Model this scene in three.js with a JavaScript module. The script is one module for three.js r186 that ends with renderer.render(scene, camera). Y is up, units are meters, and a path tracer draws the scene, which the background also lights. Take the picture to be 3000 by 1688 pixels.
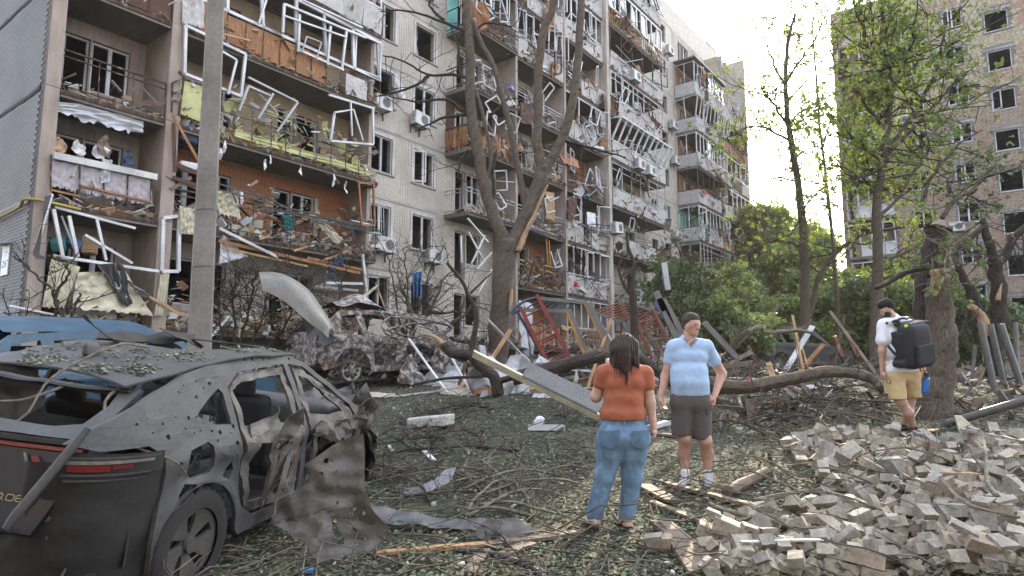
import * as THREE from 'three';
import { mergeGeometries } from 'three/addons/utils/BufferGeometryUtils.js';
import { RoundedBoxGeometry } from 'three/addons/geometries/RoundedBoxGeometry.js';
import { ImprovedNoise } from 'three/addons/math/ImprovedNoise.js';
import { TessellateModifier } from 'three/addons/modifiers/TessellateModifier.js';

const { sin, cos, PI, abs, max, min, sqrt, floor, hypot, exp } = Math;
const rad = d => d * PI / 180;
const V = (x, y, z) => new THREE.Vector3(x, y, z);

// ---------------------------------------------------------------- camera, sky, sun, exposure
const scene = new THREE.Scene();
const EYE = 1.35, PITCH = rad(7.3);
const camera = new THREE.PerspectiveCamera(47.24, 1024 / 576, 0.1, 900);
camera.position.set(0, EYE, 0);
camera.rotation.x = PITCH;
const renderer = new THREE.WebGLRenderer({ antialias: true });
renderer.toneMapping = THREE.LinearToneMapping;
renderer.toneMappingExposure = 4.9;
renderer.shadowMap.enabled = true;
const SUN_AZ = rad(22.5), SUN_EL = rad(20.5);
const sunDir = V(sin(SUN_AZ) * cos(SUN_EL), sin(SUN_EL), -cos(SUN_AZ) * cos(SUN_EL));
{
  const w = 512, h = 256, d = new Float32Array(w * h * 4), v = V(0, 0, 0);
  for (let j = 0; j < h; j++) for (let i = 0; i < w; i++) {
    const el = ((j + .5) / h - .5) * PI, az = ((i + .5) / w - .5) * 2 * PI;
    v.set(cos(el) * cos(az), sin(el), cos(el) * sin(az));
    const up = max(0, v.y), s = max(-1, min(1, v.dot(sunDir))), a = Math.acos(s);
    const band = exp(-up * 3.2), glow = exp(-a * 1.9), core = exp(-a * 6);
    const base = [.27 + .42 * band, .35 + .38 * band, .52 + .26 * band];
    const k = [(base[0] + 2.3 * glow + 2.2 * core), (base[1] + 2.2 * glow + 2.0 * core), (base[2] + 1.95 * glow + 1.6 * core)];
    const o = (j * w + i) * 4, g = v.y < 0 ? .35 : 1;
    d[o] = k[0] * g; d[o + 1] = k[1] * g; d[o + 2] = k[2] * g; d[o + 3] = 1;
  }
  const sky = new THREE.DataTexture(d, w, h, THREE.RGBAFormat, THREE.FloatType);
  sky.mapping = THREE.EquirectangularReflectionMapping;
  sky.magFilter = sky.minFilter = THREE.LinearFilter;
  sky.needsUpdate = true;
  scene.background = sky; scene.environment = sky;
}
const sun = new THREE.DirectionalLight(new THREE.Color(1, .84, .62), 4.4);
sun.position.copy(sunDir).multiplyScalar(120);
sun.castShadow = true; sun.shadow.mapSize.set(4096, 4096);
{ const c = sun.shadow.camera; c.left = -60; c.right = 60; c.top = 50; c.bottom = -40; c.near = 1; c.far = 320; }
sun.shadow.radius = 1.5;
scene.add(sun, sun.target);

// ---------------------------------------------------------------- helpers
let seed = 7;
const rnd = () => { seed = (seed + 0x6D2B79F5) | 0; let t = Math.imul(seed ^ (seed >>> 15), 1 | seed); t = (t + Math.imul(t ^ (t >>> 7), 61 | t)) ^ t; return ((t ^ (t >>> 14)) >>> 0) / 4294967296; };
const R = (a, b) => a + (b - a) * rnd();
const pick = a => a[floor(rnd() * a.length)];
const reseed = s => { seed = s; };
const pn = new ImprovedNoise();
const noise = (x, y = 0, z = 0) => pn.noise(x + 11.3, y + 7.7, z + 3.1);
const fbm = (x, y, z, o = 4) => { let s = 0, a = .5; for (let i = 0; i < o; i++) { s += a * noise(x, y, z); x *= 2.03; y *= 2.03; z *= 2.03; a *= .5; } return s; };
const lerp = (a, b, t) => a + (b - a) * t;
const clamp = (x, a, b) => x < a ? a : x > b ? b : x;
const smooth = (a, b, x) => { const t = clamp((x - a) / (b - a), 0, 1); return t * t * (3 - 2 * t); };
const taken = {};
function numbered(n) { const k = taken[n] = (taken[n] ?? -1) + 1; return k ? `${n}_${String(k).padStart(3, '0')}` : n; }
function tag(o, label, category, group, kind) { if (label) o.userData.label = label; if (category) o.userData.category = category; if (group) o.userData.group = group; if (kind) o.userData.kind = kind; return o; }
function thing(name, label, category, pos, turn = 0, group) {
  const g = new THREE.Group(); g.name = numbered(name); if (pos) g.position.copy(pos); g.rotation.y = turn;
  scene.add(g); return tag(g, label, category, group);
}
function geo1(g) {
  if (!Array.isArray(g)) return g;
  const a = g.map(x => { x = x.index ? x.toNonIndexed() : x; for (const k of Object.keys(x.attributes)) if (!['position', 'normal', 'uv', 'color'].includes(k)) x.deleteAttribute(k); return x; });
  const col = a.some(x => x.attributes.color);
  if (col) for (const x of a) if (!x.attributes.color) x.setAttribute('color', new THREE.BufferAttribute(new Float32Array(x.attributes.position.count * 3).fill(1), 3));
  return a.length === 1 ? a[0] : mergeGeometries(a);
}
function mesh(name, g, m, parent, kind) {
  const o = new THREE.Mesh(geo1(g), m);
  o.castShadow = o.receiveShadow = true;
  if (parent) { o.name = name; parent.add(o); } else { o.name = numbered(name); scene.add(o); }
  if (kind) o.userData.kind = kind;
  return o;
}
// uv in metres by the face's main direction
function boxUV(g, s = 1) {
  g = g.index ? g.toNonIndexed() : g;
  if (!g.attributes.normal) g.computeVertexNormals();
  const p = g.attributes.position, n = g.attributes.normal, uv = new Float32Array(p.count * 2);
  for (let i = 0; i < p.count; i += 3) {
    let nx = 0, ny = 0, nz = 0;
    for (let k = 0; k < 3; k++) { nx += n.getX(i + k); ny += n.getY(i + k); nz += n.getZ(i + k); }
    nx = abs(nx); ny = abs(ny); nz = abs(nz);
    for (let k = 0; k < 3; k++) {
      const x = p.getX(i + k) * s, y = p.getY(i + k) * s, z = p.getZ(i + k) * s, o = (i + k) * 2;
      if (ny >= nx && ny >= nz) { uv[o] = x; uv[o + 1] = z; } else if (nx >= nz) { uv[o] = z; uv[o + 1] = y; } else { uv[o] = x; uv[o + 1] = y; }
    }
  }
  g.setAttribute('uv', new THREE.BufferAttribute(uv, 2));
  return g;
}
const Mx = new THREE.Matrix4(), Qx = new THREE.Quaternion(), Ex = new THREE.Euler();
function put(g, x, y, z, rx = 0, ry = 0, rz = 0) { return g.applyMatrix4(Mx.compose(V(x, y, z), Qx.setFromEuler(Ex.set(rx, ry, rz, 'YXZ')), V(1, 1, 1))); }
// a box with its centre at x y z
function box(w, h, d, x = 0, y = 0, z = 0, rx = 0, ry = 0, rz = 0) { return put(boxUV(new THREE.BoxGeometry(w, h, d)), x, y, z, rx, ry, rz); }
function rbox(w, h, d, r, x = 0, y = 0, z = 0, rx = 0, ry = 0, rz = 0, s = 2) { return put(boxUV(new RoundedBoxGeometry(w, h, d, s, r)), x, y, z, rx, ry, rz); }
// a bar from a to b
function beam(a, b, w, d, roll = 0) {
  const v = b.clone().sub(a), l = v.length() || 1e-3;
  const g = boxUV(new THREE.BoxGeometry(w, l, d)); g.rotateY(roll);
  g.applyQuaternion(Qx.setFromUnitVectors(V(0, 1, 0), v.divideScalar(l)));
  return g.translate((a.x + b.x) / 2, (a.y + b.y) / 2, (a.z + b.z) / 2);
}
// tapered tube through points
function tube(pts, radii, seg = 7, opt = {}) {
  const n = pts.length, P = [], N = [], U = [], I = [];
  let T = pts[1].clone().sub(pts[0]).normalize();
  let A = abs(T.y) < .9 ? V(0, 1, 0) : V(1, 0, 0); let S = V(0, 0, 0).crossVectors(T, A).normalize();
  let along = 0;
  const rough = opt.rough || 0, fr = opt.freq || 3;
  for (let i = 0; i < n; i++) {
    const t2 = (i < n - 1 ? pts[i + 1].clone().sub(pts[max(0, i - 1)]) : pts[i].clone().sub(pts[i - 1])).normalize();
    S.sub(t2.clone().multiplyScalar(S.dot(t2))).normalize();
    const Bn = V(0, 0, 0).crossVectors(t2, S);
    if (i) along += pts[i].distanceTo(pts[i - 1]);
    const r0 = Array.isArray(radii) ? radii[i] : radii;
    for (let k = 0; k <= seg; k++) {
      const a = (k % seg) / seg * 2 * PI, c = cos(a), s = sin(a);
      const r = r0 * (1 + (rough ? rough * noise(c * 1.7 + pts[i].x * fr, s * 1.7 + pts[i].y * fr, pts[i].z * fr) : 0));
      const nx = S.x * c + Bn.x * s, ny = S.y * c + Bn.y * s, nz = S.z * c + Bn.z * s;
      P.push(pts[i].x + nx * r, pts[i].y + ny * r, pts[i].z + nz * r); N.push(nx, ny, nz);
      U.push(k / seg * max(.05, floor(r0 * 6.28 * 8) / 8 || .1), along);
    }
    if (i) for (let k = 0; k < seg; k++) { const a = (i - 1) * (seg + 1) + k, b = a + seg + 1; I.push(a, a + 1, b, b, a + 1, b + 1); }
  }
  const cap = (i, flip) => { const c = P.length / 3; P.push(pts[i].x, pts[i].y, pts[i].z); const t = pts[min(i + 1, n - 1)].clone().sub(pts[max(0, i - 1)]).normalize().multiplyScalar(flip ? -1 : 1); N.push(t.x, t.y, t.z); U.push(.05, .05);
    for (let k = 0; k < seg; k++) { const a = i * (seg + 1) + k; flip ? I.push(c, a + 1, a) : I.push(c, a, a + 1); } };
  if (!opt.open) { cap(0, true); cap(n - 1, false); }
  const g = new THREE.BufferGeometry();
  g.setAttribute('position', new THREE.Float32BufferAttribute(P, 3)); g.setAttribute('normal', new THREE.Float32BufferAttribute(N, 3)); g.setAttribute('uv', new THREE.Float32BufferAttribute(U, 2)); g.setIndex(I);
  if (rough) { g.computeVertexNormals(); }
  return g.toNonIndexed();
}
const curve = (pts, n) => new THREE.CatmullRomCurve3(pts, false, 'catmullrom', .5).getPoints(n);
// radii spread over n + 1 points
const taper = (r0, r1, n, pw = 1) => Array.from({ length: n + 1 }, (_, i) => lerp(r0, r1, Math.pow(i / n, pw)));
function grid(nu, nv, fn) {   // surface from fn(u, v) -> Vector3, uv in metres when fn sets .u .v
  const P = [], I = [], U = [];
  for (let j = 0; j <= nv; j++) for (let i = 0; i <= nu; i++) { const p = fn(i / nu, j / nv); P.push(p.x, p.y, p.z); U.push(i / nu, j / nv); }
  for (let j = 0; j < nv; j++) for (let i = 0; i < nu; i++) { const a = j * (nu + 1) + i, b = a + nu + 1; I.push(a, a + 1, b, b, a + 1, b + 1); }
  const g = new THREE.BufferGeometry(); g.setAttribute('position', new THREE.Float32BufferAttribute(P, 3)); g.setAttribute('uv', new THREE.Float32BufferAttribute(U, 2)); g.setIndex(I); g.computeVertexNormals();
  return g.toNonIndexed();
}
// a 2-D outline with holes, given thickness and cut fine enough to bend
function plate(outline, holes, thick, edge = .12) {
  const mk = (a, C) => { const s = new C(); a.forEach((p, i) => i ? s.lineTo(p[0], p[1]) : s.moveTo(p[0], p[1])); s.closePath(); return s; };
  const s = mk(outline, THREE.Shape); for (const h of holes || []) s.holes.push(mk(h, THREE.Path));
  let g = thick ? new THREE.ExtrudeGeometry(s, { depth: thick, bevelEnabled: false }) : new THREE.ShapeGeometry(s);
  g = g.index ? g.toNonIndexed() : g;
  if (edge) g = new TessellateModifier(edge, 7).modify(g);
  return g;
}
function bend(g, fn) { const p = g.attributes.position, v = V(0, 0, 0); for (let i = 0; i < p.count; i++) { v.fromBufferAttribute(p, i); fn(v); p.setXYZ(i, v.x, v.y, v.z); } return g; }
function smoothN(g, angle) { const m = mergeLike(g); return m; }
function mergeLike(g) {   // averaged normals over coincident points whose faces meet at less than about 50 degrees
  g.computeVertexNormals(); const p = g.attributes.position, n = g.attributes.normal, map = new Map(), key = i => `${Math.round(p.getX(i) * 2e3)},${Math.round(p.getY(i) * 2e3)},${Math.round(p.getZ(i) * 2e3)}`;
  for (let i = 0; i < p.count; i++) { const k = key(i); (map.get(k) || map.set(k, []).get(k)).push(i); }
  const N = new Float32Array(p.count * 3), a = V(0, 0, 0), b = V(0, 0, 0), s = V(0, 0, 0);
  for (const l of map.values()) for (const i of l) { a.fromBufferAttribute(n, i); s.set(0, 0, 0); for (const j of l) { b.fromBufferAttribute(n, j); if (a.dot(b) > .64) s.add(b); } s.normalize(); N.set([s.x, s.y, s.z], i * 3); }
  g.setAttribute('normal', new THREE.BufferAttribute(N, 3)); return g;
}
const poly = (cx, cy, r, n = 8, j = .3, sx = 1) => Array.from({ length: n }, (_, i) => { const a = i / n * 2 * PI, q = r * R(1 - j, 1 + j); return [cx + q * cos(a) * sx, cy + q * sin(a)]; });

// ---------------------------------------------------------------- textures
function dataTex(n, fn, srgb, size = 1) {
  const d = new Uint8Array(n * n * 4);
  for (let j = 0; j < n; j++) for (let i = 0; i < n; i++) { const c = fn(i / n, j / n), o = (j * n + i) * 4; d[o] = clamp(c[0], 0, 1) * 255; d[o + 1] = clamp(c[1], 0, 1) * 255; d[o + 2] = clamp(c[2], 0, 1) * 255; d[o + 3] = 255; }
  const t = new THREE.DataTexture(d, n, n); t.wrapS = t.wrapT = THREE.RepeatWrapping; t.magFilter = THREE.LinearFilter; t.minFilter = THREE.LinearMipmapLinearFilter; t.generateMipmaps = true;
  if (srgb) t.colorSpace = THREE.SRGBColorSpace; t.repeat.set(1 / size, 1 / size); t.needsUpdate = true; return t;
}
// tileable fractal noise in about -1 .. 1: gradients on a lattice that wraps
const hsh = (x, y, k) => { let h = Math.imul(x, 374761393) + Math.imul(y, 668265263) + Math.imul(k, 974634777); h = Math.imul(h ^ (h >>> 13), 1274126177); return ((h ^ (h >>> 16)) >>> 0) / 4294967296; };
function tnoise(u, v, f, o = 4, ax = 1, ay = 1) {
  let s = 0, a = .55, fx = max(1, Math.round(f * ax)), fy = max(1, Math.round(f * ay));
  for (let k = 0; k < o; k++) {
    const x = u * fx, y = v * fy, i = floor(x), j = floor(y), p = x - i, q = y - j, sx = p * p * p * (p * (p * 6 - 15) + 10), sy = q * q * q * (q * (q * 6 - 15) + 10);
    const gr = (di, dj) => { const h = hsh((i + di) % fx, (j + dj) % fy, k + fx * 7) * 6.2832; return cos(h) * (p - di) + sin(h) * (q - dj); };
    s += a * 1.5 * lerp(lerp(gr(0, 0), gr(1, 0), sx), lerp(gr(0, 1), gr(1, 1), sx), sy); fx *= 2; fy *= 2; a *= .55;
  } return s;
}
const g3 = v => [v, v, v];
const T = {};
T.mottle = dataTex(512, (u, v) => g3(.86 + .16 * tnoise(u, v, 4, 5) + .1 * tnoise(u, v, 60, 2)), true, 3);
T.grain = dataTex(256, (u, v) => g3(.5 + .5 * tnoise(u, v, 40, 3)), false, .6);
T.coarse = dataTex(256, (u, v) => g3(.5 + .5 * tnoise(u, v, 9, 5)), false, 1.4);
T.stain = dataTex(512, (u, v) => { const a = tnoise(u, v, 3, 5), b = tnoise(u, v, 22, 3, 1.6, .25); const s = .84 + .16 * a + .12 * b; return [s, s * .985 + .01, s * .96 + .02]; }, true, 4.5);
T.wood = dataTex(512, (u, v) => { const w = tnoise(u, v, 26, 3, 1, .1), k = tnoise(u, v, 5, 3); const s = .78 + .22 * w + .14 * k; return [s, s * .95, s * .9]; }, true, 1.1);
T.bark = dataTex(512, (u, v) => { const w = tnoise(u, v, 20, 4, 1, .2), k = tnoise(u, v, 5, 4), s = .72 + .34 * w + .2 * k; return [s, s * .97, s * .92]; }, true, .34);
T.barkB = dataTex(256, (u, v) => g3(.5 + .6 * tnoise(u, v, 20, 4, 1, .2)), false, .34);
T.rust = dataTex(512, (u, v) => { const a = tnoise(u, v, 4, 5), b = tnoise(u + .3, v + .6, 7, 5), m = smooth(-.15, .35, a), w = smooth(.12, .5, b); const c0 = [.33, .28, .245], c1 = [.19, .185, .185], c2 = [.7, .69, .68]; return [0, 1, 2].map(k => lerp(lerp(c0[k], c1[k], m), c2[k], w * .8) * (.9 + .25 * tnoise(u, v, 50, 2))); }, true, 1.6);
T.burn = dataTex(512, (u, v) => { const a = tnoise(u, v, 5, 5), b = tnoise(u + .3, v + .6, 14, 5), m = smooth(-.2, .3, a), w = smooth(-.35, .45, b + .5 * a); const c0 = [.4, .33, .28], c1 = [.27, .265, .265], c2 = [.68, .67, .66]; return [0, 1, 2].map(k => lerp(lerp(c0[k], c1[k], m), c2[k], w) * (.9 + .3 * tnoise(u, v, 40, 3))); }, true, 1.3);
T.dust = dataTex(512, (u, v) => { const a = tnoise(u, v, 5, 5), b = tnoise(u, v, 48, 3), s = .8 + .16 * a + .16 * b; return [s, s * .985, s * .965]; }, true, 1.3);
T.soil = dataTex(512, (u, v) => { const a = tnoise(u, v, 5, 5), b = tnoise(u, v, 40, 4), c = tnoise(u + .5, v, 14, 4), k = .62 + .28 * a + .4 * b; const g = smooth(-.2, .4, c) * .8; return [k * lerp(.54, .42, g), k * lerp(.5, .5, g), k * lerp(.43, .34, g)]; }, true, 3.4);
T.soilB = dataTex(512, (u, v) => g3(.5 + .3 * tnoise(u, v, 8, 5) + .4 * tnoise(u, v, 60, 3)), false, 3.4);
T.tile = dataTex(512, (u, v) => { const a = (u * 16) % 1, b = (v * 24) % 1, j = min(min(a, 1 - a) * 3.4, min(b, 1 - b) * 2.6), s = (.86 + .1 * tnoise(u, v, 6, 4) + .07 * (((floor(u * 16) * 7 + floor(v * 24) * 13) * 37 % 17) / 17 - .5)) * (j < .16 ? .72 : 1); return [s, s * .985, s * .965]; }, true, 2.2);
T.tileB = dataTex(512, (u, v) => { const a = (u * 16) % 1, b = (v * 24) % 1, j = min(min(a, 1 - a) * 3.4, min(b, 1 - b) * 2.6); return g3(smooth(.04, .2, j)); }, false, 2.2);
T.peb = dataTex(256, (u, v) => g3(.8 + .35 * tnoise(u, v, 55, 2) + .1 * tnoise(u, v, 4, 3)), true, 1.2);
T.cloth = dataTex(256, (u, v) => g3(.92 + .05 * tnoise(u, v, 6, 3) + .09 * tnoise(u, v, 90, 2)), true, .5);
T.clothB = dataTex(256, (u, v) => g3(.5 + .2 * tnoise(u, v, 5, 4) + .15 * sin(u * 2 * PI * 90) * sin(v * 2 * PI * 90)), false, .5);
T.denim = dataTex(512, (u, v) => { const d = .5 + .5 * sin((u * 140 + v * 140) * 2 * PI), a = tnoise(u, v, 5, 4), s = .78 + .1 * d + .22 * a + .14 * tnoise(u, v, 60, 2, 1, .25); return [s * .94, s * .98, s]; }, true, .5);
const M = {};
function mat(name, r, g, b, o = {}) {
  const C = o.phys ? THREE.MeshPhysicalMaterial : THREE.MeshStandardMaterial; const { phys, ...rest } = o;
  const m = new C({ color: new THREE.Color().setRGB(r, g, b), roughness: .9, metalness: 0, side: THREE.DoubleSide, ...rest }); m.name = name; M[name] = m; return m;
}
mat('plaster', .5, .44, .38, { map: T.stain, bumpMap: T.grain, bumpScale: .004 });
mat('pink_plaster', .4, .325, .28, { map: T.stain, bumpMap: T.coarse, bumpScale: .006 });
mat('tile_wall', .58, .53, .46, { map: T.tile, bumpMap: T.tileB, bumpScale: .004, roughness: .6 });
mat('joint', .33, .31, .29, { map: T.mottle });
mat('tar', .06, .06, .065, { map: T.mottle });
mat('grey_tile', .17, .163, .155, { map: T.mottle, roughness: .65 });
mat('pale_tile', .55, .5, .435, { map: T.mottle, roughness: .55 });
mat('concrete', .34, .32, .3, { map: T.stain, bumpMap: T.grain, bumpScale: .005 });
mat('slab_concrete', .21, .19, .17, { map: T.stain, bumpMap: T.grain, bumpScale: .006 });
mat('pebble_panel', .6, .57, .54, { map: T.peb, bumpMap: T.grain, bumpScale: .006 });
mat('white_pvc', .62, .62, .62, { roughness: .4, map: T.mottle });
mat('grey_frame', .42, .42, .43, { roughness: .5, map: T.mottle });
mat('brown_steel', .12, .062, .04, { map: T.rust, color: new THREE.Color(.5, .36, .3) });
mat('rust_steel', .8, .55, .4, { map: T.rust });
mat('dark_steel', .07, .068, .066, { map: T.mottle, roughness: .7 });
mat('pine', .4, .2, .085, { map: T.wood, roughness: .75 });
mat('raw_wood', .55, .36, .2, { map: T.wood });
mat('old_wood', .23, .19, .155, { map: T.wood, bumpMap: T.barkB, bumpScale: .003 });
mat('orange_wood', .4, .16, .055, { map: T.wood, roughness: .6 });
mat('dark_board', .12, .062, .045, { map: T.wood });
mat('white_board', .6, .59, .57, { map: T.mottle });
mat('interior', .2, .165, .13, { map: T.mottle });
mat('interior_dark', .09, .08, .075, { map: T.mottle });
mat('wallpaper', .4, .31, .21, { map: T.mottle });
mat('yellow_foam', .55, .53, .25, { map: T.mottle });
mat('turquoise', .2, .5, .46, { map: T.mottle });
mat('steel_white', .55, .55, .56, { roughness: .5, map: T.mottle });
mat('glass', .9, .95, .95, { phys: true, transmission: 1, thickness: 0, roughness: .08, ior: 1.45 });
mat('plastic_film', .72, .74, .78, { phys: true, transmission: .45, thickness: 0, roughness: .7 });
mat('black', .018, .018, .02, { roughness: .6 });
mat('ac_white', .62, .62, .6, { roughness: .5, map: T.mottle });
mat('red', .4, .03, .03, { roughness: .5 });
mat('blue_cloth', .06, .14, .3, { map: T.cloth, bumpMap: T.clothB, bumpScale: .01 });
mat('navy_cloth', .035, .06, .1, { map: T.cloth, bumpMap: T.clothB, bumpScale: .01 });
mat('white_cloth', .66, .66, .7, { map: T.cloth, bumpMap: T.clothB, bumpScale: .01 });
mat('lilac_board', .5, .46, .5, { map: T.stain }); mat('lilac', .3, .2, .45, { map: T.cloth });
mat('teal_cloth', .04, .2, .2, { map: T.cloth });
mat('cardboard', .42, .27, .15, { map: T.mottle });
mat('cream_sheet', .62, .57, .42, { map: T.dust, roughness: .5 });
mat('grey_sheet', .3, .31, .33, { map: T.dust, roughness: .5, metalness: .3 });

// ---------------------------------------------------------------- ground
// height of the yard: it climbs from the camera towards the buildings
const prof = [[-40, -.25], [0, -.25], [3, -.14], [4.4, -.06], [5.7, .03], [6.9, .17], [9, .47], [11, .76], [13, 1.03], [15, 1.18], [20, 1.25], [40, 1.27], [400, 1.27]];
function gy(x, z) {
  const d = -z; let i = 1; while (i < prof.length - 1 && d > prof[i][0]) i++;
  const [a, b] = [prof[i - 1], prof[i]]; let y = lerp(a[1], b[1], clamp((d - a[0]) / (b[0] - a[0]), 0, 1));
  const near = smooth(60, 20, d);
  y += near * (.025 * noise(x * .5, 0, z * .5) + .014 * noise(x * 1.7, 3, z * 1.7) + .012 * noise(x * 5, 1, z * 5));
  y += .22 * exp(-((x - 4.6) ** 2 / 5 + (d - 6.6) ** 2 / 6));      // the mound under the brick rubble
  return y;
}
const pitchC = cos(PITCH), pitchS = sin(PITCH);
// a point of the place, found from where it stands in the photograph (3000 pixels wide) and its distance from the camera
function at(px, py, d) { const a = (px - 1500) / 1930, b = (844 - py) / 1930, w = pitchC - b * pitchS; return V(a / w * d, EYE + (b * pitchC + pitchS) / w * d, -d); }
function onGround(px, py) { let p; for (let d = 2.5; d < 60; d *= 1.006) { p = at(px, py, d); if (p.y <= gy(p.x, p.z)) break; } p.y = gy(p.x, p.z); return p; }
{
  const xs = [], zs = []; for (let x = -90; x <= 110;) { xs.push(x); x += abs(x) < 11 ? .12 : abs(x) < 20 ? .5 : 4; } for (let z = 12; z >= -160;) { zs.push(z); z -= z > 1 ? 1 : z > -15 ? .12 : z > -25 ? .4 : 4; }
  const P = [], I = [], U = [];
  for (const z of zs) for (const x of xs) { P.push(x, gy(x, z), z); U.push(x, z); }
  const n = xs.length; for (let j = 0; j < zs.length - 1; j++) for (let i = 0; i < n - 1; i++) { const a = j * n + i, b = a + n; I.push(a, a + 1, b, b, a + 1, b + 1); }
  const g = new THREE.BufferGeometry(); g.setAttribute('position', new THREE.Float32BufferAttribute(P, 3)); g.setAttribute('uv', new THREE.Float32BufferAttribute(U, 2)); g.setIndex(I.map((_, i) => I[i % 3 === 0 ? i : i % 3 === 1 ? i + 1 : i - 1])); g.computeVertexNormals();
  mat('soil', .36, .375, .315, { map: T.soil, bumpMap: T.soilB, bumpScale: .02, roughness: 1 });
  tag(mesh('ground', g, M.soil), 'trampled earth of the yard strewn with torn leaves', null, null, 'structure');
}
// ---------------------------------------------------------------- the long apartment block on the left
const BAZ = rad(37.5), BROT = PI / 2 - BAZ, B0 = V(-4.14, 0, -26);
const uB = V(sin(BAZ), 0, -cos(BAZ)), nB = V(cos(BAZ), 0, sin(BAZ));
const Bw = (t, y, o) => V(B0.x + uB.x * t + nB.x * o, y, B0.z + uB.z * t + nB.z * o);   // along the front, up, out from the wall
const FL = k => 2.55 + 2.75 * k, FH = 2.75, T0 = -13.1, T1 = 39.1, NF = 9, OUT = 1.5;
const block = thing('apartment_block', 'long nine-storey tiled apartment block with shattered balconies and blown-out windows', 'building', B0, BROT);
const part = (name, parent) => { const g = new THREE.Group(); g.name = name; parent.add(g); return g; };
const span = (t0, t1, y0, y1, o0, o1) => box(t1 - t0, y1 - y0, o1 - o0, (t0 + t1) / 2, (y0 + y1) / 2, (o0 + o1) / 2);
mat('room_a', .26, .2, .14, { map: T.mottle }); mat('room_b', .17, .16, .15, { map: T.mottle }); mat('room_c', .3, .27, .23, { map: T.mottle });
reseed(101);
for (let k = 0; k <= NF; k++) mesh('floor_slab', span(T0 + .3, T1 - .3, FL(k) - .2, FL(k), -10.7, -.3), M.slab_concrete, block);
mesh('rear_wall', span(T0, T1, .3, 29.1, -11, -10.7), M.plaster, block);
mesh('far_end_wall', span(T1 - .3, T1, .3, 29.1, -10.7, OUT), M.tile_wall, block);
mesh('roof_parapet', span(T0, T1 - .3, FL(NF), 29.1, -.32, 0), M.tile_wall, block);
mesh('plinth', span(T0 + .3, T1 - .3, .3, FL(0), -.3, 0), M.concrete, block);
mesh('roof_shaft', span(31, 33.5, 29.1, 31.4, -4, -2), M.plaster, block);
mesh('roof_shaft', span(36.4, 38.6, 29.1, 30.6, -3, -.8), M.plaster, block);
for (const t of [-10.2, -3, 2, 5.4, 9.6, 13.9, 18, 21.6, 26.6, 33.3]) for (let k = 0; k < NF; k++) mesh('partition_wall', span(t - .08, t + .08, FL(k), FL(k + 1) - .2, -7, -.3), pick([M.room_a, M.room_c, M.wallpaper]), block);
for (let k = 0; k < NF; k++) mesh('corridor_wall', span(T0 + .3, T1 - .3, FL(k), FL(k + 1) - .2, -7.2, -7), pick([M.room_a, M.room_b, M.room_c]), block);
// front wall panels with their openings (relative to the storey's floor)
const OPEN = [
  [T0 + .3, -10.2, [[-12.35, -11.75, .08, 2.15], [-11.7, -10.75, .75, 2.15]], 'pink_plaster'],
  [-10.2, -3, [[-9.6, -8.3, .75, 2.1], [-8.25, -7.6, .08, 2.1], [-6.1, -5.45, .08, 2.1], [-5.4, -4.5, .75, 2.1]], 'plaster'],
  [-3, 2, [[-2.1, -1.0, 1, 2.45], [.15, 1.35, 1, 2.45]], 'tile_wall'],
  [2, 5.4, [[2.7, 3.4, .08, 2.2], [3.45, 4.4, .8, 2.2]], 'tile_wall'],
  [5.4, 9.6, [[6.2, 6.85, .08, 2.2], [6.9, 8.1, .8, 2.2]], 'tile_wall'],
  [9.6, 13.9, [[10.4, 11.05, .08, 2.2], [11.1, 12.3, .8, 2.2]], 'plaster'],
  [13.9, 21.6, [[15, 15.65, .08, 2.2], [15.7, 16.9, .8, 2.2], [18.6, 19.8, .8, 2.2]], 'tile_wall'],
  [21.6, 26.6, [[22.4, 23.4, 1, 2.4], [24.5, 25.6, 1, 2.4]], 'tile_wall'],
  [26.6, 33.3, [[27.8, 28.45, .08, 2.2], [28.5, 29.8, .8, 2.2], [31, 32.2, .8, 2.2]], 'plaster'],
  [33.3, T1 - .3, [[34.6, 35.8, .8, 2.2], [36.6, 37.6, .8, 2.2]], 'plaster'],
];
const openings = [];
for (const [a, b, hs, m] of OPEN) for (let k = 0; k < NF; k++) {
  const y = FL(k), mm = m === 'plaster' && a === -10.2 && k === 1 ? 'plaster' : m;
  const g = plate([[a, y], [b, y], [b, y + FH], [a, y + FH]], hs.map(h => [[h[0], y + h[2]], [h[1], y + h[2]], [h[1], y + h[3]], [h[0], y + h[3]]]), .3, 0);
  g.translate(0, 0, -.3); g.computeVertexNormals();
  mesh('wall_panel', boxUV(g), M[mm], block);
  for (const h of hs) openings.push([h[0], h[1], y + h[2], y + h[3], k]);
}
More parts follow.
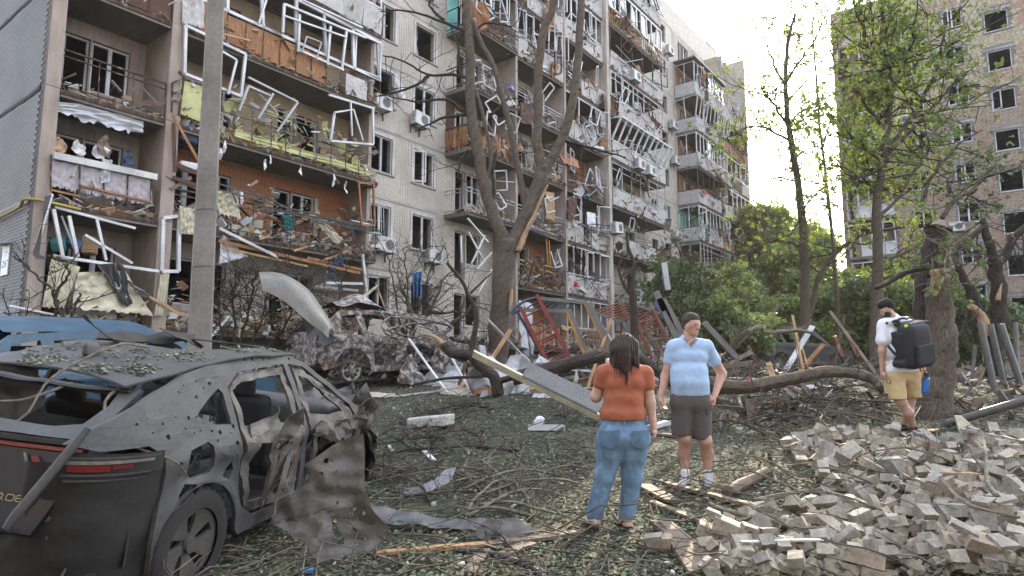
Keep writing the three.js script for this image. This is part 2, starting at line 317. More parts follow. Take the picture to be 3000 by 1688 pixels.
// window frames: some whole, some only an empty reveal
function windowFrame(parent, t0, t1, y0, y1, o, m, style, d = .07) {
  const w = part('window', parent), f = .06, z = o;
  const bar = (n, a, b, c, e, mm = m, q = d) => mesh(n, span(a, b, c, e, z - q, z), mm, w);
  bar('frame_head', t0 + .004, t1 - .004, y1 - f, y1 - .004); bar('frame_sill', t0 + .004, t1 - .004, y0 + .004, y0 + f);
  bar('frame_jamb', t0 + .004, t0 + f, y0 + f, y1 - f); bar('frame_jamb', t1 - f, t1 - .004, y0 + f, y1 - f);
  if (style & 1) bar('mullion', (t0 + t1) / 2 - .05, (t0 + t1) / 2 + .05, y0 + f, y1 - f, m, d - .01);
  if (style & 2) { const q = mesh('sash', [span(0, (t1 - t0) / 2 - f, 0, .06, 0, .05), span(0, (t1 - t0) / 2 - f, y1 - y0 - 2 * f - .06, y1 - y0 - 2 * f, 0, .05), span(0, .06, .06, y1 - y0 - 2 * f - .06, 0, .05), span((t1 - t0) / 2 - f - .06, (t1 - t0) / 2 - f, .06, y1 - y0 - 2 * f - .06, 0, .05)], m, w); q.position.set(t0 + f, y0 + f, z - .04); q.rotation.y = -R(.2, 1.1); }
  if (style & 4) { const g = mesh('shattered_pane', plate([[t0 + f, y0 + f], [t0 + f + R(.15, .35), y0 + f + .03], [t0 + f + R(.05, .15), y0 + R(.5, .8)], [t0 + f + R(.1, .25), y1 - f], [t0 + f, y1 - f]], [], .006, 0), M.glass, w); g.position.z = z - .05; }
  return w;
}
for (const [a, b, c, d, k] of openings) { const strip = (a > -3 && b < 2) || (a > 21.6 && b < 26.6); windowFrame(block, a, b, c, d, strip ? -.03 : -.1, pick([M.white_pvc, M.white_pvc, M.grey_frame, M.white_board]), c - FL(k) < .5 ? pick([0, 2, 0]) : pick([1, 0, 1, 3, 4, 0])); }
// white surrounds of the windows between the balconies
for (let k = 0; k < NF; k++) for (const [a, b] of [[-2.1, -1], [.15, 1.35]]) {
  const y0 = FL(k) + 1, y1 = FL(k) + 2.45, s = part('window_surround', block), q = k % 2 ? M.white_board : M.pale_tile;
  mesh('sill', span(a - .12, b + .12, y0 - .07, y0, 0, .06), M.joint, s); mesh('reveal', span(b, b + .1, y0, y1, 0, .025), q, s); mesh('reveal', span(a - .1, a, y0, y1, 0, .025), q, s); mesh('head', span(a - .1, b + .1, y1, y1 + .09, 0, .025), q, s);
}
// storey joints across the windowed strips, crumbling
for (const [a, b] of [[-3, 2], [21.6, 26.6]]) for (let k = 0; k <= NF; k++) {
  const g = grid(60, 2, (u, v) => V(lerp(a, b, u), FL(k) - .06 + (v - .5) * (.09 + .07 * noise(u * 9 * (b - a) / 5, k)), .012 + .012 * noise(u * 30, v * 5, k)));
  mesh('joint_mortar', g, k % 3 ? M.joint : M.concrete, block);
}
// facing tiles on the near windowed strip: tens of thousands, real little slabs
{
  const tw = .128, th = .092, L = []; const m4 = new THREE.Matrix4();
  for (let k = 0; k < 6; k++) for (let y = FL(k) + .06; y < FL(k + 1) - .14; y += th) for (let t = -2.96; t < 1.95; t += tw) {
    const a = t, b = t + tw, c = y, d = y + th; if ([[-2.2, -.9], [.05, 1.45]].some(w => b > w[0] && a < w[1] && d > FL(k) + .93 && c < FL(k) + 2.54)) continue;
    if (rnd() < .006 || fbm(t * .8, y * .8, 2) > .36) continue; L.push([t + tw / 2, y + th / 2, R(-.0015, .0015), fbm(t * .5, y * .35, 5)]);
  }
  const im = new THREE.InstancedMesh(box(tw - .012, th - .011, .012), M.pale_tile, L.length), c = new THREE.Color();
  L.forEach(([t, y, z, f], i) => { im.setMatrixAt(i, m4.makeTranslation(t, y, .004 + z)); const s = clamp(.92 + f * .5 + R(-.06, .06), .55, 1.15); im.setColorAt(i, c.setRGB(s, s * R(.96, 1), s * R(.9, .98))); });
  im.name = 'facing_tile'; im.userData.kind = 'stuff'; im.castShadow = im.receiveShadow = true; block.add(im);
}
// the near end wall: courses of long tiles, tar-filled storey joints
{
  mesh('end_wall', span(T0, T0 + .3, .3, 29.1, -10.7, OUT - .02), M.grey_tile, block);
  const tl = .25, th = .078, rest = [], near = [], m4 = new THREE.Matrix4();
  for (let y = 2.2; y < 14; y += th) { if ([FL(1), FL(2), FL(3), FL(4)].some(q => abs(y + .03 - q) < .08)) continue; const sh = (floor(y / th) % 2) * tl / 2; for (let o = -3.6 + sh; o < OUT - .35; o += tl) (o > -1.9 && y > 2.9 && y < 5.1 && near.length < 290 ? near : rest).push([y, o, clamp(.85 + fbm(y * .6, o * .6, 9) * .5 + R(-.07, .07), .5, 1.15)]); }
  const tg = box(.016, th - .009, tl - .01), tm = [.82, .92, 1, 1.08].map((s, i) => mat('end_tile_' + 'abcd'[i], .17 * s, .163 * s, .155 * s, { map: T.mottle, roughness: .65 }));
  for (const [y, o, s] of near) { const q = mesh('tile', tg, tm[clamp(floor((s - .7) * 9), 0, 3)], block); q.position.set(T0 - .006, y, o + tl / 2); }
  const im = new THREE.InstancedMesh(tg, M.grey_tile, rest.length), c = new THREE.Color();
  rest.forEach(([y, o, s], i) => { im.setMatrixAt(i, m4.makeTranslation(T0 - .006, y, o + tl / 2)); im.setColorAt(i, c.setRGB(s, s * .99, s * .97)); }); im.name = 'end_wall_tile'; im.userData.kind = 'stuff'; block.add(im);
  for (let k = 1; k < 5; k++) mesh('tar_joint', grid(4, 60, (u, v) => V(T0 - .016 - .02 * sin(u * PI), FL(k) + (u - .5) * (.13 + .06 * noise(v * 40, k)) + .03 * noise(v * 14, k, 4), lerp(-6, OUT - .3, v))), k > 1 ? M.tar : M.concrete, block);
  mesh('painted_patch', grid(20, 12, (u, v) => V(T0 - .018, lerp(2.0, 3.0, v), lerp(-4, 1.2, u))), mat('pale_blue_paint', .3, .31, .335, { map: T.tile, bumpMap: T.tileB, bumpScale: .003 }), block);
  const gas = mesh('gas_pipe', [tube(curve([V(T0 - .1, 5.0, -5), V(T0 - .1, 5.12, -1), V(T0 - .1, 5.18, .8), V(T0 - .12, 5.3, 1.2), V(T0 + .1, 5.25, OUT + .12), V(T0 + .9, 5.2, OUT + .1)], 30), .035, 8)], mat('yellow_paint', .4, .31, .08, { map: T.mottle }), block);
}
// piers between the loggias
for (const [a, b, o] of [[T0, T0 + .3, OUT], [-10.35, -10.0, OUT + .02], [-3.2, -3.05, 1.2], [5.32, 5.48, 1.35], [9.52, 9.68, 1.35], [13.75, 14.05, OUT + .05], [33.2, 33.4, 1.45]]) for (let k = 0; k < NF; k++) {
  const far = a === T0 ? 'pink_plaster' : a > 13 ? 'plaster' : 'pink_plaster';
  mesh('pier', span(a, b, k ? FL(k) + .003 : .35, FL(k + 1) - (k % 2 ? .01 : .004), .003, o), M[far], block);
}

// ---------------------------------------------------------------- balconies
const debrisG = 'splinters and boards caught in the balconies';
mat('rubble_mix', 1, 1, 1, { vertexColors: true, map: T.mottle });
const SHARD = [[.5, .33, .18], [.35, .2, .1], [.6, .58, .55], [.3, .29, .28], [.62, .6, .5], [.12, .09, .07], [.7, .7, .7], [.2, .14, .1], [.45, .3, .16]];
const DULL = [[.2, .14, .09], [.13, .1, .075], [.26, .24, .22], [.16, .15, .145], [.08, .065, .055], [.3, .2, .11], [.4, .38, .36], [.12, .085, .06], [.1, .09, .08], [.06, .05, .045]];
function paint(g, c, j = .12) { const n = g.attributes.position.count, a = new Float32Array(n * 3), s = R(1 - j, 1 + j); for (let i = 0; i < n; i++) a.set([c[0] * s, c[1] * s, c[2] * s], i * 3); g.setAttribute('color', new THREE.BufferAttribute(a, 3)); return g; }
// loose bits too small to tell apart, heaped along a length
function shards(name, label, n, fn, pal = SHARD, sz = 1) {
  const L = []; for (let i = 0; i < n; i++) { const p = fn(); const l = R(.04, .42) * sz, flat = rnd() < .3; L.push(paint(box(l, R(.006, .03) * sz, (flat ? R(.1, .3) : R(.02, .09)) * sz, p.x, p.y, p.z, R(-1.2, 1.2), R(0, 6.3), R(-1, 1)), pick(pal))); }
  return tag(mesh(name, L, M.rubble_mix), label, 'debris', 'loose rubble heaped in the balconies', 'stuff');
}
const STOREY = ['lowest', 'second', 'third', 'fourth', 'fifth', 'sixth', 'seventh', 'eighth', 'ninth'], COLUMN = t => t < -10.2 ? 'column by the end wall' : t < -3 ? 'wide column behind the pole' : t < 5.4 ? 'column right of the tiled windows' : t < 9.6 ? 'column behind the forked tree' : t < 13.9 ? 'column right of the forked tree' : t < 22 ? 'column left of the far tiled strip' : t < 33.4 ? 'column right of the far tiled strip' : 'far corner column';
function balcony(t0, t1, k, o = {}) {
  const y = FL(k) + (o.dy || 0), D = o.out || OUT, b = part('balcony', block), w = t1 - t0, pm = M[o.pm || 'pebble_panel'], fm = M[o.fm || 'white_pvc'], sag = o.sag || 0;
  const P = (n, g, m) => mesh(n, g, m, b);
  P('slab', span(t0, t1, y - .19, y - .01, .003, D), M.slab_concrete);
  P('slab_edge', span(t0, t1, y - .12, y - .02, D + .002, D + .03), M.rust_steel);
  const H = o.h || 1.0, type = o.par || 'panel', side = o.side !== false;
  const rail = (yy, m, th = .04) => { P('rail', beam(V(t0, yy, D - .04), V(t1, yy - sag, D - .04 + (o.lean || 0)), th, th), m); if (side) P('rail', beam(V(t0 + .02, yy, .02), V(t0 + .02, yy, D - .06), th, th), m); };
  if (type === 'panel') {
    const n = max(2, Math.round(w / .85));
    for (let i = 0; i < n; i++) { if (rnd() < (o.miss || 0)) continue; const q = P('parapet_panel', box(w / n - .02, H - .06, .05), pm); q.position.set(t0 + w * (i + .5) / n, y + H / 2 - R(0, .03) - sag * i / n, D - .01 + R(0, .025)); q.rotation.set(R(-.02, .05) * (1 + 4 * (o.dmg || 0)), R(-.015, .015), R(-.012, .012) * (1 + 2 * (o.dmg || 0))); }
    if (side) { const q = P('parapet_panel', span(t0 - .02, t0 + .03, y, y + H - .04, .05, D - .05), pm); }
    rail(y + H, o.capm ? M[o.capm] : M.dark_steel, .05);
  } else if (type === 'rail') {
    const m = M[o.rm || 'rust_steel']; rail(y + H, m); rail(y + H - .16, m, .03); rail(y + .1, m, .03);
    const n = max(2, Math.round(w / (o.gap || .62))); for (let i = 0; i <= n; i++) P('baluster', beam(V(t0 + w * i / n, y, D - .04), V(t0 + w * i / n + R(-.04, .04), y + H, D - .04), .022, .022), m);
    if (side) for (let i = 1; i < 3; i++) P('baluster', beam(V(t0 + .02, y, D * i / 3), V(t0 + .02, y + H, D * i / 3), .022, .022), m);
  } else if (type === 'wood') {
    const n = max(3, Math.round(w / .16)); for (let i = 0; i < n; i++) { if (rnd() < (o.miss || .12)) continue; P('board', box(R(.09, .14), H - R(0, .12), .02, t0 + w * (i + .5) / n, y + H / 2, D - .02 + R(-.02, .03), R(-.06, .06), 0, R(-.07, .07)), M[o.pm2 || pick(['pine', 'raw_wood', 'pine'])]); }
    if (side) for (let i = 0; i < 7; i++) P('board', box(.02, H - R(0, .15), R(.1, .16), t0 + .01, y + H / 2, .1 + i * .19, R(-.08, .08), 0, 0), M.pine);
    rail(y + H, M.dark_board, .06); rail(y + .08, M.dark_board, .05);
  } else if (type === 'lattice') {
    const n = max(3, Math.round(w / .3)); for (let i = 0; i <= n; i++) P('baluster', beam(V(t0 + w * i / n, y, D), V(t0 + w * i / n + R(-.05, .05), y + H, D + R(-.02, .04)), .04, .03), M.raw_wood);
    for (const q of [.03, .5, .97]) rail(y + H * q, M.raw_wood, .05);
    if (side) for (let i = 0; i < 5; i++) P('baluster', beam(V(t0, y, .1 + i * .3), V(t0, y + H, .1 + i * .3), .04, .03), M.raw_wood);
  } else if (type === 'board') {
    const n = max(2, Math.round(w / 1.1)); for (let i = 0; i < n; i++) { if (rnd() < (o.miss || .15)) continue; const q = P('parapet_board', box(w / n - .03, H - R(.05, .25), .02), M[o.pm || 'pine']); q.position.set(t0 + w * (i + .5) / n, y + H / 2, D - .02); q.rotation.set(R(-.06, .1), 0, R(-.05, .05)); }
    rail(y + H, M.rust_steel, .035); rail(y + .1, M.rust_steel, .03); for (let i = 0; i <= 2 * n; i++) P('baluster', beam(V(t0 + w * i / n / 2, y, D + .01), V(t0 + w * i / n / 2, y + H, D + .02), .02, .02), M.rust_steel);
  }
  if (o.glaze) {
    const y1 = FL(k + 1) - .2, n = max(2, Math.round(w / (o.bay || .72))), f = o.fw || .06, ln = o.glean || 0, sk = o.skew || 0;
    const Q = (t, yy) => { const v = (yy - y - H) / (y1 - y - H); return V(t + sk * v * w * .12, yy - (o.drop || 0) * (1 - 0) * smooth(0, 1, (t - t0) / w) * .3, D - .03 + ln * v); };
    P('glazing_rail', beam(Q(t0, y + H + .05), Q(t1, y + H + .05), f, f), fm); if (rnd() > (o.miss || 0) * .6) P('glazing_rail', beam(Q(t0, y1 - .06), Q(t1, y1 - .06), f, f), fm);
    if (o.mid) P('glazing_rail', beam(Q(t0, lerp(y + H, y1, .72)), Q(t1, lerp(y + H, y1, .72)), f * .8, f * .8), fm);
    for (let i = 0; i <= n; i++) {
      if (i && i < n && rnd() < (o.miss || 0)) continue; const t = t0 + w * i / n, j = (o.dmg || 0) * R(-.35, .35);
      P('glazing_post', beam(Q(t, y + H), Q(t + j, y1 - R(0, .12) * (o.dmg || 0)), f * R(.8, 1.25), f), fm);
      if (i < n && rnd() < (o.panes || 0)) P('pane', plate([[t + .05, y + H + .06], [t + w / n - .05, y + H + .06], [t + w / n - R(.05, .3), y1 - R(.1, .5)], [t + R(.05, .2), y1 - R(.1, .3)]], [], .005, 0).translate(0, 0, D - .03 + ln * .5), M.glass);
      else if (i < n && rnd() < (o.dmg || 0) * .5) { const a = Q(t + .06, y + H + .1), c = Q(t + w / n - .06, y1 - .15), dz = R(.05, .5), z = V(0, 0, dz); for (const [p, q2] of [[V(a.x, a.y, a.z), V(c.x, a.y, a.z + dz)], [V(c.x, a.y, a.z + dz), V(c.x, c.y, c.z + dz)], [V(c.x, c.y, c.z + dz), V(a.x, c.y, c.z)], [V(a.x, c.y, c.z), V(a.x, a.y, a.z)]]) P('open_sash', beam(p, q2, .05, .04), fm); }
    }
    if (side) { for (const q of [0, .5, 1]) P('glazing_post', beam(Q(t0, y + H).setZ(.06 + (D - .1) * q), Q(t0, y1).setZ(.06 + (D - .1) * q + (q === 1 ? ln : 0)), f, f), fm); P('glazing_rail', beam(V(t0, y1 - .06, .03), V(t0 + sk * w * .12, y1 - .06, D + ln - .05), f, f), fm); }
  }
  if (t0 > 1.5 && k > 0) {   // blown-out fronts: sashes hanging by a corner, torn sheets, bent tubes
    const nh = 2 + floor(rnd() * 3.4); for (let i = 0; i < nh; i++) {
      const t = R(t0 + .3, t1 - .7), yy = y + R(.5, 2.2), r = R(-.7, .7), w2 = R(.35, .75), h2 = R(.6, 1.2), z = D + R(.02, .3), m = pick([fm, M.white_pvc, M.grey_frame, M.brown_steel]), q = part('hanging_sash', block); q.position.set(t, yy, z); q.rotation.set(R(-.3, .4), R(-.6, .6), r);
      for (const g of [box(w2, .06, .05, 0, h2 / 2), box(w2, .06, .05, 0, -h2 / 2), box(.06, h2, .05, -w2 / 2), box(.06, h2, .05, w2 / 2)]) if (rnd() > .12) mesh('sash_bar', g, m, q);
    }
    for (let i = 0; i < 3; i++) if (rnd() < .75) { const q = mesh('torn_sheet', boxUV(mergeLike(bend(plate(poly(0, 0, R(.25, .6), 7, .4), [], .01, .15), v => { v.z += .12 * noise(v.x * 4, v.y * 4, t0 + i + k); }))), pick([M.white_board, M.dark_board, M.pine, M.grey_sheet, M.dark_board, M.orange_wood, M.interior_dark]), b); q.position.set(R(t0, t1), y + R(.1, 1.5), D + R(-.25, .2)); q.rotation.set(R(-.6, .6), R(-.6, .6), R(-1, 1)); }
    for (let i = 0; i < 4; i++) P('bent_tube', tube(curve([V(R(t0, t1), y + R(.2, 1), D + .05), V(R(t0, t1), y + R(.6, 1.6), D + R(0, .35)), V(R(t0, t1), y + R(-.4, 2), D + R(0, .3))], 8), R(.012, .025), 5), pick([M.rust_steel, M.dark_steel, M.grey_frame]));
  }
  if (o.lining) { const a = t0 + .02, c = t1 - .02, hs = openings.filter(q => q[4] === k && q[0] > a && q[1] < c).map(q => [[q[0] - .004, max(y + .03, q[2])], [q[1] + .004, max(y + .03, q[2])], [q[1] + .004, q[3]], [q[0] - .004, q[3]]]); const wood = /wood|pine|board/.test(o.lining);
    if (!wood) P('lining', boxUV(plate([[a, y + .01], [c, y + .01], [c, y + FH - .22], [a, y + FH - .22]], hs, .026, 0).translate(0, 0, .004)), M[o.lining]);
    else for (let x = a; x < c - .05; x += .14) { const segs = [[y + .01, y + FH - .22]]; for (const q of hs) if (q[0][0] < x + .13 && q[1][0] > x) { segs[0][1] = min(segs[0][1], q[0][1]); segs.push([q[2][1], y + FH - .22]); } for (const [c0, c1] of segs) if (c1 - c0 > .05) P('cladding_board', span(x, min(c, x + .134), c0, c1, .004, .022 + R(0, .004)), M[o.lining]); } }
  const dm = o.deb ?? .5;
  if (dm > 0) {
    const lbl = `loose splinters and plaster heaped on the ${STOREY[k]} balcony, ${COLUMN(t0)}`;
    shards('balcony_rubble', lbl, floor(w * 62 * dm), () => { const e = rnd(); return Bw(R(t0, t1), y + abs(R(-.35, .55)) * R(.1, .9) * dm + (e > .8 ? R(.2, .9) * dm : 0), D - abs(R(0, 1)) * .7 + (e > .88 ? .17 : 0)); }, o.pal || SHARD);
    let pm2; const n = floor(w * 1.9 * dm); for (let i = 0; i < n; i++) {
      const a = Bw(R(t0, t1), y + R(.02, .8) * dm, D + R(-.8, .1)), l = R(.5, 1.5), ang = R(-.9, .9), d2 = uB.clone().multiplyScalar(cos(ang) * l * (rnd() < .5 ? -1 : 1)).add(V(0, sin(ang) * l * .8, 0)).addScaledVector(nB, R(-.2, .35));
      const c = a.clone().add(d2).addScaledVector(nB, 0), q = mesh('splintered_plank', beam(V(0, 0, 0), c.sub(a), R(.04, .12), R(.012, .03), R(0, 3)), M[pm2 = pick(['pine', 'raw_wood', 'old_wood', 'white_board', 'dark_board'])]); q.position.copy(a);
      tag(q, `${{ pine: 'orange', raw_wood: 'pale', old_wood: 'grey', white_board: 'white', dark_board: 'dark brown' }[pm2]} splintered plank on the ${STOREY[k]} balcony, ${COLUMN(t0)}`, 'plank', debrisG);
    }
  }
  return b;
}
reseed(202);
// column beside the end wall
balcony(T0 + .32, -10.37, 0, { par: 'none', side: false, deb: .7 });
balcony(T0 + .32, -10.37, 1, { par: 'none', side: false, deb: .9 });
balcony(T0 + .32, -10.37, 2, { par: 'rail', side: false, gap: .7, deb: .45 });
balcony(T0 + .32, -10.37, 3, { par: 'board', pm: 'dark_board', side: false, deb: .5 });
balcony(T0 + .32, -10.37, 4, { par: 'panel', side: false, deb: .3 });
// the wide column
balcony(-9.98, -3.0, 0, { par: 'none', glaze: 0, deb: 1.1, side: false });
balcony(-9.98, -3.0, 1, { par: 'rail', gap: 1.1, h: .95, rm: 'dark_steel', deb: 1.5, lean: .3, lining: 'orange_wood', side: false });
balcony(-9.98, -3.0, 2, { par: 'none', deb: 1.6, lining: 'wallpaper', side: false, pal: [[.55, .53, .25], [.5, .48, .2], [.6, .58, .55], [.3, .29, .28], [.35, .2, .1], [.6, .58, .3], [.7, .7, .72]] });
balcony(-9.98, -3.0, 3, { par: 'board', pm: 'pine', deb: .9, glaze: 1, dmg: .5, bay: 1.2, fw: .09, side: false, lining: 'wallpaper', miss: .2 });
balcony(-9.98, -3.0, 4, { par: 'panel', deb: .8, glaze: 1, dmg: .8, side: false });
// past the windows
balcony(2, 5.3, 0, { par: 'none', deb: .8 });
balcony(2, 5.3, 2, { par: 'rail', rm: 'grey_frame', gap: .8, deb: .4, out: 1.35 });
balcony(2, 5.3, 3, { par: 'wood', deb: 1, capm: 'white_board', lining: 'dark_board' });
balcony(2, 5.3, 4, { par: 'rail', rm: 'dark_steel', deb: .6, out: 1.35 });
balcony(2, 5.3, 5, { par: 'board', pm: 'dark_board', deb: .9, glaze: 1, fm: 'steel_white', fw: .035, dmg: .3, lining: 'turquoise' });
balcony(2, 5.3, 6, { par: 'panel', deb: .5, glaze: 1 });
const dE = { side: false, out: 1.3 };
balcony(5.5, 9.5, 0, { ...dE, par: 'wood', deb: 1.2, lining: 'pine' }); balcony(9.7, 13.7, 0, { ...dE, par: 'lattice', glaze: 1, dmg: .2, deb: 1 });
balcony(5.5, 9.5, 1, { ...dE, par: 'none', deb: 1.3, lining: 'pine' }); balcony(9.7, 13.7, 1, { ...dE, par: 'panel', glaze: 1, dmg: .5, deb: 1, sag: .1, lining: 'dark_board' });
balcony(5.5, 9.5, 2, { ...dE, par: 'rail', rm: 'grey_frame', deb: .9 }); balcony(9.7, 13.7, 2, { ...dE, par: 'panel', miss: .3, dmg: 1, glaze: 1, sag: .15, deb: 1, lining: 'dark_board' });
balcony(5.5, 9.5, 3, { ...dE, par: 'rail', rm: 'grey_frame', gap: .4, deb: .9 }); balcony(9.7, 13.7, 3, { ...dE, par: 'board', pm: 'dark_board', deb: 1.3, lining: 'orange_wood' });
balcony(5.5, 9.5, 4, { ...dE, par: 'rail', deb: .8, rm: 'grey_frame' }); balcony(9.7, 13.7, 4, { ...dE, par: 'panel', glaze: 1, dmg: .6, miss: .25, deb: 1, lining: 'pine' });
balcony(5.5, 9.5, 5, { ...dE, par: 'panel', miss: .3, dmg: 1, deb: 1, glaze: 1, fm: 'steel_white', fw: .04 }); balcony(9.7, 13.7, 5, { ...dE, par: 'panel', miss: .4, dmg: 1, deb: 1.1, lining: 'wallpaper' });
balcony(5.5, 9.5, 6, { ...dE, par: 'panel', deb: 1.2, glaze: 1, dmg: .8, miss: .25, lining: 'dark_board' }); balcony(9.7, 13.7, 6, { ...dE, par: 'panel', glaze: 1, dmg: .5, deb: .8, lining: 'orange_wood' });
balcony(5.5, 9.5, 7, { ...dE, par: 'panel', deb: .6, glaze: 1 }); balcony(9.7, 13.7, 7, { ...dE, par: 'panel', glaze: 1, deb: .6 });
const E0 = 14.25, E1 = 21.4;
balcony(E0, E1, 0, { par: 'wood', deb: .9, glaze: 1, fm: 'brown_steel' });
balcony(E0, E1, 1, { par: 'panel', miss: .3, dmg: .8, deb: .6 });
balcony(E0, E1, 2, { par: 'panel', miss: .35, dmg: 1, deb: .5 });
balcony(E0, E1, 3, { par: 'panel', deb: .9, lining: 'wallpaper', glaze: 1, fm: 'grey_frame', fw: .045, bay: 1.1, mid: 1 });
balcony(E0, E1, 4, { par: 'panel', glaze: 1, dmg: .25, glean: .45, skew: .6, fw: .09, deb: .6, lining: 'pine' });
balcony(E0, E1, 5, { par: 'panel', glaze: 1, mid: 1, dmg: .5, miss: .2, deb: 1, fm: 'white_board', lining: 'pine' });
balcony(E0, E1, 6, { par: 'panel', glaze: 1, fm: 'brown_steel', dmg: .7, deb: 1, bay: 1.4, lining: 'dark_board' });
balcony(E0, E1, 7, { par: 'lattice', glaze: 1, dmg: .45, fw: .1, deb: .9, panes: .3, lining: 'orange_wood' });
balcony(E0, E1, 8, { par: 'panel', glaze: 1, deb: .3, panes: .3 });
const F0 = 26.9, F1 = 33.2;
for (const [k, o] of [[0, { par: 'panel', glaze: 1 }], [1, { par: 'panel', glaze: 1, mid: 1, bay: 1.2 }], [2, { par: 'panel', glaze: 1, mid: 1, fm: 'grey_frame', dmg: .2 }], [3, { par: 'panel', glaze: 1, panes: .3, lining: 'turquoise' }], [4, { par: 'panel', glaze: 1, fm: 'brown_steel', dmg: .3, bay: 1 }], [5, { par: 'panel', glaze: 1, dmg: .15, panes: .2 }], [6, { par: 'panel', glaze: 1, dmg: .6, glean: .35, skew: -.4 }], [7, { par: 'panel', glaze: 1, fm: 'steel_white', fw: .04, panes: .5 }]]) balcony(F0, F1, k, { out: 1.6, deb: .75, dmg: .5, miss: .15, lining: pick(['pine', 'dark_board', 'wallpaper', 'orange_wood']), ...o });
for (let k = 0; k < 8; k++) balcony(33.45, 38.7, k, { side: false, out: 1.5, deb: .25, par: pick(['panel', 'wood']), glaze: 1, fm: pick(['white_pvc', 'brown_steel', 'white_board']), dmg: .5, miss: .15, bay: 1, lining: pick(['pine', 'dark_board', 'wallpaper']) });
mesh('balcony_roof', span(F0 - .15, F1 + .2, FL(8) + .02, FL(8) + .12, .01, 1.75), M.grey_sheet, block);

// unseen block added behind the camera to cut sky light on near sides
{
  const g = thing('added_rear_block', 'added unseen grey block that cuts the sky light behind the viewer', 'building', V(-12, 0, 17)); mesh('wall', span(-30, 26, -.3, 23, 0, 12), M.concrete, g);
  for (let k = 0; k < 8; k++) for (let i = 0; i < 16; i++) { const w = part('window', g); mesh('pane', span(-28 + i * 3.4, -26.4 + i * 3.4, 1.6 + k * 2.7, 3 + k * 2.7, -.03, -.005), M.black, w); mesh('frame', span(-28.08 + i * 3.4, -26.32 + i * 3.4, 1.5 + k * 2.7, 1.6 + k * 2.7, -.06, -.004), M.white_board, w); }
}
// a small house far off in the gap
{
  const c = at(2300, 1090, 95), g = thing('distant_house', 'small pale house with red roof far away in the gap', 'house', V(c.x, 1.2, c.z), .1); mesh('wall', span(-14, 14, 0, 6.5, -4, 4), M.plaster, g); const r = new THREE.CylinderGeometry(4.9, 4.9, 29, 3, 1).rotateZ(PI / 2).rotateX(PI / 6 + PI); r.translate(0, 8.4, 0); mesh('roof', boxUV(r.toNonIndexed()), mat('red_roof', .35, .12, .09, { map: T.mottle }), g); for (let i = 0; i < 7; i++) { const w = part('window', g); mesh('pane', span(-12.4 + i * 4, -11.2 + i * 4, 2.6, 4.4, 4.01, 4.03), M.interior_dark, w); mesh('frame', [span(-12.5 + i * 4, -12.4 + i * 4, 2.5, 4.5, 4.01, 4.06), span(-11.2 + i * 4, -11.1 + i * 4, 2.5, 4.5, 4.01, 4.06)], M.white_board, w); }
}
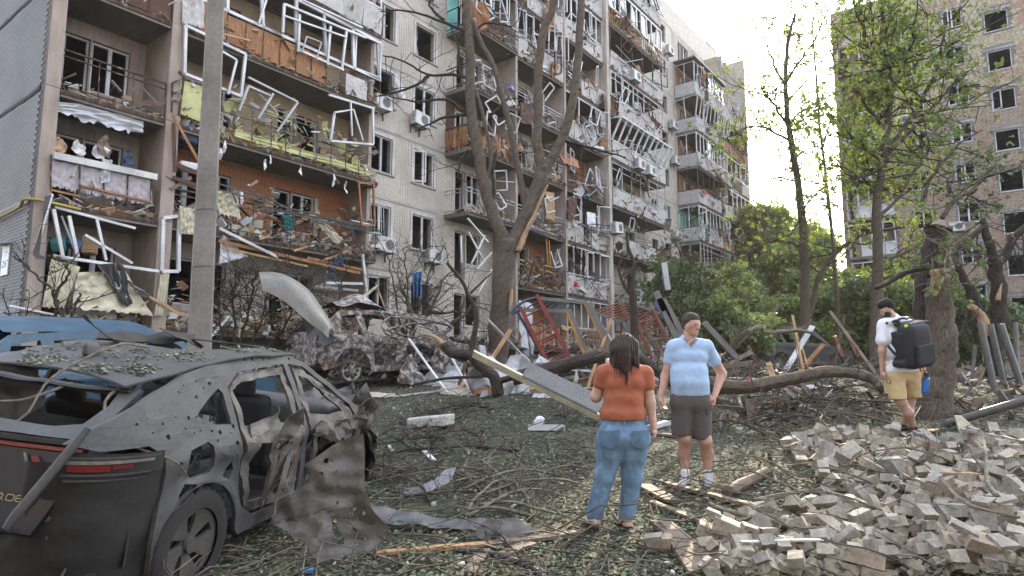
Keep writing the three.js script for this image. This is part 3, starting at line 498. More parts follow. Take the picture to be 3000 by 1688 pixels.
// ---------------------------------------------------------------- the brick block on the right
const RAZ = rad(37.5), R0 = V(25.19, 0, -49), RROT = -RAZ;
const Rw = (s, y, o) => V(R0.x + cos(RAZ) * s - sin(RAZ) * o, y, R0.z + sin(RAZ) * s + cos(RAZ) * o);
const brickBlock = thing('brick_apartment_block', 'ten-storey tan brick apartment block with empty windows standing at right', 'building', R0, RROT);
reseed(303);
{
  const S1 = 17, top = 29.5, wins = [], bal = [.35, 3.5];
  for (let k = 0; k < 9; k++) { wins.push([9.65, 10.97, 24.72 - 2.84 * k, 26.15 - 2.84 * k, 1]); wins.push([7.22, 8.42, 25.84 - 1.12 - 2.84 * k + 1.05, 27.2 - 1.12 - 2.84 * k + 1.05, 2]); wins.push([4.62, 5.74, 25.75 - 1.12 - 2.84 * k + 1.05, 27.1 - 1.12 - 2.84 * k + 1.05, 2]); wins.push([13.2, 14.5, 24.72 - 2.84 * k, 26.15 - 2.84 * k, 1]); }
  const W = wins.filter(w => w[2] > 2.2), bays = []; for (let k = 0; k < 9; k++) bays.push([.5, 3.4, 24.0 - 2.84 * k, 26.4 - 2.84 * k]);
  mat('mortar_wall', .2, .18, .155, { map: T.mottle });
  const holes = [...W, ...bays].filter(w => w[2] > .9).map(w => [[w[0], w[2]], [w[1], w[2]], [w[1], w[3]], [w[0], w[3]]]);
  const g = plate([[0, .5], [S1, .5], [S1, top], [0, top]], holes, .35, 0); g.translate(0, 0, -.35); g.computeVertexNormals();
  mesh('wall', boxUV(g), M.mortar_wall, brickBlock);
  mesh('side_wall', span(0, .3, .5, top, -13, -.35), M.mortar_wall, brickBlock); mesh('side_wall', span(S1 - .3, S1, .5, top, -13, -.35), M.mortar_wall, brickBlock); mesh('rear_wall', span(0, S1, .5, top, -13.3, -13), M.mortar_wall, brickBlock);
  mesh('roof', span(.3, S1 - .3, top - .4, top - .1, -13, -.36), M.slab_concrete, brickBlock);
  for (let k = 0; k < 10; k++) mesh('floor_slab', span(.3, S1 - .3, 23.65 - 2.84 * k - .22, 23.65 - 2.84 * k, -12.9, -.36), M.slab_concrete, brickBlock);
  mesh('corridor_wall', span(.3, S1 - .3, .6, top - .5, -5.2, -5), M.room_b, brickBlock);
  for (const s of [3.9, 6.5, 9.0, 12.2]) mesh('partition_wall', span(s - .08, s + .08, .6, top - .5, -5, -.4), M.room_c, brickBlock);
  // bricks: thousands of little blocks with tones of their own, larger above, finer below
  const L = [], m4 = new THREE.Matrix4();
  for (let y = 1.2; y < top - .05;) { const big = y > 19.6, h = big ? .15 : .078, l = big ? .3 : .26, sh = rnd() * l; for (let s = sh - l; s < S1 - .05;) { const q = l * R(.85, 1.1), a = s, b = s + q; s = b; if (a < 0 || b > S1) continue; if ([...W, ...bays].some(w => b > w[0] - .01 && a < w[1] + .01 && y + h > w[2] - .02 && y < w[3] + (w[4] ? .24 : .02))) continue; L.push([(a + b) / 2, y + h / 2, q - .02, h - .016]); } y += h; }
  mat('brick_face', 1, 1, 1, { map: T.mottle, roughness: .9 });
  const im = new THREE.InstancedMesh(boxUV(new THREE.BoxGeometry(1, 1, 1)), M.brick_face, L.length), c = new THREE.Color();
  L.forEach(([s, y, l, h], i) => { im.setMatrixAt(i, m4.makeScale(l, h, .03).setPosition(s, y, R(0, .006))); const pink = (fbm(s * .7, y * .5, 1) + R(-.25, .25)) > .16, v = R(.8, 1.1); c.setRGB(...(pink ? [.46 * v, .29 * v, .21 * v] : y > 19.6 ? [.5 * v, .42 * v, .28 * v] : [.45 * v, .35 * v, .26 * v])); im.setColorAt(i, c); });
  im.name = 'brick_course'; im.userData.kind = 'stuff'; brickBlock.add(im);
  for (const w of W) { mesh('lintel', span(w[0] - .25, w[1] + .25, w[3] + .02, w[3] + .22, 0, .03), M.concrete, brickBlock); windowFrame(brickBlock, w[0], w[1], w[2], w[3], -.06, M.white_pvc, w[4] === 1 ? pick([0, 0, 0, 2]) : pick([1, 1, 3, 1])); mesh('window_sill', span(w[0] - .05, w[1] + .05, w[2] - .05, w[2] - .005, -.06, .08), M.white_pvc, brickBlock); }
  bays.forEach((w, k) => { if (w[2] < 2) return; const b = part('balcony', brickBlock), y = w[2]; mesh('slab', span(.4, 3.5, y - .2, y - .02, -1.2, .75), M.slab_concrete, b); const pm = pick([M.brown_steel, M.pebble_panel, M.white_board, M.pine]); for (let i = 0; i < 4; i++) { if (rnd() < .15) continue; const q = mesh('parapet_panel', box(.74, .95, .04), pm, b); q.position.set(.82 + i * .77, y + .46, .73); q.rotation.x = R(-.05, .05); }
    mesh('parapet_panel', span(.42, .46, y, y + .95, .02, .68), pm, b);
    if (k % 2 === 0 || k > 3) for (let i = 0; i < 5; i++) mesh('glazing_post', beam(V(.45 + i * .75, y + .95, .7), V(.45 + i * .75 + R(-.1, .1), w[3], .7), .07, .06), M.white_pvc, b), i || mesh('glazing_rail', beam(V(.45, w[3] - .04, .7), V(3.45, w[3] - .04, .7), .07, .06), M.white_pvc, b);
    mesh('recess_wall', span(.51, 3.39, y - .01, w[3], -1.3, -1.25), pick([M.white_board, M.wallpaper, M.plaster, M.pine]), b); const d = part('door', b); mesh('door_leaf', span(1.9, 2.6, y + .05, y + 2, -1.24, -1.2), M.interior_dark, d); mesh('door_frame', [span(1.82, 1.9, y + .02, y + 2.08, -1.24, -1.18), span(2.6, 2.68, y + .02, y + 2.08, -1.24, -1.18)], M.white_pvc, d); });
}
// ---------------------------------------------------------------- trees
mat('bark', .165, .135, .112, { map: T.bark, bumpMap: T.barkB, bumpScale: .012, roughness: 1 });
mat('dark_bark', .07, .058, .049, { map: T.bark, bumpMap: T.barkB, bumpScale: .02, roughness: 1 });
mat('grey_bark', .25, .225, .19, { map: T.bark, bumpMap: T.barkB, bumpScale: .01, roughness: 1 });
mat('split_wood', .5, .36, .23, { map: T.wood, bumpMap: T.barkB, bumpScale: .01 });
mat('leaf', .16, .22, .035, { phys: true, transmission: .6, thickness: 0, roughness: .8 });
mat('shade_leaf', .09, .135, .035, { phys: true, transmission: .45, thickness: 0, roughness: .85 });  // darker copy of leaf, with shade put into its colour
const pxs = (l, d) => l.map(p => at(p[0], p[1], p[2] ?? d));
// one limb through pixel positions
function limb(name, parent, pts, r0, r1, m, seg = 9, opt = {}) {
  const n = max(8, pts.length * 5), c = curve(pts, n); const wob = opt.wob ?? r0 * .25; c.forEach((p, i) => { if (i && i < n) { p.x += wob * noise(i * .4, r0 * 50); p.z += wob * noise(i * .4, 9, r0 * 50); } });
  const o = mesh(name, tube(c, taper(r0, r1, n, opt.pw || 1), seg, { rough: opt.rough ?? .12, freq: opt.freq || 5 }), m, parent); return [c, taper(r0, r1, n)];
}
// side branches that divide again and again; returns the tips
function sprout(out, p, d, len, r, lev, tips, o) {
  const n = max(3, Math.round(len / (o.step || .18))), pts = [p.clone()], dir = d.clone().normalize(), q = p.clone();
  for (let i = 0; i < n; i++) { dir.x += R(-1, 1) * (o.kink || .16); dir.z += R(-1, 1) * (o.kink || .16); dir.y += R(-1, 1) * (o.kink || .16) + (o.lift || 0) * .1; dir.normalize(); q.addScaledVector(dir, len / n); pts.push(q.clone()); }
  out.push(tube(pts, taper(r, r * .45, n), lev > 1 ? 6 : lev > 0 ? 5 : 4, { open: true }));
  if (lev <= 0) { tips.push([pts[n], dir.clone()], [pts[floor(n / 2)], dir.clone()]); return; }
  const kids = o.kids || 4; for (let k = 0; k < kids; k++) { const f = floor(lerp(n * .3, n, (k + rnd()) / kids)), nd = dir.clone().multiplyScalar(.6).add(V(R(-1, 1), R(-.6, 1), R(-1, 1)).multiplyScalar(.8)); sprout(out, pts[min(n, f)], nd, len * R(.45, .7), r * .5, lev - 1, tips, o); }
  tips.push([pts[n], dir.clone()]);
}
function leafGeo(w, l) { const P = [0, 0, 0, w * .5, l * .35, w * .12, 0, l * .5, -w * .05, -w * .5, l * .4, w * .1, w * .3, l * .8, w * .05, 0, l, -w * .1, -w * .28, l * .85, w * .04]; const I = [0, 1, 2, 0, 2, 3, 1, 4, 2, 2, 4, 5, 2, 5, 6, 2, 6, 3]; const g = new THREE.BufferGeometry(); g.setAttribute('position', new THREE.Float32BufferAttribute(P, 3)); g.setIndex(I); g.computeVertexNormals(); return g; }
function sprigGeo(n, s) { const L = []; for (let i = 0; i < n; i++) { const g = leafGeo(s, s * 1.3); g.applyMatrix4(Mx.compose(V(R(-1, 1) * s, R(-1, 1) * s, R(-1, 1) * s), Qx.setFromEuler(Ex.set(R(0, 6), R(0, 6), R(0, 6))), V(1, 1, 1).multiplyScalar(R(.7, 1.2)))); L.push(g.toNonIndexed()); } return mergeGeometries(L); }
const sprigs = [sprigGeo(12, .048), sprigGeo(6, .1), sprigGeo(8, .3)];
function foliage(name, parent, spots, g, m, sc, tone) {
  const im = new THREE.InstancedMesh(g, m, spots.length), m4 = new THREE.Matrix4(), c = new THREE.Color();
  spots.forEach((p, i) => { im.setMatrixAt(i, m4.compose(p, Qx.setFromEuler(Ex.set(R(0, 6.3), R(0, 6.3), R(0, 6.3))), V(1, 1, 1).multiplyScalar(R(.6, 1.25) * sc))); const t = tone ? tone(p) : 1, v = R(.75, 1.3) * t; im.setColorAt(i, c.setRGB(v * R(.85, 1.25), v, v * R(.7, 1.1))); });
  im.name = name; im.userData.kind = 'stuff'; im.castShadow = im.receiveShadow = true; parent.add(im); return im;
}
const treeBase = (px, py, d) => { const p = at(px, py, d); p.y = gy(p.x, p.z); return p; };
function tree(name, label, px, d, group, cat = 'tree') { const p = treeBase(px, 1100, d); const g = thing(name, label, cat, p, 0, group); g.userData.base = 0; delete g.userData.base; return [g, l => pxs(l, d).map(q => q.sub(p)), p]; }
reseed(404);
// the bare forked tree in the middle
{
  const [g, L] = tree('forked_tree', 'tall bare tree forking into three limbs with a splintered pale wound', 1452, 15.5), m = M.bark;
  limb('trunk', g, L([[1450, 1125], [1456, 1060], [1466, 919], [1480, 779], [1492, 705]]), .255, .235, m, 14, { rough: .18 });
  const A = [limb('limb', g, L([[1486, 735], [1470, 690], [1447, 640], [1419, 547], [1405, 466], [1387, 373], [1377, 233], [1373, 93], [1368, 0], [1360, -170]]), .17, .1, m, 11),
    limb('limb', g, L([[1496, 730], [1515, 690], [1554, 605], [1585, 520], [1591, 490]]), .19, .165, m, 11), limb('limb', g, L([[1589, 510], [1578, 450], [1573, 419], [1575, 326], [1577, 210], [1591, 93], [1619, 23], [1650, -120]]), .13, .09, m, 10), limb('limb', g, L([[1588, 512], [1610, 475], [1629, 442], [1666, 349], [1689, 210], [1699, 70], [1703, 0], [1715, -160]]), .13, .085, m, 10),
    limb('limb', g, L([[1542, 620], [1535, 582], [1517, 489], [1494, 373], [1470, 279], [1442, 186], [1410, 126], [1385, 60]]), .085, .06, m, 9), limb('limb', g, L([[1420, 560], [1424, 536], [1438, 466], [1428, 396], [1405, 303], [1388, 250]]), .055, .045, m, 8), limb('limb', g, L([[1440, 612], [1448, 560], [1444, 500], [1455, 440]]), .05, .03, M.dark_bark, 8)];
  const tw = [], tips = [], S = [[[1368, 228], [1326, 219], [1256, 219], [1177, 177], [1121, 163]], [[1368, 335], [1303, 345], [1261, 362], [1215, 385]], [[1363, 326], [1307, 293], [1224, 298], [1150, 285]], [[1368, 93], [1298, 65], [1200, 33], [1116, 33]], [[1387, 112], [1419, 70], [1503, 77]], [[1350, 225], [1345, 180], [1340, 130], [1320, 80]], [[1300, 60], [1262, 20], [1255, -30]], [[1647, 410], [1700, 425], [1782, 447], [1834, 461]], [[1256, 219], [1220, 250], [1160, 270], [1110, 280]], [[1440, 335], [1480, 300], [1490, 280]], [[1372, 440], [1350, 470], [1340, 520]]];
  for (const s of S) { const [c, r] = limb('branch', g, L(s), .045, .016, M.dark_bark, 7, { wob: .05 }); for (let i = 6; i < c.length; i += 3) sprout(tw, c[i], V(R(-1, 1), R(-.7, .8), R(-.6, .6)), R(.4, 1.1), .011, 1, tips, { kids: 3, kink: .3 }); }
  mesh('twig', tw, M.dark_bark, g, 'stuff');
  const z = V(.05, .0, .125), sp = L([[1598, 545], [1580, 585], [1560, 630], [1532, 690], [1510, 740]]).map((p, i) => p.add(z)); mesh('torn_wood', tube(curve(sp, 20), taper(.02, .08, 20), 8, { rough: .35, freq: 9 }), M.split_wood, g);
  const sq = L([[1488, 850], [1482, 900], [1480, 930]]).map(p => p.add(V(.1, 0, .2))); mesh('torn_wood', tube(curve(sq, 10), [.02, .04, .05, .055, .05, .045, .04, .03, .02, .015, .01], 6, { rough: .4 }), M.split_wood, g);
}
{ // the charred sapling
  const [g, L] = tree('charred_sapling', 'slim blackened broken sapling standing between the climbing frames', 1860, 13.2);
  limb('trunk', g, L([[1862, 1115], [1860, 1003], [1855, 873], [1850, 850]]), .085, .075, M.dark_bark); limb('limb', g, L([[1850, 860], [1857, 779], [1843, 733], [1834, 691]]), .055, .02, M.dark_bark); limb('limb', g, L([[1851, 866], [1829, 835], [1813, 789], [1824, 752]]), .04, .018, M.dark_bark); limb('limb', g, L([[1846, 740], [1830, 750], [1808, 738]]), .02, .012, M.dark_bark);
}
{ // the snapped black limb that bends over the yard
  const d = 11, base = treeBase(1462, 1100, d), g = thing('charred_limb', 'thick black bent limb broken off and propped before the forked tree', 'branch', base), L = (l, q = d) => pxs(l, q).map(p => p.sub(base));
  limb('stem', g, L([[1461, 1160], [1448, 1108], [1420, 1082], [1398, 1062], [1376, 1040], [1326, 1034], [1300, 1010]]), .1, .085, M.dark_bark, 10); limb('branch', g, L([[1378, 1042], [1390, 979], [1395, 929], [1390, 899], [1376, 874], [1354, 824], [1310, 770]]), .055, .025, M.dark_bark); limb('branch', g, L([[1378, 860], [1400, 838], [1440, 800]]), .025, .012, M.dark_bark); limb('branch', g, L([[1440, 1100], [1380, 1105], [1300, 1110], [1210, 1128]]), .03, .02, M.dark_bark); limb('branch', g, L([[1455, 1120], [1500, 1105], [1560, 1080]]), .06, .05, M.dark_bark);
  const e = L([[1303, 1012], [1288, 1000], [1270, 986], [1245, 978]]); mesh('torn_wood', tube(curve(e, 8), taper(.075, .02, 8), 6, { rough: .4 }), M.split_wood, g); mesh('torn_wood', tube(curve(L([[1302, 1000], [1312, 1030], [1316, 1052]]), 6), taper(.04, .008, 6), 5, { rough: .5 }), M.split_wood, g);
}
// thin broken trees in front of the long block
function bareShrub(label, pts, d, o = {}) {
  const base = treeBase(pts[0][0], 1100, d), g = thing(o.name || 'bare_shrub', label, o.cat || 'shrub', base, 0, o.group), tw = [], tips = [];
  const stems = [pts, ...(o.more || [])]; for (const s of stems) { const q = pxs(s, d).map(p => p.sub(base)); const [c] = limb('stem', g, q, o.r || .05, .014, o.m || M.dark_bark, 7, { wob: .08 }); for (let i = o.from || 4; i < c.length; i += o.every || 2) sprout(tw, c[i], V(R(-1, 1), R(-.3, 1), R(-1, 1)), R(.5, 1.2) * (o.len || 1), .012, o.lev ?? 2, tips, { kids: o.kids || 3, kink: .3 }); }
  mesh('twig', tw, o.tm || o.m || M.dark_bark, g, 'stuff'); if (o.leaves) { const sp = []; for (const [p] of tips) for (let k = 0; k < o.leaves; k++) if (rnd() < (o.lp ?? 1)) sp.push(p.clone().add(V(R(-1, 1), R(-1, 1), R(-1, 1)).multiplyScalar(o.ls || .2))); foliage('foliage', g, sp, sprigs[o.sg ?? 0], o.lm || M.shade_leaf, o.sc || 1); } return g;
}
bareShrub('leafless twisted tree with torn pale limb before the tiled wall', [[1203, 1100], [1205, 1000], [1215, 955], [1260, 905], [1278, 870], [1290, 830], [1330, 790]], 15, { name: 'bare_tree', cat: 'tree', r: .075, m: M.bark, tm: M.dark_bark, more: [[[1215, 955], [1200, 900], [1180, 850], [1165, 800]], [[1240, 930], [1255, 915], [1300, 918], [1340, 912]], [[1230, 1010], [1280, 995], [1330, 945], [1365, 920], [1385, 880]]], every: 2 });
bareShrub('thicket of fine bare twigs at the foot of the tiled wall', [[1180, 1100], [1170, 950], [1150, 820], [1130, 740]], 19, { more: [[[1200, 1090], [1230, 900], [1260, 790], [1300, 720]], [[1190, 1095], [1195, 900], [1190, 800], [1180, 730]]], r: .03, every: 2, lev: 2, kids: 4 });
bareShrub('dense dark thicket of dead twigs beside the concrete pole', [[700, 1080], [690, 960], [680, 880], [700, 800]], 13.2, { more: [[[720, 1085], [760, 960], [780, 870], [790, 790]], [[690, 1080], [650, 980], [640, 900], [650, 830]], [[740, 1085], [820, 980], [860, 900], [900, 840]], [[700, 1085], [720, 950], [740, 850], [745, 790]], [[760, 1085], [850, 1010], [930, 960], [990, 900]]], r: .03, every: 1, lev: 2, kids: 4, len: .75, leaves: 1, lp: .01, ls: .1, sc: .5 });
bareShrub('thin bare saplings rising past the rolled metal sheet', [[980, 1080], [985, 960], [1000, 860], [1015, 760]], 16, { more: [[[940, 1080], [900, 950], [880, 830], [820, 730]], [[1010, 1080], [1060, 960], [1090, 880]]], r: .025, lev: 1, every: 2 });
bareShrub('spindly leafless sapling in front of the corrugated sheet', [[195, 1010], [165, 960], [168, 900], [150, 850], [100, 800], [40, 750]], 11.3, { more: [[[200, 1000], [225, 905], [232, 858]], [[190, 950], [170, 870], [200, 800], [185, 760]], [[195, 1010], [130, 960], [60, 950], [10, 915]]], r: .035, lev: 1, kids: 3, every: 3, len: .6, leaves: 1, lp: .12, ls: .05, sc: .5 });
// ---- leafy trees
function leafy(name, label, d, px, spec) {
  const [g, L, base] = tree(name, label, px, d, spec.group), tw = [], tips = [], n0 = spec.limbs.length;
  spec.limbs.forEach(([pts, r0, r1], i) => { const dz = i && !spec.flat ? R(-1.6, 1.6) : 0, pt = L(pts); if (i) pt.forEach((p, k) => { const s = 1 + dz * k / pt.length / d; const w = p.clone().add(base).sub(V(0, EYE, 0)).multiplyScalar(s).add(V(0, EYE, 0)).sub(base); p.copy(w); });
    const [c, r] = limb(i ? 'branch' : 'trunk', g, pt, r0, r1, spec.m || M.bark, i ? 8 : 11, { wob: i ? .1 : .05 });
    const s0 = floor(c.length * (i ? .25 : spec.t0 ?? .55)); for (let k = s0; k < c.length; k += spec.every || 2) { if (rnd() > (spec.dens ?? 1)) continue; const y = c[k].y + base.y; sprout(tw, c[k], V(R(-1, 1), R(-.5, .8) + (spec.lift || 0), R(-1, 1)), R(.7, 1.9) * (spec.len || 1), min(.03, r[k] * .4 + .006), spec.lev ?? 2, tips, { kids: spec.kids || 3, kink: .22, lift: spec.lift || 0 }); } });
  mesh('twig', tw, spec.tm || M.dark_bark, g, 'stuff');
  const sp = []; for (const [p] of tips) { const w = p.clone().add(base); const k = spec.leaf(w); for (let i = 0; i < floor(k) + (rnd() < k % 1 ? 1 : 0); i++) sp.push(p.clone().add(V(R(-1, 1), R(-1, 1), R(-1, 1)).multiplyScalar(.26))); }
  foliage('crown', g, sp, sprigs[spec.sg || 0], spec.lm || M.leaf, spec.sc || 1); return g;
}
leafy('leafy_tree', 'tall thin tree with sparse leaves against the white sky gap', 24, 2350, { t0: .5, every: 2, dens: .8, kids: 3, len: 1.1, sc: 1.25, leaf: w => w.y < 5.5 ? .12 : w.y > 9 ? .75 : .38,
  limbs: [[[[2345, 1105], [2358, 956], [2358, 807], [2353, 678], [2345, 599], [2324, 449], [2306, 342], [2302, 235], [2310, 120], [2330, 40]], .2, .05], [[[2371, 926], [2400, 815], [2435, 755], [2486, 713], [2542, 683], [2649, 665]], .11, .05], [[[2341, 721], [2285, 704], [2221, 721], [2165, 760]], .06, .02], [[[2311, 411], [2242, 376], [2178, 376], [2150, 420]], .05, .015], [[[2306, 368], [2268, 308], [2234, 278], [2170, 240]], .05, .015], [[[2315, 364], [2349, 325], [2413, 304], [2440, 260]], .05, .015], [[[2324, 470], [2362, 441], [2405, 432], [2430, 480]], .04, .012], [[[2328, 530], [2276, 522], [2221, 565], [2190, 640]], .04, .012], [[[2302, 240], [2350, 170], [2400, 90], [2430, 20]], .05, .015], [[[2302, 260], [2260, 170], [2240, 110], [2280, 40]], .05, .015], [[[2306, 300], [2370, 230], [2400, 180]], .04, .012], [[[2350, 620], [2400, 560], [2440, 540]], .04, .012]] });
leafy('leafy_tree', 'full-crowned tree with sunlit yellow-green leaves before the brick block', 20, 2565, { t0: .45, every: 1, dens: .75, kids: 3, len: 1.15, sc: 1.35, leaf: w => w.y < 4 ? .15 : .8 * smooth(17, 11, w.x) + .12,
  limbs: [[[[2565, 1105], [2567, 935], [2572, 721], [2567, 635], [2580, 520], [2593, 449], [2602, 342], [2602, 214], [2590, 100], [2585, -20]], .17, .06], [[[2606, 436], [2662, 355], [2720, 260], [2760, 150], [2770, 40]], .08, .03], [[[2600, 450], [2696, 355], [2777, 265], [2830, 210]], .07, .02], [[[2670, 345], [2760, 325], [2820, 316], [2905, 308]], .05, .015], [[[2585, 372], [2520, 282], [2456, 205], [2430, 140]], .06, .02], [[[2602, 300], [2650, 180], [2680, 80], [2690, -20]], .06, .02], [[[2600, 250], [2540, 140], [2510, 40], [2490, -40]], .06, .02], [[[2585, 480], [2520, 420], [2470, 400], [2440, 380]], .05, .015], [[[2575, 560], [2520, 520], [2480, 520]], .05, .015], [[[2570, 640], [2660, 560], [2700, 530], [2780, 560]], .06, .02], [[[2570, 780], [2650, 740], [2720, 700]], .06, .02], [[[2602, 214], [2560, 110], [2550, 20]], .05, .02]] });
leafy('leafy_tree', 'slender young tree with pale leaves left of the brick block', 27, 2450, { t0: .3, every: 2, dens: .7, kids: 3, sc: 1.2, leaf: w => w.y > 8 ? .5 : .2, limbs: [[[[2455, 1100], [2452, 900], [2440, 700], [2420, 520], [2400, 340], [2390, 200], [2380, 60]], .09, .03], [[[2425, 560], [2390, 430], [2370, 330]], .04, .012], [[[2410, 440], [2440, 330], [2450, 220]], .04, .012]] });
leafy('leafy_tree', 'dark bare-limbed tree with few leaves toned dark for shade at right edge', 16, 2850, { t0: .3, every: 2, dens: .65, kids: 3, len: .8, sc: 1, lm: M.shade_leaf, leaf: w => w.y > 4.5 ? .3 : .1, limbs: [[[[2760, 640], [2800, 585], [2850, 555], [2880, 520], [2960, 500], [3060, 480]], .06, .02], [[[2800, 585], [2780, 540], [2800, 500], [2860, 460]], .04, .015], [[[2855, 555], [2830, 600], [2920, 610]], .03, .01], [[[2700, 590], [2740, 500], [2800, 430], [2880, 380]], .05, .015], [[[2640, 560], [2700, 470], [2720, 420]], .05, .02]] });  // crown takes the darker leaf colour to stand for shade
// big broken trunks at right
{
  const d = 10.2, base = treeBase(2735, 1100, d), g = thing('snapped_tree', 'massive snapped trunk with torn pale wood behind the man with the backpack', 'tree', base), L = (l, q = d) => pxs(l, q).map(p => p.sub(base));
  limb('trunk', g, L([[2732, 1230], [2740, 1190], [2752, 1120], [2756, 1000], [2752, 880], [2748, 820]]), .27, .15, M.bark, 16, { rough: .3, freq: 4 }); limb('trunk', g, L([[2698, 1120], [2700, 960], [2712, 860], [2728, 780], [2745, 700], [2752, 668]], 10.5), .13, .19, M.dark_bark, 14, { rough: .25 });
  mesh('torn_wood', tube(curve(L([[2745, 790], [2748, 820], [2742, 850], [2738, 868]], 9.98), 10), taper(.11, .03, 10), 7, { rough: .4 }), M.split_wood, g); mesh('torn_wood', tube(curve(L([[2752, 672], [2756, 660], [2762, 648]], 10.45), 5), taper(.16, .05, 5), 8, { rough: .6, freq: 9 }), M.old_wood, g);
  for (const l of [[[2720, 1195], [2690, 1215], [2660, 1225]], [[2750, 1195], [2790, 1210], [2815, 1212]], [[2735, 1200], [2735, 1225], [2730, 1240]]]) limb('root', g, L(l), .13, .04, M.bark, 9); limb('branch', g, L([[2720, 780], [2650, 800], [2600, 830], [2565, 845]]), .05, .03, M.dark_bark);
  const tw = [], tips = []; for (let i = 0; i < 26; i++) sprout(tw, at(2720 + R(-30, 60), R(660, 830), 10.2 + R(-.3, .3)).sub(base), V(R(-1, 1), R(-1, .3), R(-1, 1)), R(.3, .9), .01, 1, tips, { kids: 2, kink: .4 }); mesh('twig', tw, M.old_wood, g, 'stuff'); foliage('foliage', g, tips.filter(() => rnd() < .5).map(t => t[0]), sprigs[0], M.shade_leaf, .8);
}
{
  const d = 13, base = treeBase(2920, 1100, d), g = thing('broken_tree', 'splintered tree with jagged forked limbs at far right', 'tree', base), L = (l, q = d) => pxs(l, q).map(p => p.sub(base)), tw = [], tips = [];
  limb('trunk', g, L([[2915, 1110], [2912, 1000], [2927, 935], [2923, 828], [2912, 764]]), .19, .12, M.dark_bark, 11, { rough: .25 }); const S = [[[[2914, 780], [2900, 720], [2884, 661], [2880, 640]], .1, .05], [[[2915, 775], [2944, 751], [2970, 700], [3000, 670], [3030, 640]], .09, .06], [[[2888, 985], [2870, 930], [2854, 871], [2825, 820], [2807, 777], [2803, 730], [2841, 700], [2880, 665]], .1, .05], [[[2944, 751], [2955, 720], [2962, 690]], .06, .05], [[[2925, 960], [2960, 945], [2985, 930]], .04, .03]]; for (const [p, a, b] of S) { const [c] = limb('limb', g, L(p), a, b, M.dark_bark, 9, { rough: .2 }); for (let i = 5; i < c.length; i += 3) sprout(tw, c[i], V(R(-1, 1), R(-1.4, .1), R(-1, 1)), R(.5, 1.3), .014, 2, tips, { kids: 3, kink: .3, lift: -.6 }); }
  mesh('twig', tw, M.dark_bark, g, 'stuff'); mesh('torn_wood', tube(curve(L([[2888, 985], [2878, 930], [2850, 900], [2835, 905]], 12.8), 8), taper(.12, .03, 8), 7, { rough: .5 }), M.split_wood, g); mesh('torn_wood', tube(curve(L([[2922, 880], [2930, 850], [2936, 830]], 12.8), 6), taper(.05, .01, 6), 6, { rough: .5 }), M.split_wood, g);
}
// ---- the green mass that closes the gap
function farTree(label, px, py, d, rx, ry, o = {}) {
  const c = at(px, py, d), base = V(c.x, gy(c.x, c.z), c.z), g = thing(o.name || 'broadleaf_tree', label, o.cat || 'tree', base, 0, o.group || 'green trees between the two blocks'); c.sub(base);
  mesh('trunk', tube(curve([V(0, -.1, 0), V(R(-.2, .2), c.y * .5, 0), V(c.x, c.y, c.z)], 8), taper(o.tr || .22, .08, 8), 7), M.dark_bark, g);
  const tw = []; for (let i = 0; i < 9; i++) tw.push(tube(curve([V(c.x * .5, c.y * R(.4, .9), 0), V(c.x + R(-.5, .5) * rx, c.y + R(-.4, .4) * ry, R(-.5, .5) * rx), V(c.x + R(-.9, .9) * rx, c.y + R(-.6, .8) * ry, R(-.9, .9) * rx)], 6), taper(.06, .015, 6), 5)); mesh('branch', tw, M.dark_bark, g, 'stuff');
  const sp = [], cl = []; for (let i = 0; i < (o.cl || 34); i++) { const a = R(0, 6.3), b = Math.acos(R(-1, 1)), q = Math.pow(rnd(), .45); cl.push(V(c.x + rx * q * sin(b) * cos(a), c.y + ry * q * cos(b), c.z + rx * q * sin(b) * sin(a))); }
  for (let i = 0; i < (o.n || 2600); i++) { const k = pick(cl), a = R(0, 6.3), b = Math.acos(R(-1, 1)), q = Math.pow(rnd(), .5) * (o.cr || .2) * (rx + ry); sp.push(V(k.x + q * sin(b) * cos(a), max(.15, k.y + q * .7 * cos(b)), k.z + q * sin(b) * sin(a))); }
  foliage('crown', g, sp, sprigs[o.sg ?? 2], o.m || M.leaf, o.sc || .8); return g;
}
reseed(505);
farTree('tall green tree at the end of the long block, left of the gap', 2200, 775, 54, 3.2, 4.8, { n: 3400 });
farTree('rounded green tree low in the middle of the gap', 2290, 800, 58, 4.6, 4.9, { n: 3800 });
farTree('bushy green tree right of the gap beside the brick block', 2400, 870, 47, 3.6, 4.2, { n: 3200 });
farTree('low sunlit bush at the bottom of the gap', 2230, 985, 40, 2.4, 2.1, { name: 'leafy_bush', cat: 'bush', n: 2400, sc: .6, tr: .08 });
farTree('low sunlit bush right of the thin tree', 2420, 960, 36, 2.2, 2.2, { name: 'leafy_bush', cat: 'bush', n: 2400, sc: .6, tr: .08 });
farTree('yellow-green bush behind the leafy trunk', 2490, 1000, 33, 2.2, 1.8, { name: 'leafy_bush', cat: 'bush', n: 2400, sc: .55, tr: .08 });
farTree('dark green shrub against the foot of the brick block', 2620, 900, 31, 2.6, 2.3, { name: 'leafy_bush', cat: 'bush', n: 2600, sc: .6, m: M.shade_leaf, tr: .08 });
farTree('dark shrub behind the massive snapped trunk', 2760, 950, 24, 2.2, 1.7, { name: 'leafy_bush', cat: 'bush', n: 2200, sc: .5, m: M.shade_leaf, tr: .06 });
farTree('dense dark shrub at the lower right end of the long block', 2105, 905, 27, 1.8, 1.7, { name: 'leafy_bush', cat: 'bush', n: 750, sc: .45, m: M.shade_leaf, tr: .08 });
farTree('dark shrub below the balconies above the climbing frame', 1995, 850, 24, 1.3, 1.4, { name: 'leafy_bush', cat: 'bush', n: 700, sc: .4, m: M.shade_leaf, tr: .06 });
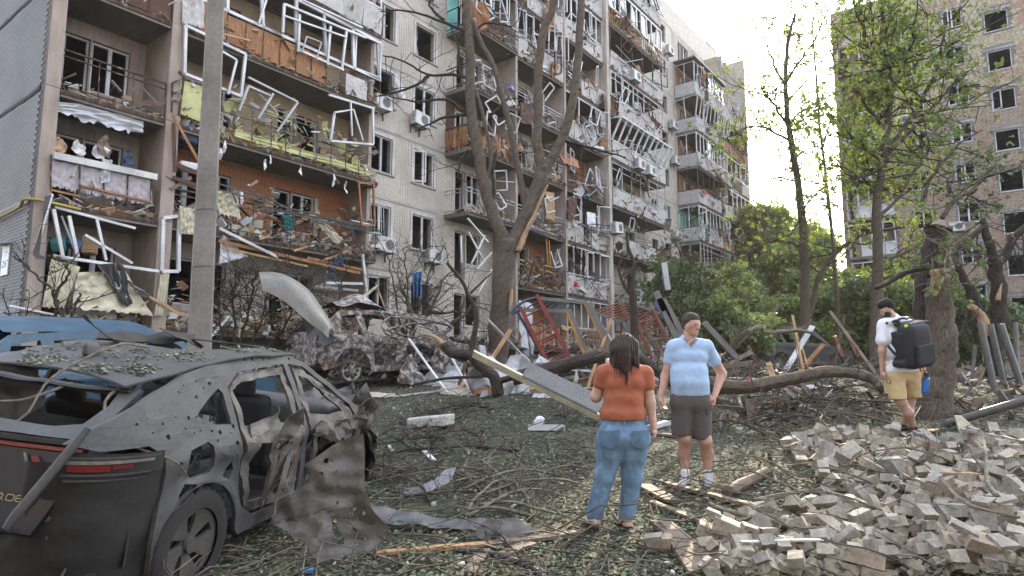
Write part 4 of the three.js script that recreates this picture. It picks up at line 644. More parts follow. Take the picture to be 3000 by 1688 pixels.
farTree('dark leafy shrub behind the standing man', 2120, 970, 21, 1.5, 1.2, { name: 'leafy_bush', cat: 'bush', n: 900, sc: .4, m: M.shade_leaf, tr: .06 });
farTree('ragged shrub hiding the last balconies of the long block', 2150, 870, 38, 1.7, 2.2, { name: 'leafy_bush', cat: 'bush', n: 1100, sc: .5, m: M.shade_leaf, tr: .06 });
bareShrub('scorched shrub of thin twigs below the last concrete balconies', [[1970, 1100], [1960, 960], [1940, 850], [1930, 760]], 20, { more: [[[2010, 1100], [2030, 940], [2050, 820], [2060, 740]], [[1990, 1100], [1995, 930], [2000, 800], [1985, 720]], [[2060, 1100], [2100, 940], [2130, 860]]], r: .03, every: 1, lev: 2, kids: 4, leaves: 1, lp: .14, ls: .2, sc: .8 });
// ---------------------------------------------------------------- wrecked cars
mat('dusty_paint', .058, .057, .058, { map: T.dust, roughness: .62, bumpMap: T.coarse, bumpScale: .006 });
mat('dusty_dark', .016, .0148, .0138, { map: T.dust, roughness: .8, bumpMap: T.coarse, bumpScale: .006 });
mat('bare_metal', .105, .093, .085, { map: T.dust, roughness: .6, bumpMap: T.coarse, bumpScale: .01 });
mat('gloss_navy', .008, .01, .018, { roughness: .35, map: T.dust });
mat('tyre', .028, .026, .025, { map: T.dust, roughness: .95 });
mat('rim', .085, .08, .077, { map: T.dust, roughness: .6 });
mat('seat', .03, .03, .034, { map: T.dust, roughness: .9 });
mat('lamp_red', .11, .006, .006, { roughness: .3 });
mat('lamp_clear', .2, .19, .18, { roughness: .35, map: T.dust });
mat('letter_gold', .3, .26, .17, { roughness: .4, metalness: .6 });
mat('blue_paint', .035, .1, .17, { map: T.dust, roughness: .5 });
mat('burnt', .7, .68, .66, { map: T.burn, bumpMap: T.coarse, bumpScale: .006, roughness: .95 });
mat('burnt_white', .9, .9, .9, { map: T.burn, roughness: .9 });
mat('black_paint', .01, .01, .011, { roughness: .7 });
mat('dust_film', .2, .19, .18, { map: T.dust });
function carPose(g, x, y, z, yaw, pit, rol) {
  const fw = V(sin(yaw), 0, -cos(yaw)), rt = V(cos(yaw), 0, sin(yaw)), up = V(0, 1, 0);
  const f2 = fw.clone().multiplyScalar(cos(pit)).addScaledVector(up, sin(pit)), u2 = up.clone().multiplyScalar(cos(pit)).addScaledVector(fw, -sin(pit));
  const r2 = rt.clone().multiplyScalar(cos(rol)).addScaledVector(u2, sin(rol)), u3 = u2.clone().multiplyScalar(cos(rol)).addScaledVector(rt, -sin(rol));
  g.position.set(x, y, z); g.quaternion.setFromRotationMatrix(new THREE.Matrix4().makeBasis(f2, u3, r2));
}
// side of a car at length x and height y
const sideZ = (x, y, c) => { let z = c.w - .5 * max(0, y - c.belt) * (c.tumble ?? 1) - .03 * max(0, .5 - y); if (x < c.rc) z -= .9 * (c.rc - x) ** 2; if (x > c.fc) z -= .25 * (x - c.fc) ** 2; z += .018 * exp(-(((y - c.belt + .06) / .05) ** 2)); for (const ax of c.axles) { const q = hypot(x - ax, y - .36); z += .03 * exp(-(((q - .42) / .06) ** 2)); } return z; };
const arch = (ax, r = .4, y0 = .3) => { const l = []; for (let i = 0; i <= 12; i++) { const a = PI - i / 12 * PI; l.push([ax + r * cos(a), max(y0, .36 + r * sin(a))]); } return l; };
function sidePlate(c, outline, holes, thick, sgn, amp = .012, fr = 4, edge = .1) {
  const g = plate(outline, holes, thick, edge);
  bend(g, v => { const d = v.z, z = sideZ(v.x, v.y, c) - d + amp * noise(v.x * fr, v.y * fr, c.seed || 1) + amp * .5 * noise(v.x * fr * 3, v.y * fr * 3, 5); v.z = sgn * z; });
  return boxUV(mergeLike(g));
}
function wheel(parent, x, z, r = .37, w = .24, burnt = false, star = true) {
  const W = part('wheel', parent); W.position.set(x, r - .01, z);
  const prof = [[.66, -.5], [.8, -.52], [.93, -.5], [.985, -.42], [1, -.3], [1, .3], [.985, .42], [.93, .5], [.8, .52], [.66, .5]].map(p => new THREE.Vector2(p[0] * r, p[1] * w));
  if (!burnt) { mesh('tyre', new THREE.LatheGeometry(prof, 48).rotateX(PI / 2), M.tyre, W); for (let i = 0; i < 44; i++) { const a = i / 44 * 2 * PI; } const tr = []; for (let i = 0; i < 60; i++) { const a = i / 60 * 2 * PI; for (const q of [-.07, 0, .07]) tr.push(box(.012, .028, .055, cos(a) * r, sin(a) * r, q + (i % 2) * .012, 0, 0, a)); } mesh('tread', tr, M.tyre, W, 'stuff'); }
  const rim = part('rim', W); const rm = burnt ? M.burnt : M.rim, rr = r * .68;
  mesh('rim_ring', new THREE.LatheGeometry([[.9, .38], [1, .44], [1.0, -.4], [.93, -.42], [.92, .3], [.9, .38]].map(p => new THREE.Vector2(p[0] * rr, p[1] * w)), 40).rotateX(PI / 2), rm, rim.parent);
  W.remove(rim);
  const o = [], hs = []; for (let i = 0; i < 36; i++) { const a = i / 36 * 2 * PI; o.push([rr * .93 * cos(a), rr * .93 * sin(a)]); }
  if (star) for (let i = 0; i < 5; i++) { const a = i / 5 * 2 * PI + .2, q = (A, s) => [rr * s * cos(a + A), rr * s * sin(a + A)]; hs.push([q(-.1, .28), q(.3, .34), q(.42, .8), q(.05, .84), q(-.02, .6)]); }
  else for (let i = 0; i < 9; i++) { const a = i / 9 * 2 * PI; hs.push(Array.from({ length: 8 }, (_, k) => [rr * .6 * cos(a) + rr * .13 * cos(k * PI / 4), rr * .6 * sin(a) + rr * .13 * sin(k * PI / 4)])); }
  const d = plate(o, hs, .03, 0); d.translate(0, 0, w * .3); bend(d, v => { v.z -= .05 * (1 - hypot(v.x, v.y) / rr) ; }); mesh('rim_face', boxUV(mergeLike(d)), rm, W); mesh('hub_cap', new THREE.CylinderGeometry(.05, .055, .03, 20).rotateX(PI / 2).translate(0, 0, w * .3 + .02), rm, W); mesh('brake_disc', new THREE.CylinderGeometry(rr * .6, rr * .6, .02, 24).rotateX(PI / 2).translate(0, 0, w * .05), M.dusty_dark, W);
  if (z < 0) W.rotation.y = PI; return W;
}
function seat(parent, x, z, m) { const s = part('seat', parent); mesh('seat_cushion', rbox(.5, .16, .5, .06, x, .58, z), m, s); mesh('seat_back', rbox(.16, .66, .5, .07, x - .3, .9, z, 0, 0, .22), m, s); mesh('headrest', rbox(.1, .17, .26, .05, x - .42, 1.28, z, 0, 0, .2), m, s); }
const bullets = (n, x0, x1, y0, y1, skip) => { const l = []; let k = 0; while (l.length < n && k++ < n * 8) { const x = R(x0, x1), y = R(y0, y1), r = .005 + .016 * rnd() ** 2.2; if (skip(x, y, r + .02) || l.some(q => hypot(q[8] - x, q[9] - y) < .06)) continue; const p = poly(x, y, r, 7, .35, R(.8, 1.3)); p[8] = x; p[9] = y; l.push(p); } return l.map(p => p.slice(0, 7)); };
const inside = (p, x, y) => { let c = false; for (let i = 0, j = p.length - 1; i < p.length; j = i++) if ((p[i][1] > y) !== (p[j][1] > y) && x < (p[j][0] - p[i][0]) * (y - p[i][1]) / (p[j][1] - p[i][1]) + p[i][0]) c = !c; return c; };
const nearEdge = (p, x, y, r) => inside(p, x + r, y) || inside(p, x - r, y) || inside(p, x, y + r) || inside(p, x, y - r);
// a torn piece of sheet metal: outline in metres, folded and pitted
function tornSheet(name, label, cat, outline, o = {}) {
  const hs = (o.holes || []).slice(); if (o.pits) hs.push(...bullets(o.pits, o.bx[0], o.bx[1], o.by[0], o.by[1], (x, y, r) => !inside(outline, x - r * 2, y) || !inside(outline, x + r * 2, y) || !inside(outline, x, y + r * 2) || !inside(outline, x, y - r * 2) || hs.some(h => nearEdge(h, x, y, r + .02))));
  const g = plate(outline, hs, o.t || .006, o.edge || .06); const a = o.amp ?? .05, f = o.f || 3;
  bend(g, v => { const d = v.z; let z = a * noise(v.x * f, v.y * f, o.s || 1) + a * .4 * noise(v.x * f * 2.7, v.y * f * 2.7, 3); for (const [nx, ny, c, k] of o.folds || []) z += k * abs(v.x * nx + v.y * ny - c); v.z = d + z; if (o.map) o.map(v); });
  const m = mesh(name, boxUV(mergeLike(g)), o.m || M.bare_metal, o.parent); if (!o.parent) tag(m, label, cat, o.group); return m;
}
// ---- the dark car in the foreground
reseed(606);
{
  const car = thing('wrecked_car', 'dust-grey coupe car peppered with shrapnel, doors torn and windows gone', 'car'); carPose(car, -3.056, -.027, -4.733, .203, .036, -.124);
  const c = { w: .93, belt: .98, rc: -.35, fc: 2.6, axles: [0], seed: 2 };
  const apR = [[.5, .5], [.42, .72], [.4, .98], [.41, 1.36], [.58, 1.455], [1.25, 1.5], [1.29, 1.1], [1.29, .4], [.66, .4]], apF = [[1.37, .4], [1.35, 1.1], [1.33, 1.5], [1.56, 1.47], [2.24, 1.1], [2.34, .9], [2.3, .4]];
  const qw = [[.0, 1.2], [.3, 1.355], [.34, 1.32], [.34, 1.11], [.18, 1.12]], fuel = [[-.16, .86], [-.13, .82], [.06, .83], [.1, .87], [.09, 1.0], [.05, 1.03], [-.13, 1.0], [-.16, .96]], gash = [[-.2, .66], [-.12, .74], [-.05, .7], [-.08, .78], [-.18, .8], [-.24, .74]], gash2 = [[.2, .78], [.3, .86], [.34, .8], [.28, .74]];
  const out = [[-.4, .3], ...arch(0, .41).reverse().reverse(), [.5, .3], [2.42, .3], [2.46, .9], [2.42, 1.06], [1.62, 1.5], [1.4, 1.56], [.95, 1.585], [.45, 1.55], [0, 1.46], [-.4, 1.33], [-.72, 1.18], [-.84, 1.1], [-.72, 1.06], [-.46, 1.07], [-.36, 1.0], [-.36, .8], [-.42, .5]];
  const big = [apR, apF, qw, fuel, gash, gash2, ...[arch(0, .46)]], pits = bullets(30, -.6, .36, .62, 1.44, (x, y, r) => !inside(out, x, y) || !inside(out, x - r * 2, y) || !inside(out, x, y + r * 2) || !inside(out, x + r * 2, y) || !inside(out, x, y - r * 2) || big.some(b => nearEdge(b, x, y, r)));
  mesh('body_side', sidePlate(c, out, [apR, apF, qw, fuel, gash, gash2, ...pits, ...bullets(6, .5, 1.5, 1.53, 1.56, () => false)], .03, 1, .018, 3), M.dusty_paint, car);
  mesh('body_side', sidePlate({ ...c, seed: 6 }, out, [apR, apF, qw], .03, -1, .02, 3, .2), M.dusty_paint, car);
  // doors
  const rd = part('rear_door', car); mesh('door_frame', sidePlate(c, [[.53, .5], [.45, .74], [.43, .98], [.44, 1.345], [.6, 1.435], [1.22, 1.475], [1.26, 1.1], [1.26, .43], [.68, .43]], [[[.5, 1.08], [.49, 1.33], [.61, 1.385], [1.15, 1.42], [1.18, 1.05], [.8, 1.04]], [[.58, .52], [.55, .8], [.62, .95], [.78, .93], [.84, .7], [.8, .5]], [[.9, .86], [1.0, .93], [1.04, .88], [.95, .8]], [[1.08, .62], [1.12, .75], [1.17, .7], [1.14, .58]], poly(.98, .55, .06, 10, .1), ...bullets(12, .9, 1.22, .5, .98, () => false)], .025, 1, .03, 6, .06), M.bare_metal, rd);
  mesh('speaker', [new THREE.TorusGeometry(.065, .012, 6, 20), ...[0, 1, 2, 3].map(i => box(.12, .01, .008, 0, 0, 0, 0, 0, i * PI / 4))].map(g => g.translate(.98, .55, .88)), M.dusty_dark, rd);
  const fr = (nm, ol, dx, dy, dz, rx, ry, rz, o) => { const m = tornSheet(nm, '', '', ol, { parent: rd, ...o }); m.position.set(dx, dy, dz); m.rotation.set(rx, ry, rz); return m; };
  fr('torn_skin', [[0, 0], [.35, .06], [.5, .02], [.46, .12], [.52, .2], [.4, .14], [.04, .12]], .5, .98, .95, -.3, .1, .05, { amp: .06, f: 6, m: M.bare_metal });
  fr('torn_skin', [[0, 0], [.1, -.03], [.2, .1], [.14, .26], [.05, .18]], .78, .98, 1.0, .2, -.5, .1, { amp: .06, f: 8 });
  fr('torn_strip', [[0, 0], [.07, -.01], [.1, .2], [.2, .42], [.34, .56], [.28, .6], [.12, .42], [.02, .2]], .76, .35, 1.05, -.1, .2, -.2, { amp: .03, f: 6 });
  fr('torn_strip', [[0, 0], [.05, 0], [.06, .25], [.02, .5], [-.04, .48], [-.03, .22]], .66, .46, 1.0, .15, .3, 0, { amp: .03, f: 6 });
  const fd = part('front_door', car); mesh('door_frame', sidePlate(c, [[1.39, .95], [1.38, 1.46], [1.55, 1.44], [2.2, 1.07], [2.28, .92], [1.9, .98]], [[[1.45, 1.08], [1.44, 1.4], [1.55, 1.37], [2.08, 1.05], [1.8, 1.04]]], .025, 1, .04, 6, .05), M.bare_metal, fd);
  const fs = (nm, ol, dx, dy, dz, rx, ry, rz, o) => { const m = tornSheet(nm, '', '', ol, { parent: fd, ...o }); m.position.set(dx, dy, dz); m.rotation.set(rx, ry, rz); };
  fs('torn_skin', [[0, 0], [.3, -.06], [.55, .04], [.8, .0], [.82, .12], [.5, .16], [.2, .1], [.02, .14]], 1.42, .9, .97, .3, -.1, 0, { amp: .09, f: 6, pits: 5, bx: [.1, .7], by: [0, .1] });
  fs('torn_skin', [[0, 0], [.14, -.1], [.3, .02], [.28, .34], [.1, .4], [-.04, .2]], 1.7, .55, .78, .1, .4, .3, { amp: .08, f: 7, m: M.dusty_dark });
  fs('torn_strip', [[0, 0], [.05, 0], [.12, .2], [.08, .42], [.02, .4], [.05, .2]], 1.5, .48, .9, .1, .2, .1, { amp: .04, f: 7 });
  fs('torn_strip', [[0, 0], [.08, .02], [.06, .3], [.12, .46], [.02, .4]], 2.0, .5, .85, 0, -.3, -.2, { amp: .04, f: 7, m: M.rust_steel });
  fs('mirror_mount', [[0, 0], [.2, -.05], [.24, .2], [.1, .3], [-.02, .2]], 2.2, .9, .98, .2, -.5, .1, { amp: .08, f: 6, pits: 3, bx: [.05, .15], by: [.05, .2] });
  // crumpled nose
  const nose = part('front_end', car); for (const [x, y, z, rx, ry, rz, s] of [[2.55, .75, .5, .3, .6, .2, .7], [2.9, .6, .3, -.2, 1.2, .4, .8], [2.7, .95, .0, 1.3, .2, .2, 1], [3.1, .5, .7, .2, .9, -.4, .6], [2.6, .55, .78, .1, .2, .5, .6], [2.45, 1.0, .7, .9, .3, .1, .5], [2.75, 1.05, .6, .4, .9, .6, .45]]) { const m = tornSheet('crumpled_panel', '', '', poly(0, 0, .42 * s, 11, .35), { parent: nose, amp: .14, f: 5, edge: .07, pits: 4, bx: [-.2, .2], by: [-.2, .2], s: x * 7, m: pick([M.dusty_paint, M.dusty_paint, M.bare_metal]) }); m.position.set(x, y, z); m.rotation.set(rx, ry, rz); }
  mesh('engine_block', rbox(.7, .5, .9, .08, 2.95, .6, 0), M.dusty_dark, nose); mesh('suspension_arm', [beam(V(2.4, .3, .8), V(3.1, .35, .6), .08, .08), beam(V(2.5, .7, .6), V(2.9, .3, .85), .06, .06)], M.dusty_dark, nose);
  // roof with the burst glass panel
  const roofY = (x, z) => 1.585 - .12 * max(0, .9 - x) ** 1.7 - .05 * max(0, x - 1) ** 2 + .035 * (1 - (z / .64) ** 2);
  const rg = plate([[-.42, -.6], [-.38, -.3], [-.37, .3], [-.42, .6], [-.1, .665], [.5, .67], [1.1, .66], [1.6, .61], [1.62, .2], [1.62, -.2], [1.6, -.61], [.8, -.67], [0, -.67]], [[[.42, -.5], [.46, -.1], [.42, .2], [.5, .38], [.8, .42], [1.3, .4], [1.42, .3], [1.45, -.45], [1, -.56], [.6, -.56]], ...bullets(4, -.2, .3, -.4, .4, () => false)], .012, .1);
  bend(rg, v => { const d = v.z, z = v.y; v.set(v.x, roofY(v.x, z) - d + .012 * noise(v.x * 3, z * 3) + (z < -.5 ? .06 * smooth(-.5, -.67, z) * noise(v.x * 4, 2) : 0), z); }); mesh('roof', boxUV(mergeLike(rg)), M.dusty_paint, car);
  for (const [x, y, z, ry, rz, l] of [[.75, 1.6, -.5, .05, .04, .7], [1.2, 1.6, -.48, -.1, -.03, .6], [.3, 1.62, -.25, .5, -.35, .6], [1.25, 1.62, -.4, .2, -.3, .5]]) { const m = tornSheet('curled_roof_strip', '', '', [[-l / 2, -.05], [0, -.1], [l / 2, -.06], [l / 2 + .08, .02], [l / 4, .08], [-l / 3, .05]], { parent: car, amp: .035, f: 3, m: M.dusty_dark, s: l * 5 }); m.position.set(x, y, z); m.rotation.set(-1.1, ry, rz); }
  const fin = mesh('roof_antenna', bend(rbox(.2, .1, .07, .03, 0, .05, 0, 0, 0, 0, 4), v => { const t = v.y / .1; v.x = v.x * (1 - .5 * t) + .0 - .05 * t; v.z *= 1 - .75 * t; }), M.dusty_paint, car); fin.geometry = mergeLike(fin.geometry); fin.position.set(-.05, roofY(-.05, 0) - .01, 0);
  // rear window frame, tailgate, lamps
  const tp = s => s < .52 ? V(lerp(-.4, -.83, s / .52), lerp(1.355, 1.1, s / .52), 0) : V(lerp(-.83, -.97, (s - .52) / .5), lerp(1.1, .6, (s - .52) / .5), 0);
  const tgm = (ol, hs, th, off, amp) => { const g = plate(ol, hs, th, .09); bend(g, v => { const p = tp(v.y), d = v.z; v.set(p.x - (off - d) * .7 - .09 * (v.x / .7) ** 2 * -1, p.y + (off - d) * .6 + amp * noise(v.x * 4, v.y * 4, 3), v.x); }); return boxUV(mergeLike(g)); };
  const tg = part('tailgate', car);
  mesh('rear_window_frame', tgm([[-.62, .0], [.62, .0], [.64, .3], [.66, .52], [-.66, .52], [-.64, .3]], [[[-.54, .07], [-.3, .05], [.3, .05], [.52, .07], [.55, .2], [.53, .38], [.4, .42], [-.4, .42], [-.55, .38]]], .03, .02, .012), M.dusty_paint, tg);
  mesh('weather_strip', tgm([[-.58, .035], [.58, .035], [.58, .06], [-.58, .06]], [], .02, .04, .02), M.dusty_dark, tg);
  mesh('lower_panel', tgm([[-.7, .53], [.66, .53], [.67, .6], [.62, .8], [.54, 1.02], [-.66, 1.02], [-.7, .7]], [], .03, .03, .004), M.gloss_navy, tg);
  mesh('light_bar', tgm([[-.66, .582], [.66, .582], [.665, .6], [-.665, .6]], [], .02, .055, 0), M.lamp_red, tg); mesh('light_bar_trim', tgm([[-.67, .55], [.67, .55], [.67, .572], [-.67, .572]], [], .03, .062, 0), M.dusty_dark, tg);
  const chev = (a, b, m, n) => mesh(n, tgm([[a + .3, .64], [a + .34, .64], [a + .4, .69], [.62, .69], [.62, .69 + b], [a + .38, .69 + b]], [], .015, .052, 0), m, tg); chev(.1, .05, M.lamp_red, 'red_reflector'); mesh('chrome_edge', tgm([[.36, .63], [.375, .63], [.44, .735], [.62, .735], [.62, .75], [.43, .75]], [], .012, .06, 0), M.lamp_clear, tg);
  // the lettering on the tailgate, stroke by stroke: two characters and the digits 06
  const st = [], bar = (x0, y0, x1, y1) => st.push([x0, y0, x1, y1]);
  const Y = .84, X = .262, s = .034; // z of the first character, its place down the panel, its size
  for (const [a, b, c2, d] of [[.1, 0, .75, 0], [.1, 0, .05, .42], [.05, .42, .8, .42], [.8, .42, .7, 1], [.7, 1, .4, .98], [-.15, .68, .62, .68]]) bar(X + a * s, Y + b * s, X + c2 * s, Y + d * s);
  for (const [a, b, c2, d] of [[.5, 0, .1, .42], [.5, 0, .95, .42], [.28, .5, 0, 1], [.2, .66, .42, 1], [.72, .5, .5, 1], [.68, .62, 1, 1]]) bar(X + 1.3 * s + a * s, Y + b * s, X + 1.3 * s + c2 * s, Y + d * s);
  const loop = (x, pts) => { for (let i = 0; i < pts.length - 1; i++) bar(x + pts[i][0] * s, Y + pts[i][1] * s, x + pts[i + 1][0] * s, Y + pts[i + 1][1] * s); };
  loop(X + 2.75 * s, [[.15, .1], [1.1, .1], [1.25, .25], [1.2, .85], [1.05, .98], [.15, .98], [0, .85], [.02, .25], [.15, .1]]); loop(X + 4.3 * s, [[1.3, .1], [.2, .1], [.05, .25], [0, .85], [.12, .98], [1.05, .98], [1.2, .85], [1.2, .65], [1.1, .55], [.05, .55]]);
  const wl = .0045; for (const [x0, y0, x1, y1] of st) { const dx = x1 - x0, dy = y1 - y0, l = hypot(dx, dy) || 1, nx = -dy / l * wl / 2, ny = dx / l * wl / 2, ex = dx / l * wl / 2, ey = dy / l * wl / 2; mesh('letter_stroke', tgm([[x0 - ex + nx, y0 - ey + ny], [x0 - ex - nx, y0 - ey - ny], [x1 + ex - nx, y1 + ey - ny], [x1 + ex + nx, y1 + ey + ny]], [], .006, .052, 0), M.letter_gold, tg); }
  tg.position.set(.0, .0, .0); tg.rotation.set(0, .05, 0);
  mesh('gas_strut', tube([V(-.8, 1.2, .74), V(-.86, 1.1, .72), V(-1.06, .76, .63), V(-1.08, .7, .61)], [.02, .026, .026, .02], 10), M.dusty_paint, car);
  // rear body wrapping round the corner
  const plan = q => { const a = abs(q), k = Math.sign(q); if (a < .55) return [-.9 - .03 * (1 - a), k * a / .55 * .56]; const b = (a - .55) / .45 * PI / 2; return [-.87 + .49 * (1 - cos(b)), k * (.56 + .37 * sin(b))]; };
  const rb = grid(64, 22, (u, v) => { const p = plan(u * 2 - 1), y = lerp(.27, 1.0, v), dip = abs(u * 2 - 1) < .5 ? smooth(.5, .3, abs(u * 2 - 1)) * smooth(.5, .72, y) : 0, k = .985 - .05 * (1 - v) ** 2; return V(p[0] * (1) + .2 * dip + .016 * noise(u * 14, v * 6) + .05 * (1 - v) ** 2, y - .1 * dip, p[1] * k + .012 * noise(u * 9, v * 5, 4)); }); mesh('rear_body', boxUV(rb), M.dusty_dark, car);
  const wrap = (a0, a1, y0, y1, o2, m, n, tp2 = 0) => mesh(n, boxUV(grid(16, 2, (u, v) => { const p = plan(lerp(a0, a1, u)), q = plan(lerp(a0, a1, u) + .01), tx = q[0] - p[0], tz = q[1] - p[1], l = hypot(tx, tz); return V(p[0] - tz / l * o2 * (1), lerp(y0 + tp2 * u, y1 - tp2 * u * .4, v), p[1] + tx / l * o2); })), m, lamp);
  const lamp = part('tail_lamp', car);
  for (const [a0, a1, y0, y1, o2, m, n, q] of [[.63, .985, .905, 1.065, .012, M.dusty_dark, 'housing', .035], [.63, .95, 1.035, 1.05, .045, M.dusty_paint, 'fin', 0], [.635, .93, 1.005, 1.028, .04, M.lamp_clear, 'chrome_strip', .004], [.655, .79, .965, 1.0, .035, M.lamp_red, 'red_lens', 0], [.795, .86, .975, 1.0, .035, M.lamp_red, 'red_lens', .006], [.64, .92, .94, .956, .045, M.dusty_paint, 'fin', .008], [.65, .9, .912, .928, .05, M.dusty_paint, 'fin', .01]]) wrap(a0, a1, y0, y1, o2, m, n, q);
  mesh('bracket', [rbox(.02, .12, .16, .008, -.80, .74, .66, 0, .65, 0), rbox(.03, .03, .2, .008, -.80, .69, .66, 0, .65, 0), rbox(.03, .09, .07, .01, -.815, .62, .64, 0, .65, 0)], M.bare_metal, car); mesh('bumper_slot', rbox(.012, .24, .075, .005, -.512, .5, .862, 0, -.95, 0), M.black, car); mesh('rear_valance', rbox(.3, .12, 1.5, .05, -.75, .26, 0), M.dusty_dark, car);
  mesh('hanging_cable', tube(curve([V(-.78, .42, .72), V(-.84, .36, .74), V(-.87, .2, .72), V(-.85, .05, .75)], 14), .008, 6), M.black, car);
  mesh('fuel_filler', [new THREE.TorusGeometry(.045, .01, 6, 18).translate(-.08, .92, .87), new THREE.TorusGeometry(.03, .008, 6, 14).translate(-.0, .92, .87), box(.24, .2, .02, -.03, .92, .82)], M.dusty_dark, car);
  wheel(car, 0, .82); wheel(car, 0, -.82); wheel(car, 2.85, .72);
  // cabin
  const floorG = box(3.2, .06, 1.6, .9, .34, 0); mesh('floor_pan', floorG, M.dusty_dark, car); mesh('wheel_house', rbox(.9, .5, .3, .1, 0, .55, .6), M.dusty_dark, car); for (const z of [.38, -.38]) { seat(car, 1.55, z, M.seat); } mesh('rear_bench', [rbox(.5, .18, 1.2, .06, .62, .56, 0), rbox(.16, .6, 1.25, .07, .32, .86, 0, 0, 0, .3), ...[-.4, 0, .4].map(z => rbox(.09, .15, .24, .04, .2, 1.2, z, 0, 0, .3))], M.seat, car); mesh('parcel_shelf', box(.6, .03, 1.2, -.25, 1.0, 0, 0, 0, .1), M.dusty_dark, car); mesh('dashboard', rbox(.4, .3, 1.5, .1, 2.2, .95, 0), M.dusty_paint, car); mesh('steering_wheel', [new THREE.TorusGeometry(.18, .017, 8, 28), box(.3, .03, .03)].map(g => put(g, 1.98, 1.04, -.36, 0, PI / 2, .4)), M.seat, car);
  const ds = tornSheet('airbag_cover', '', '', [[0, 0], [.3, .02], [.34, .3], [.18, .42], [-.02, .3]], { parent: car, amp: .08, f: 5, m: M.dusty_paint }); ds.position.set(-.35, .98, -.35); ds.rotation.set(-.4, -1.2, .2);
  // leaves and twigs blown onto the roof
  const sp = []; for (let i = 0; i < 900; i++) { const q = pick([[-.2, 0, .15], [0, -.3, .12], [.2, .2, .12], [-.33, .25, .06], [-.3, -.2, .06], [.3, .5, .08], [.9, .5, .07], [-.15, .45, .05], [1.4, .45, .05]]), x = q[0] + R(-1, 1) * q[2] * 2, z = q[1] + R(-1, 1) * q[2] * 2.2; if (abs(z) < .6 && x > -.38) sp.push(V(x, roofY(x, z) + .008, z)); }
  litterMesh(sp, car, 'blown_leaf', .02);
  for (const l of [[[-.4, 1.36, .2], [-.62, 1.26, .1], [-.7, 1.22, -.1], [-.75, 1.12, -.25]], [[-.3, 1.4, .5], [-.5, 1.28, .55], [-.55, 1.1, .75], [-.35, .98, .96], [-.22, .86, .98]], [[.3, 1.58, .1], [-.1, 1.6, .2], [-.5, 1.4, .15], [-.7, 1.18, .2], [-.85, 1.1, .1]]]) { const q = l.map(p => V(...p)); const m = mesh('twig_on_car', tube(curve(q, 18), taper(.011, .005, 18), 6, { rough: .2 }), M.grey_bark); m.matrixAutoUpdate = true; car.updateMatrixWorld(); m.applyMatrix4(car.matrixWorld); tag(m, 'thin broken twig lying across the tailgate of the grey wreck', 'twig', 'twigs on the grey wreck'); }
}
function litterMesh(spots, parent, name, s) { const im = new THREE.InstancedMesh(leafGeo(s, s * 1.6), mat(name + '_mat', .125, .148, .09, { roughness: .95 }), spots.length), m4 = new THREE.Matrix4(), c = new THREE.Color(); spots.forEach((p, i) => { im.setMatrixAt(i, m4.compose(p, Qx.setFromEuler(Ex.set(-PI / 2 + R(-.5, .5), R(-.4, .4), R(0, 6.3), 'YXZ')), V(1, 1, 1).multiplyScalar(R(.4, 1.3)))); const v = R(.45, 1.35), br = rnd() < .25; im.setColorAt(i, br ? c.setRGB(v * 1.1, v * .85, v * .8) : c.setRGB(v * R(.85, 1.15), v, v * R(.8, 1.05))); }); im.name = name; im.userData.kind = 'stuff'; im.castShadow = im.receiveShadow = true; parent.add(im); return im; }
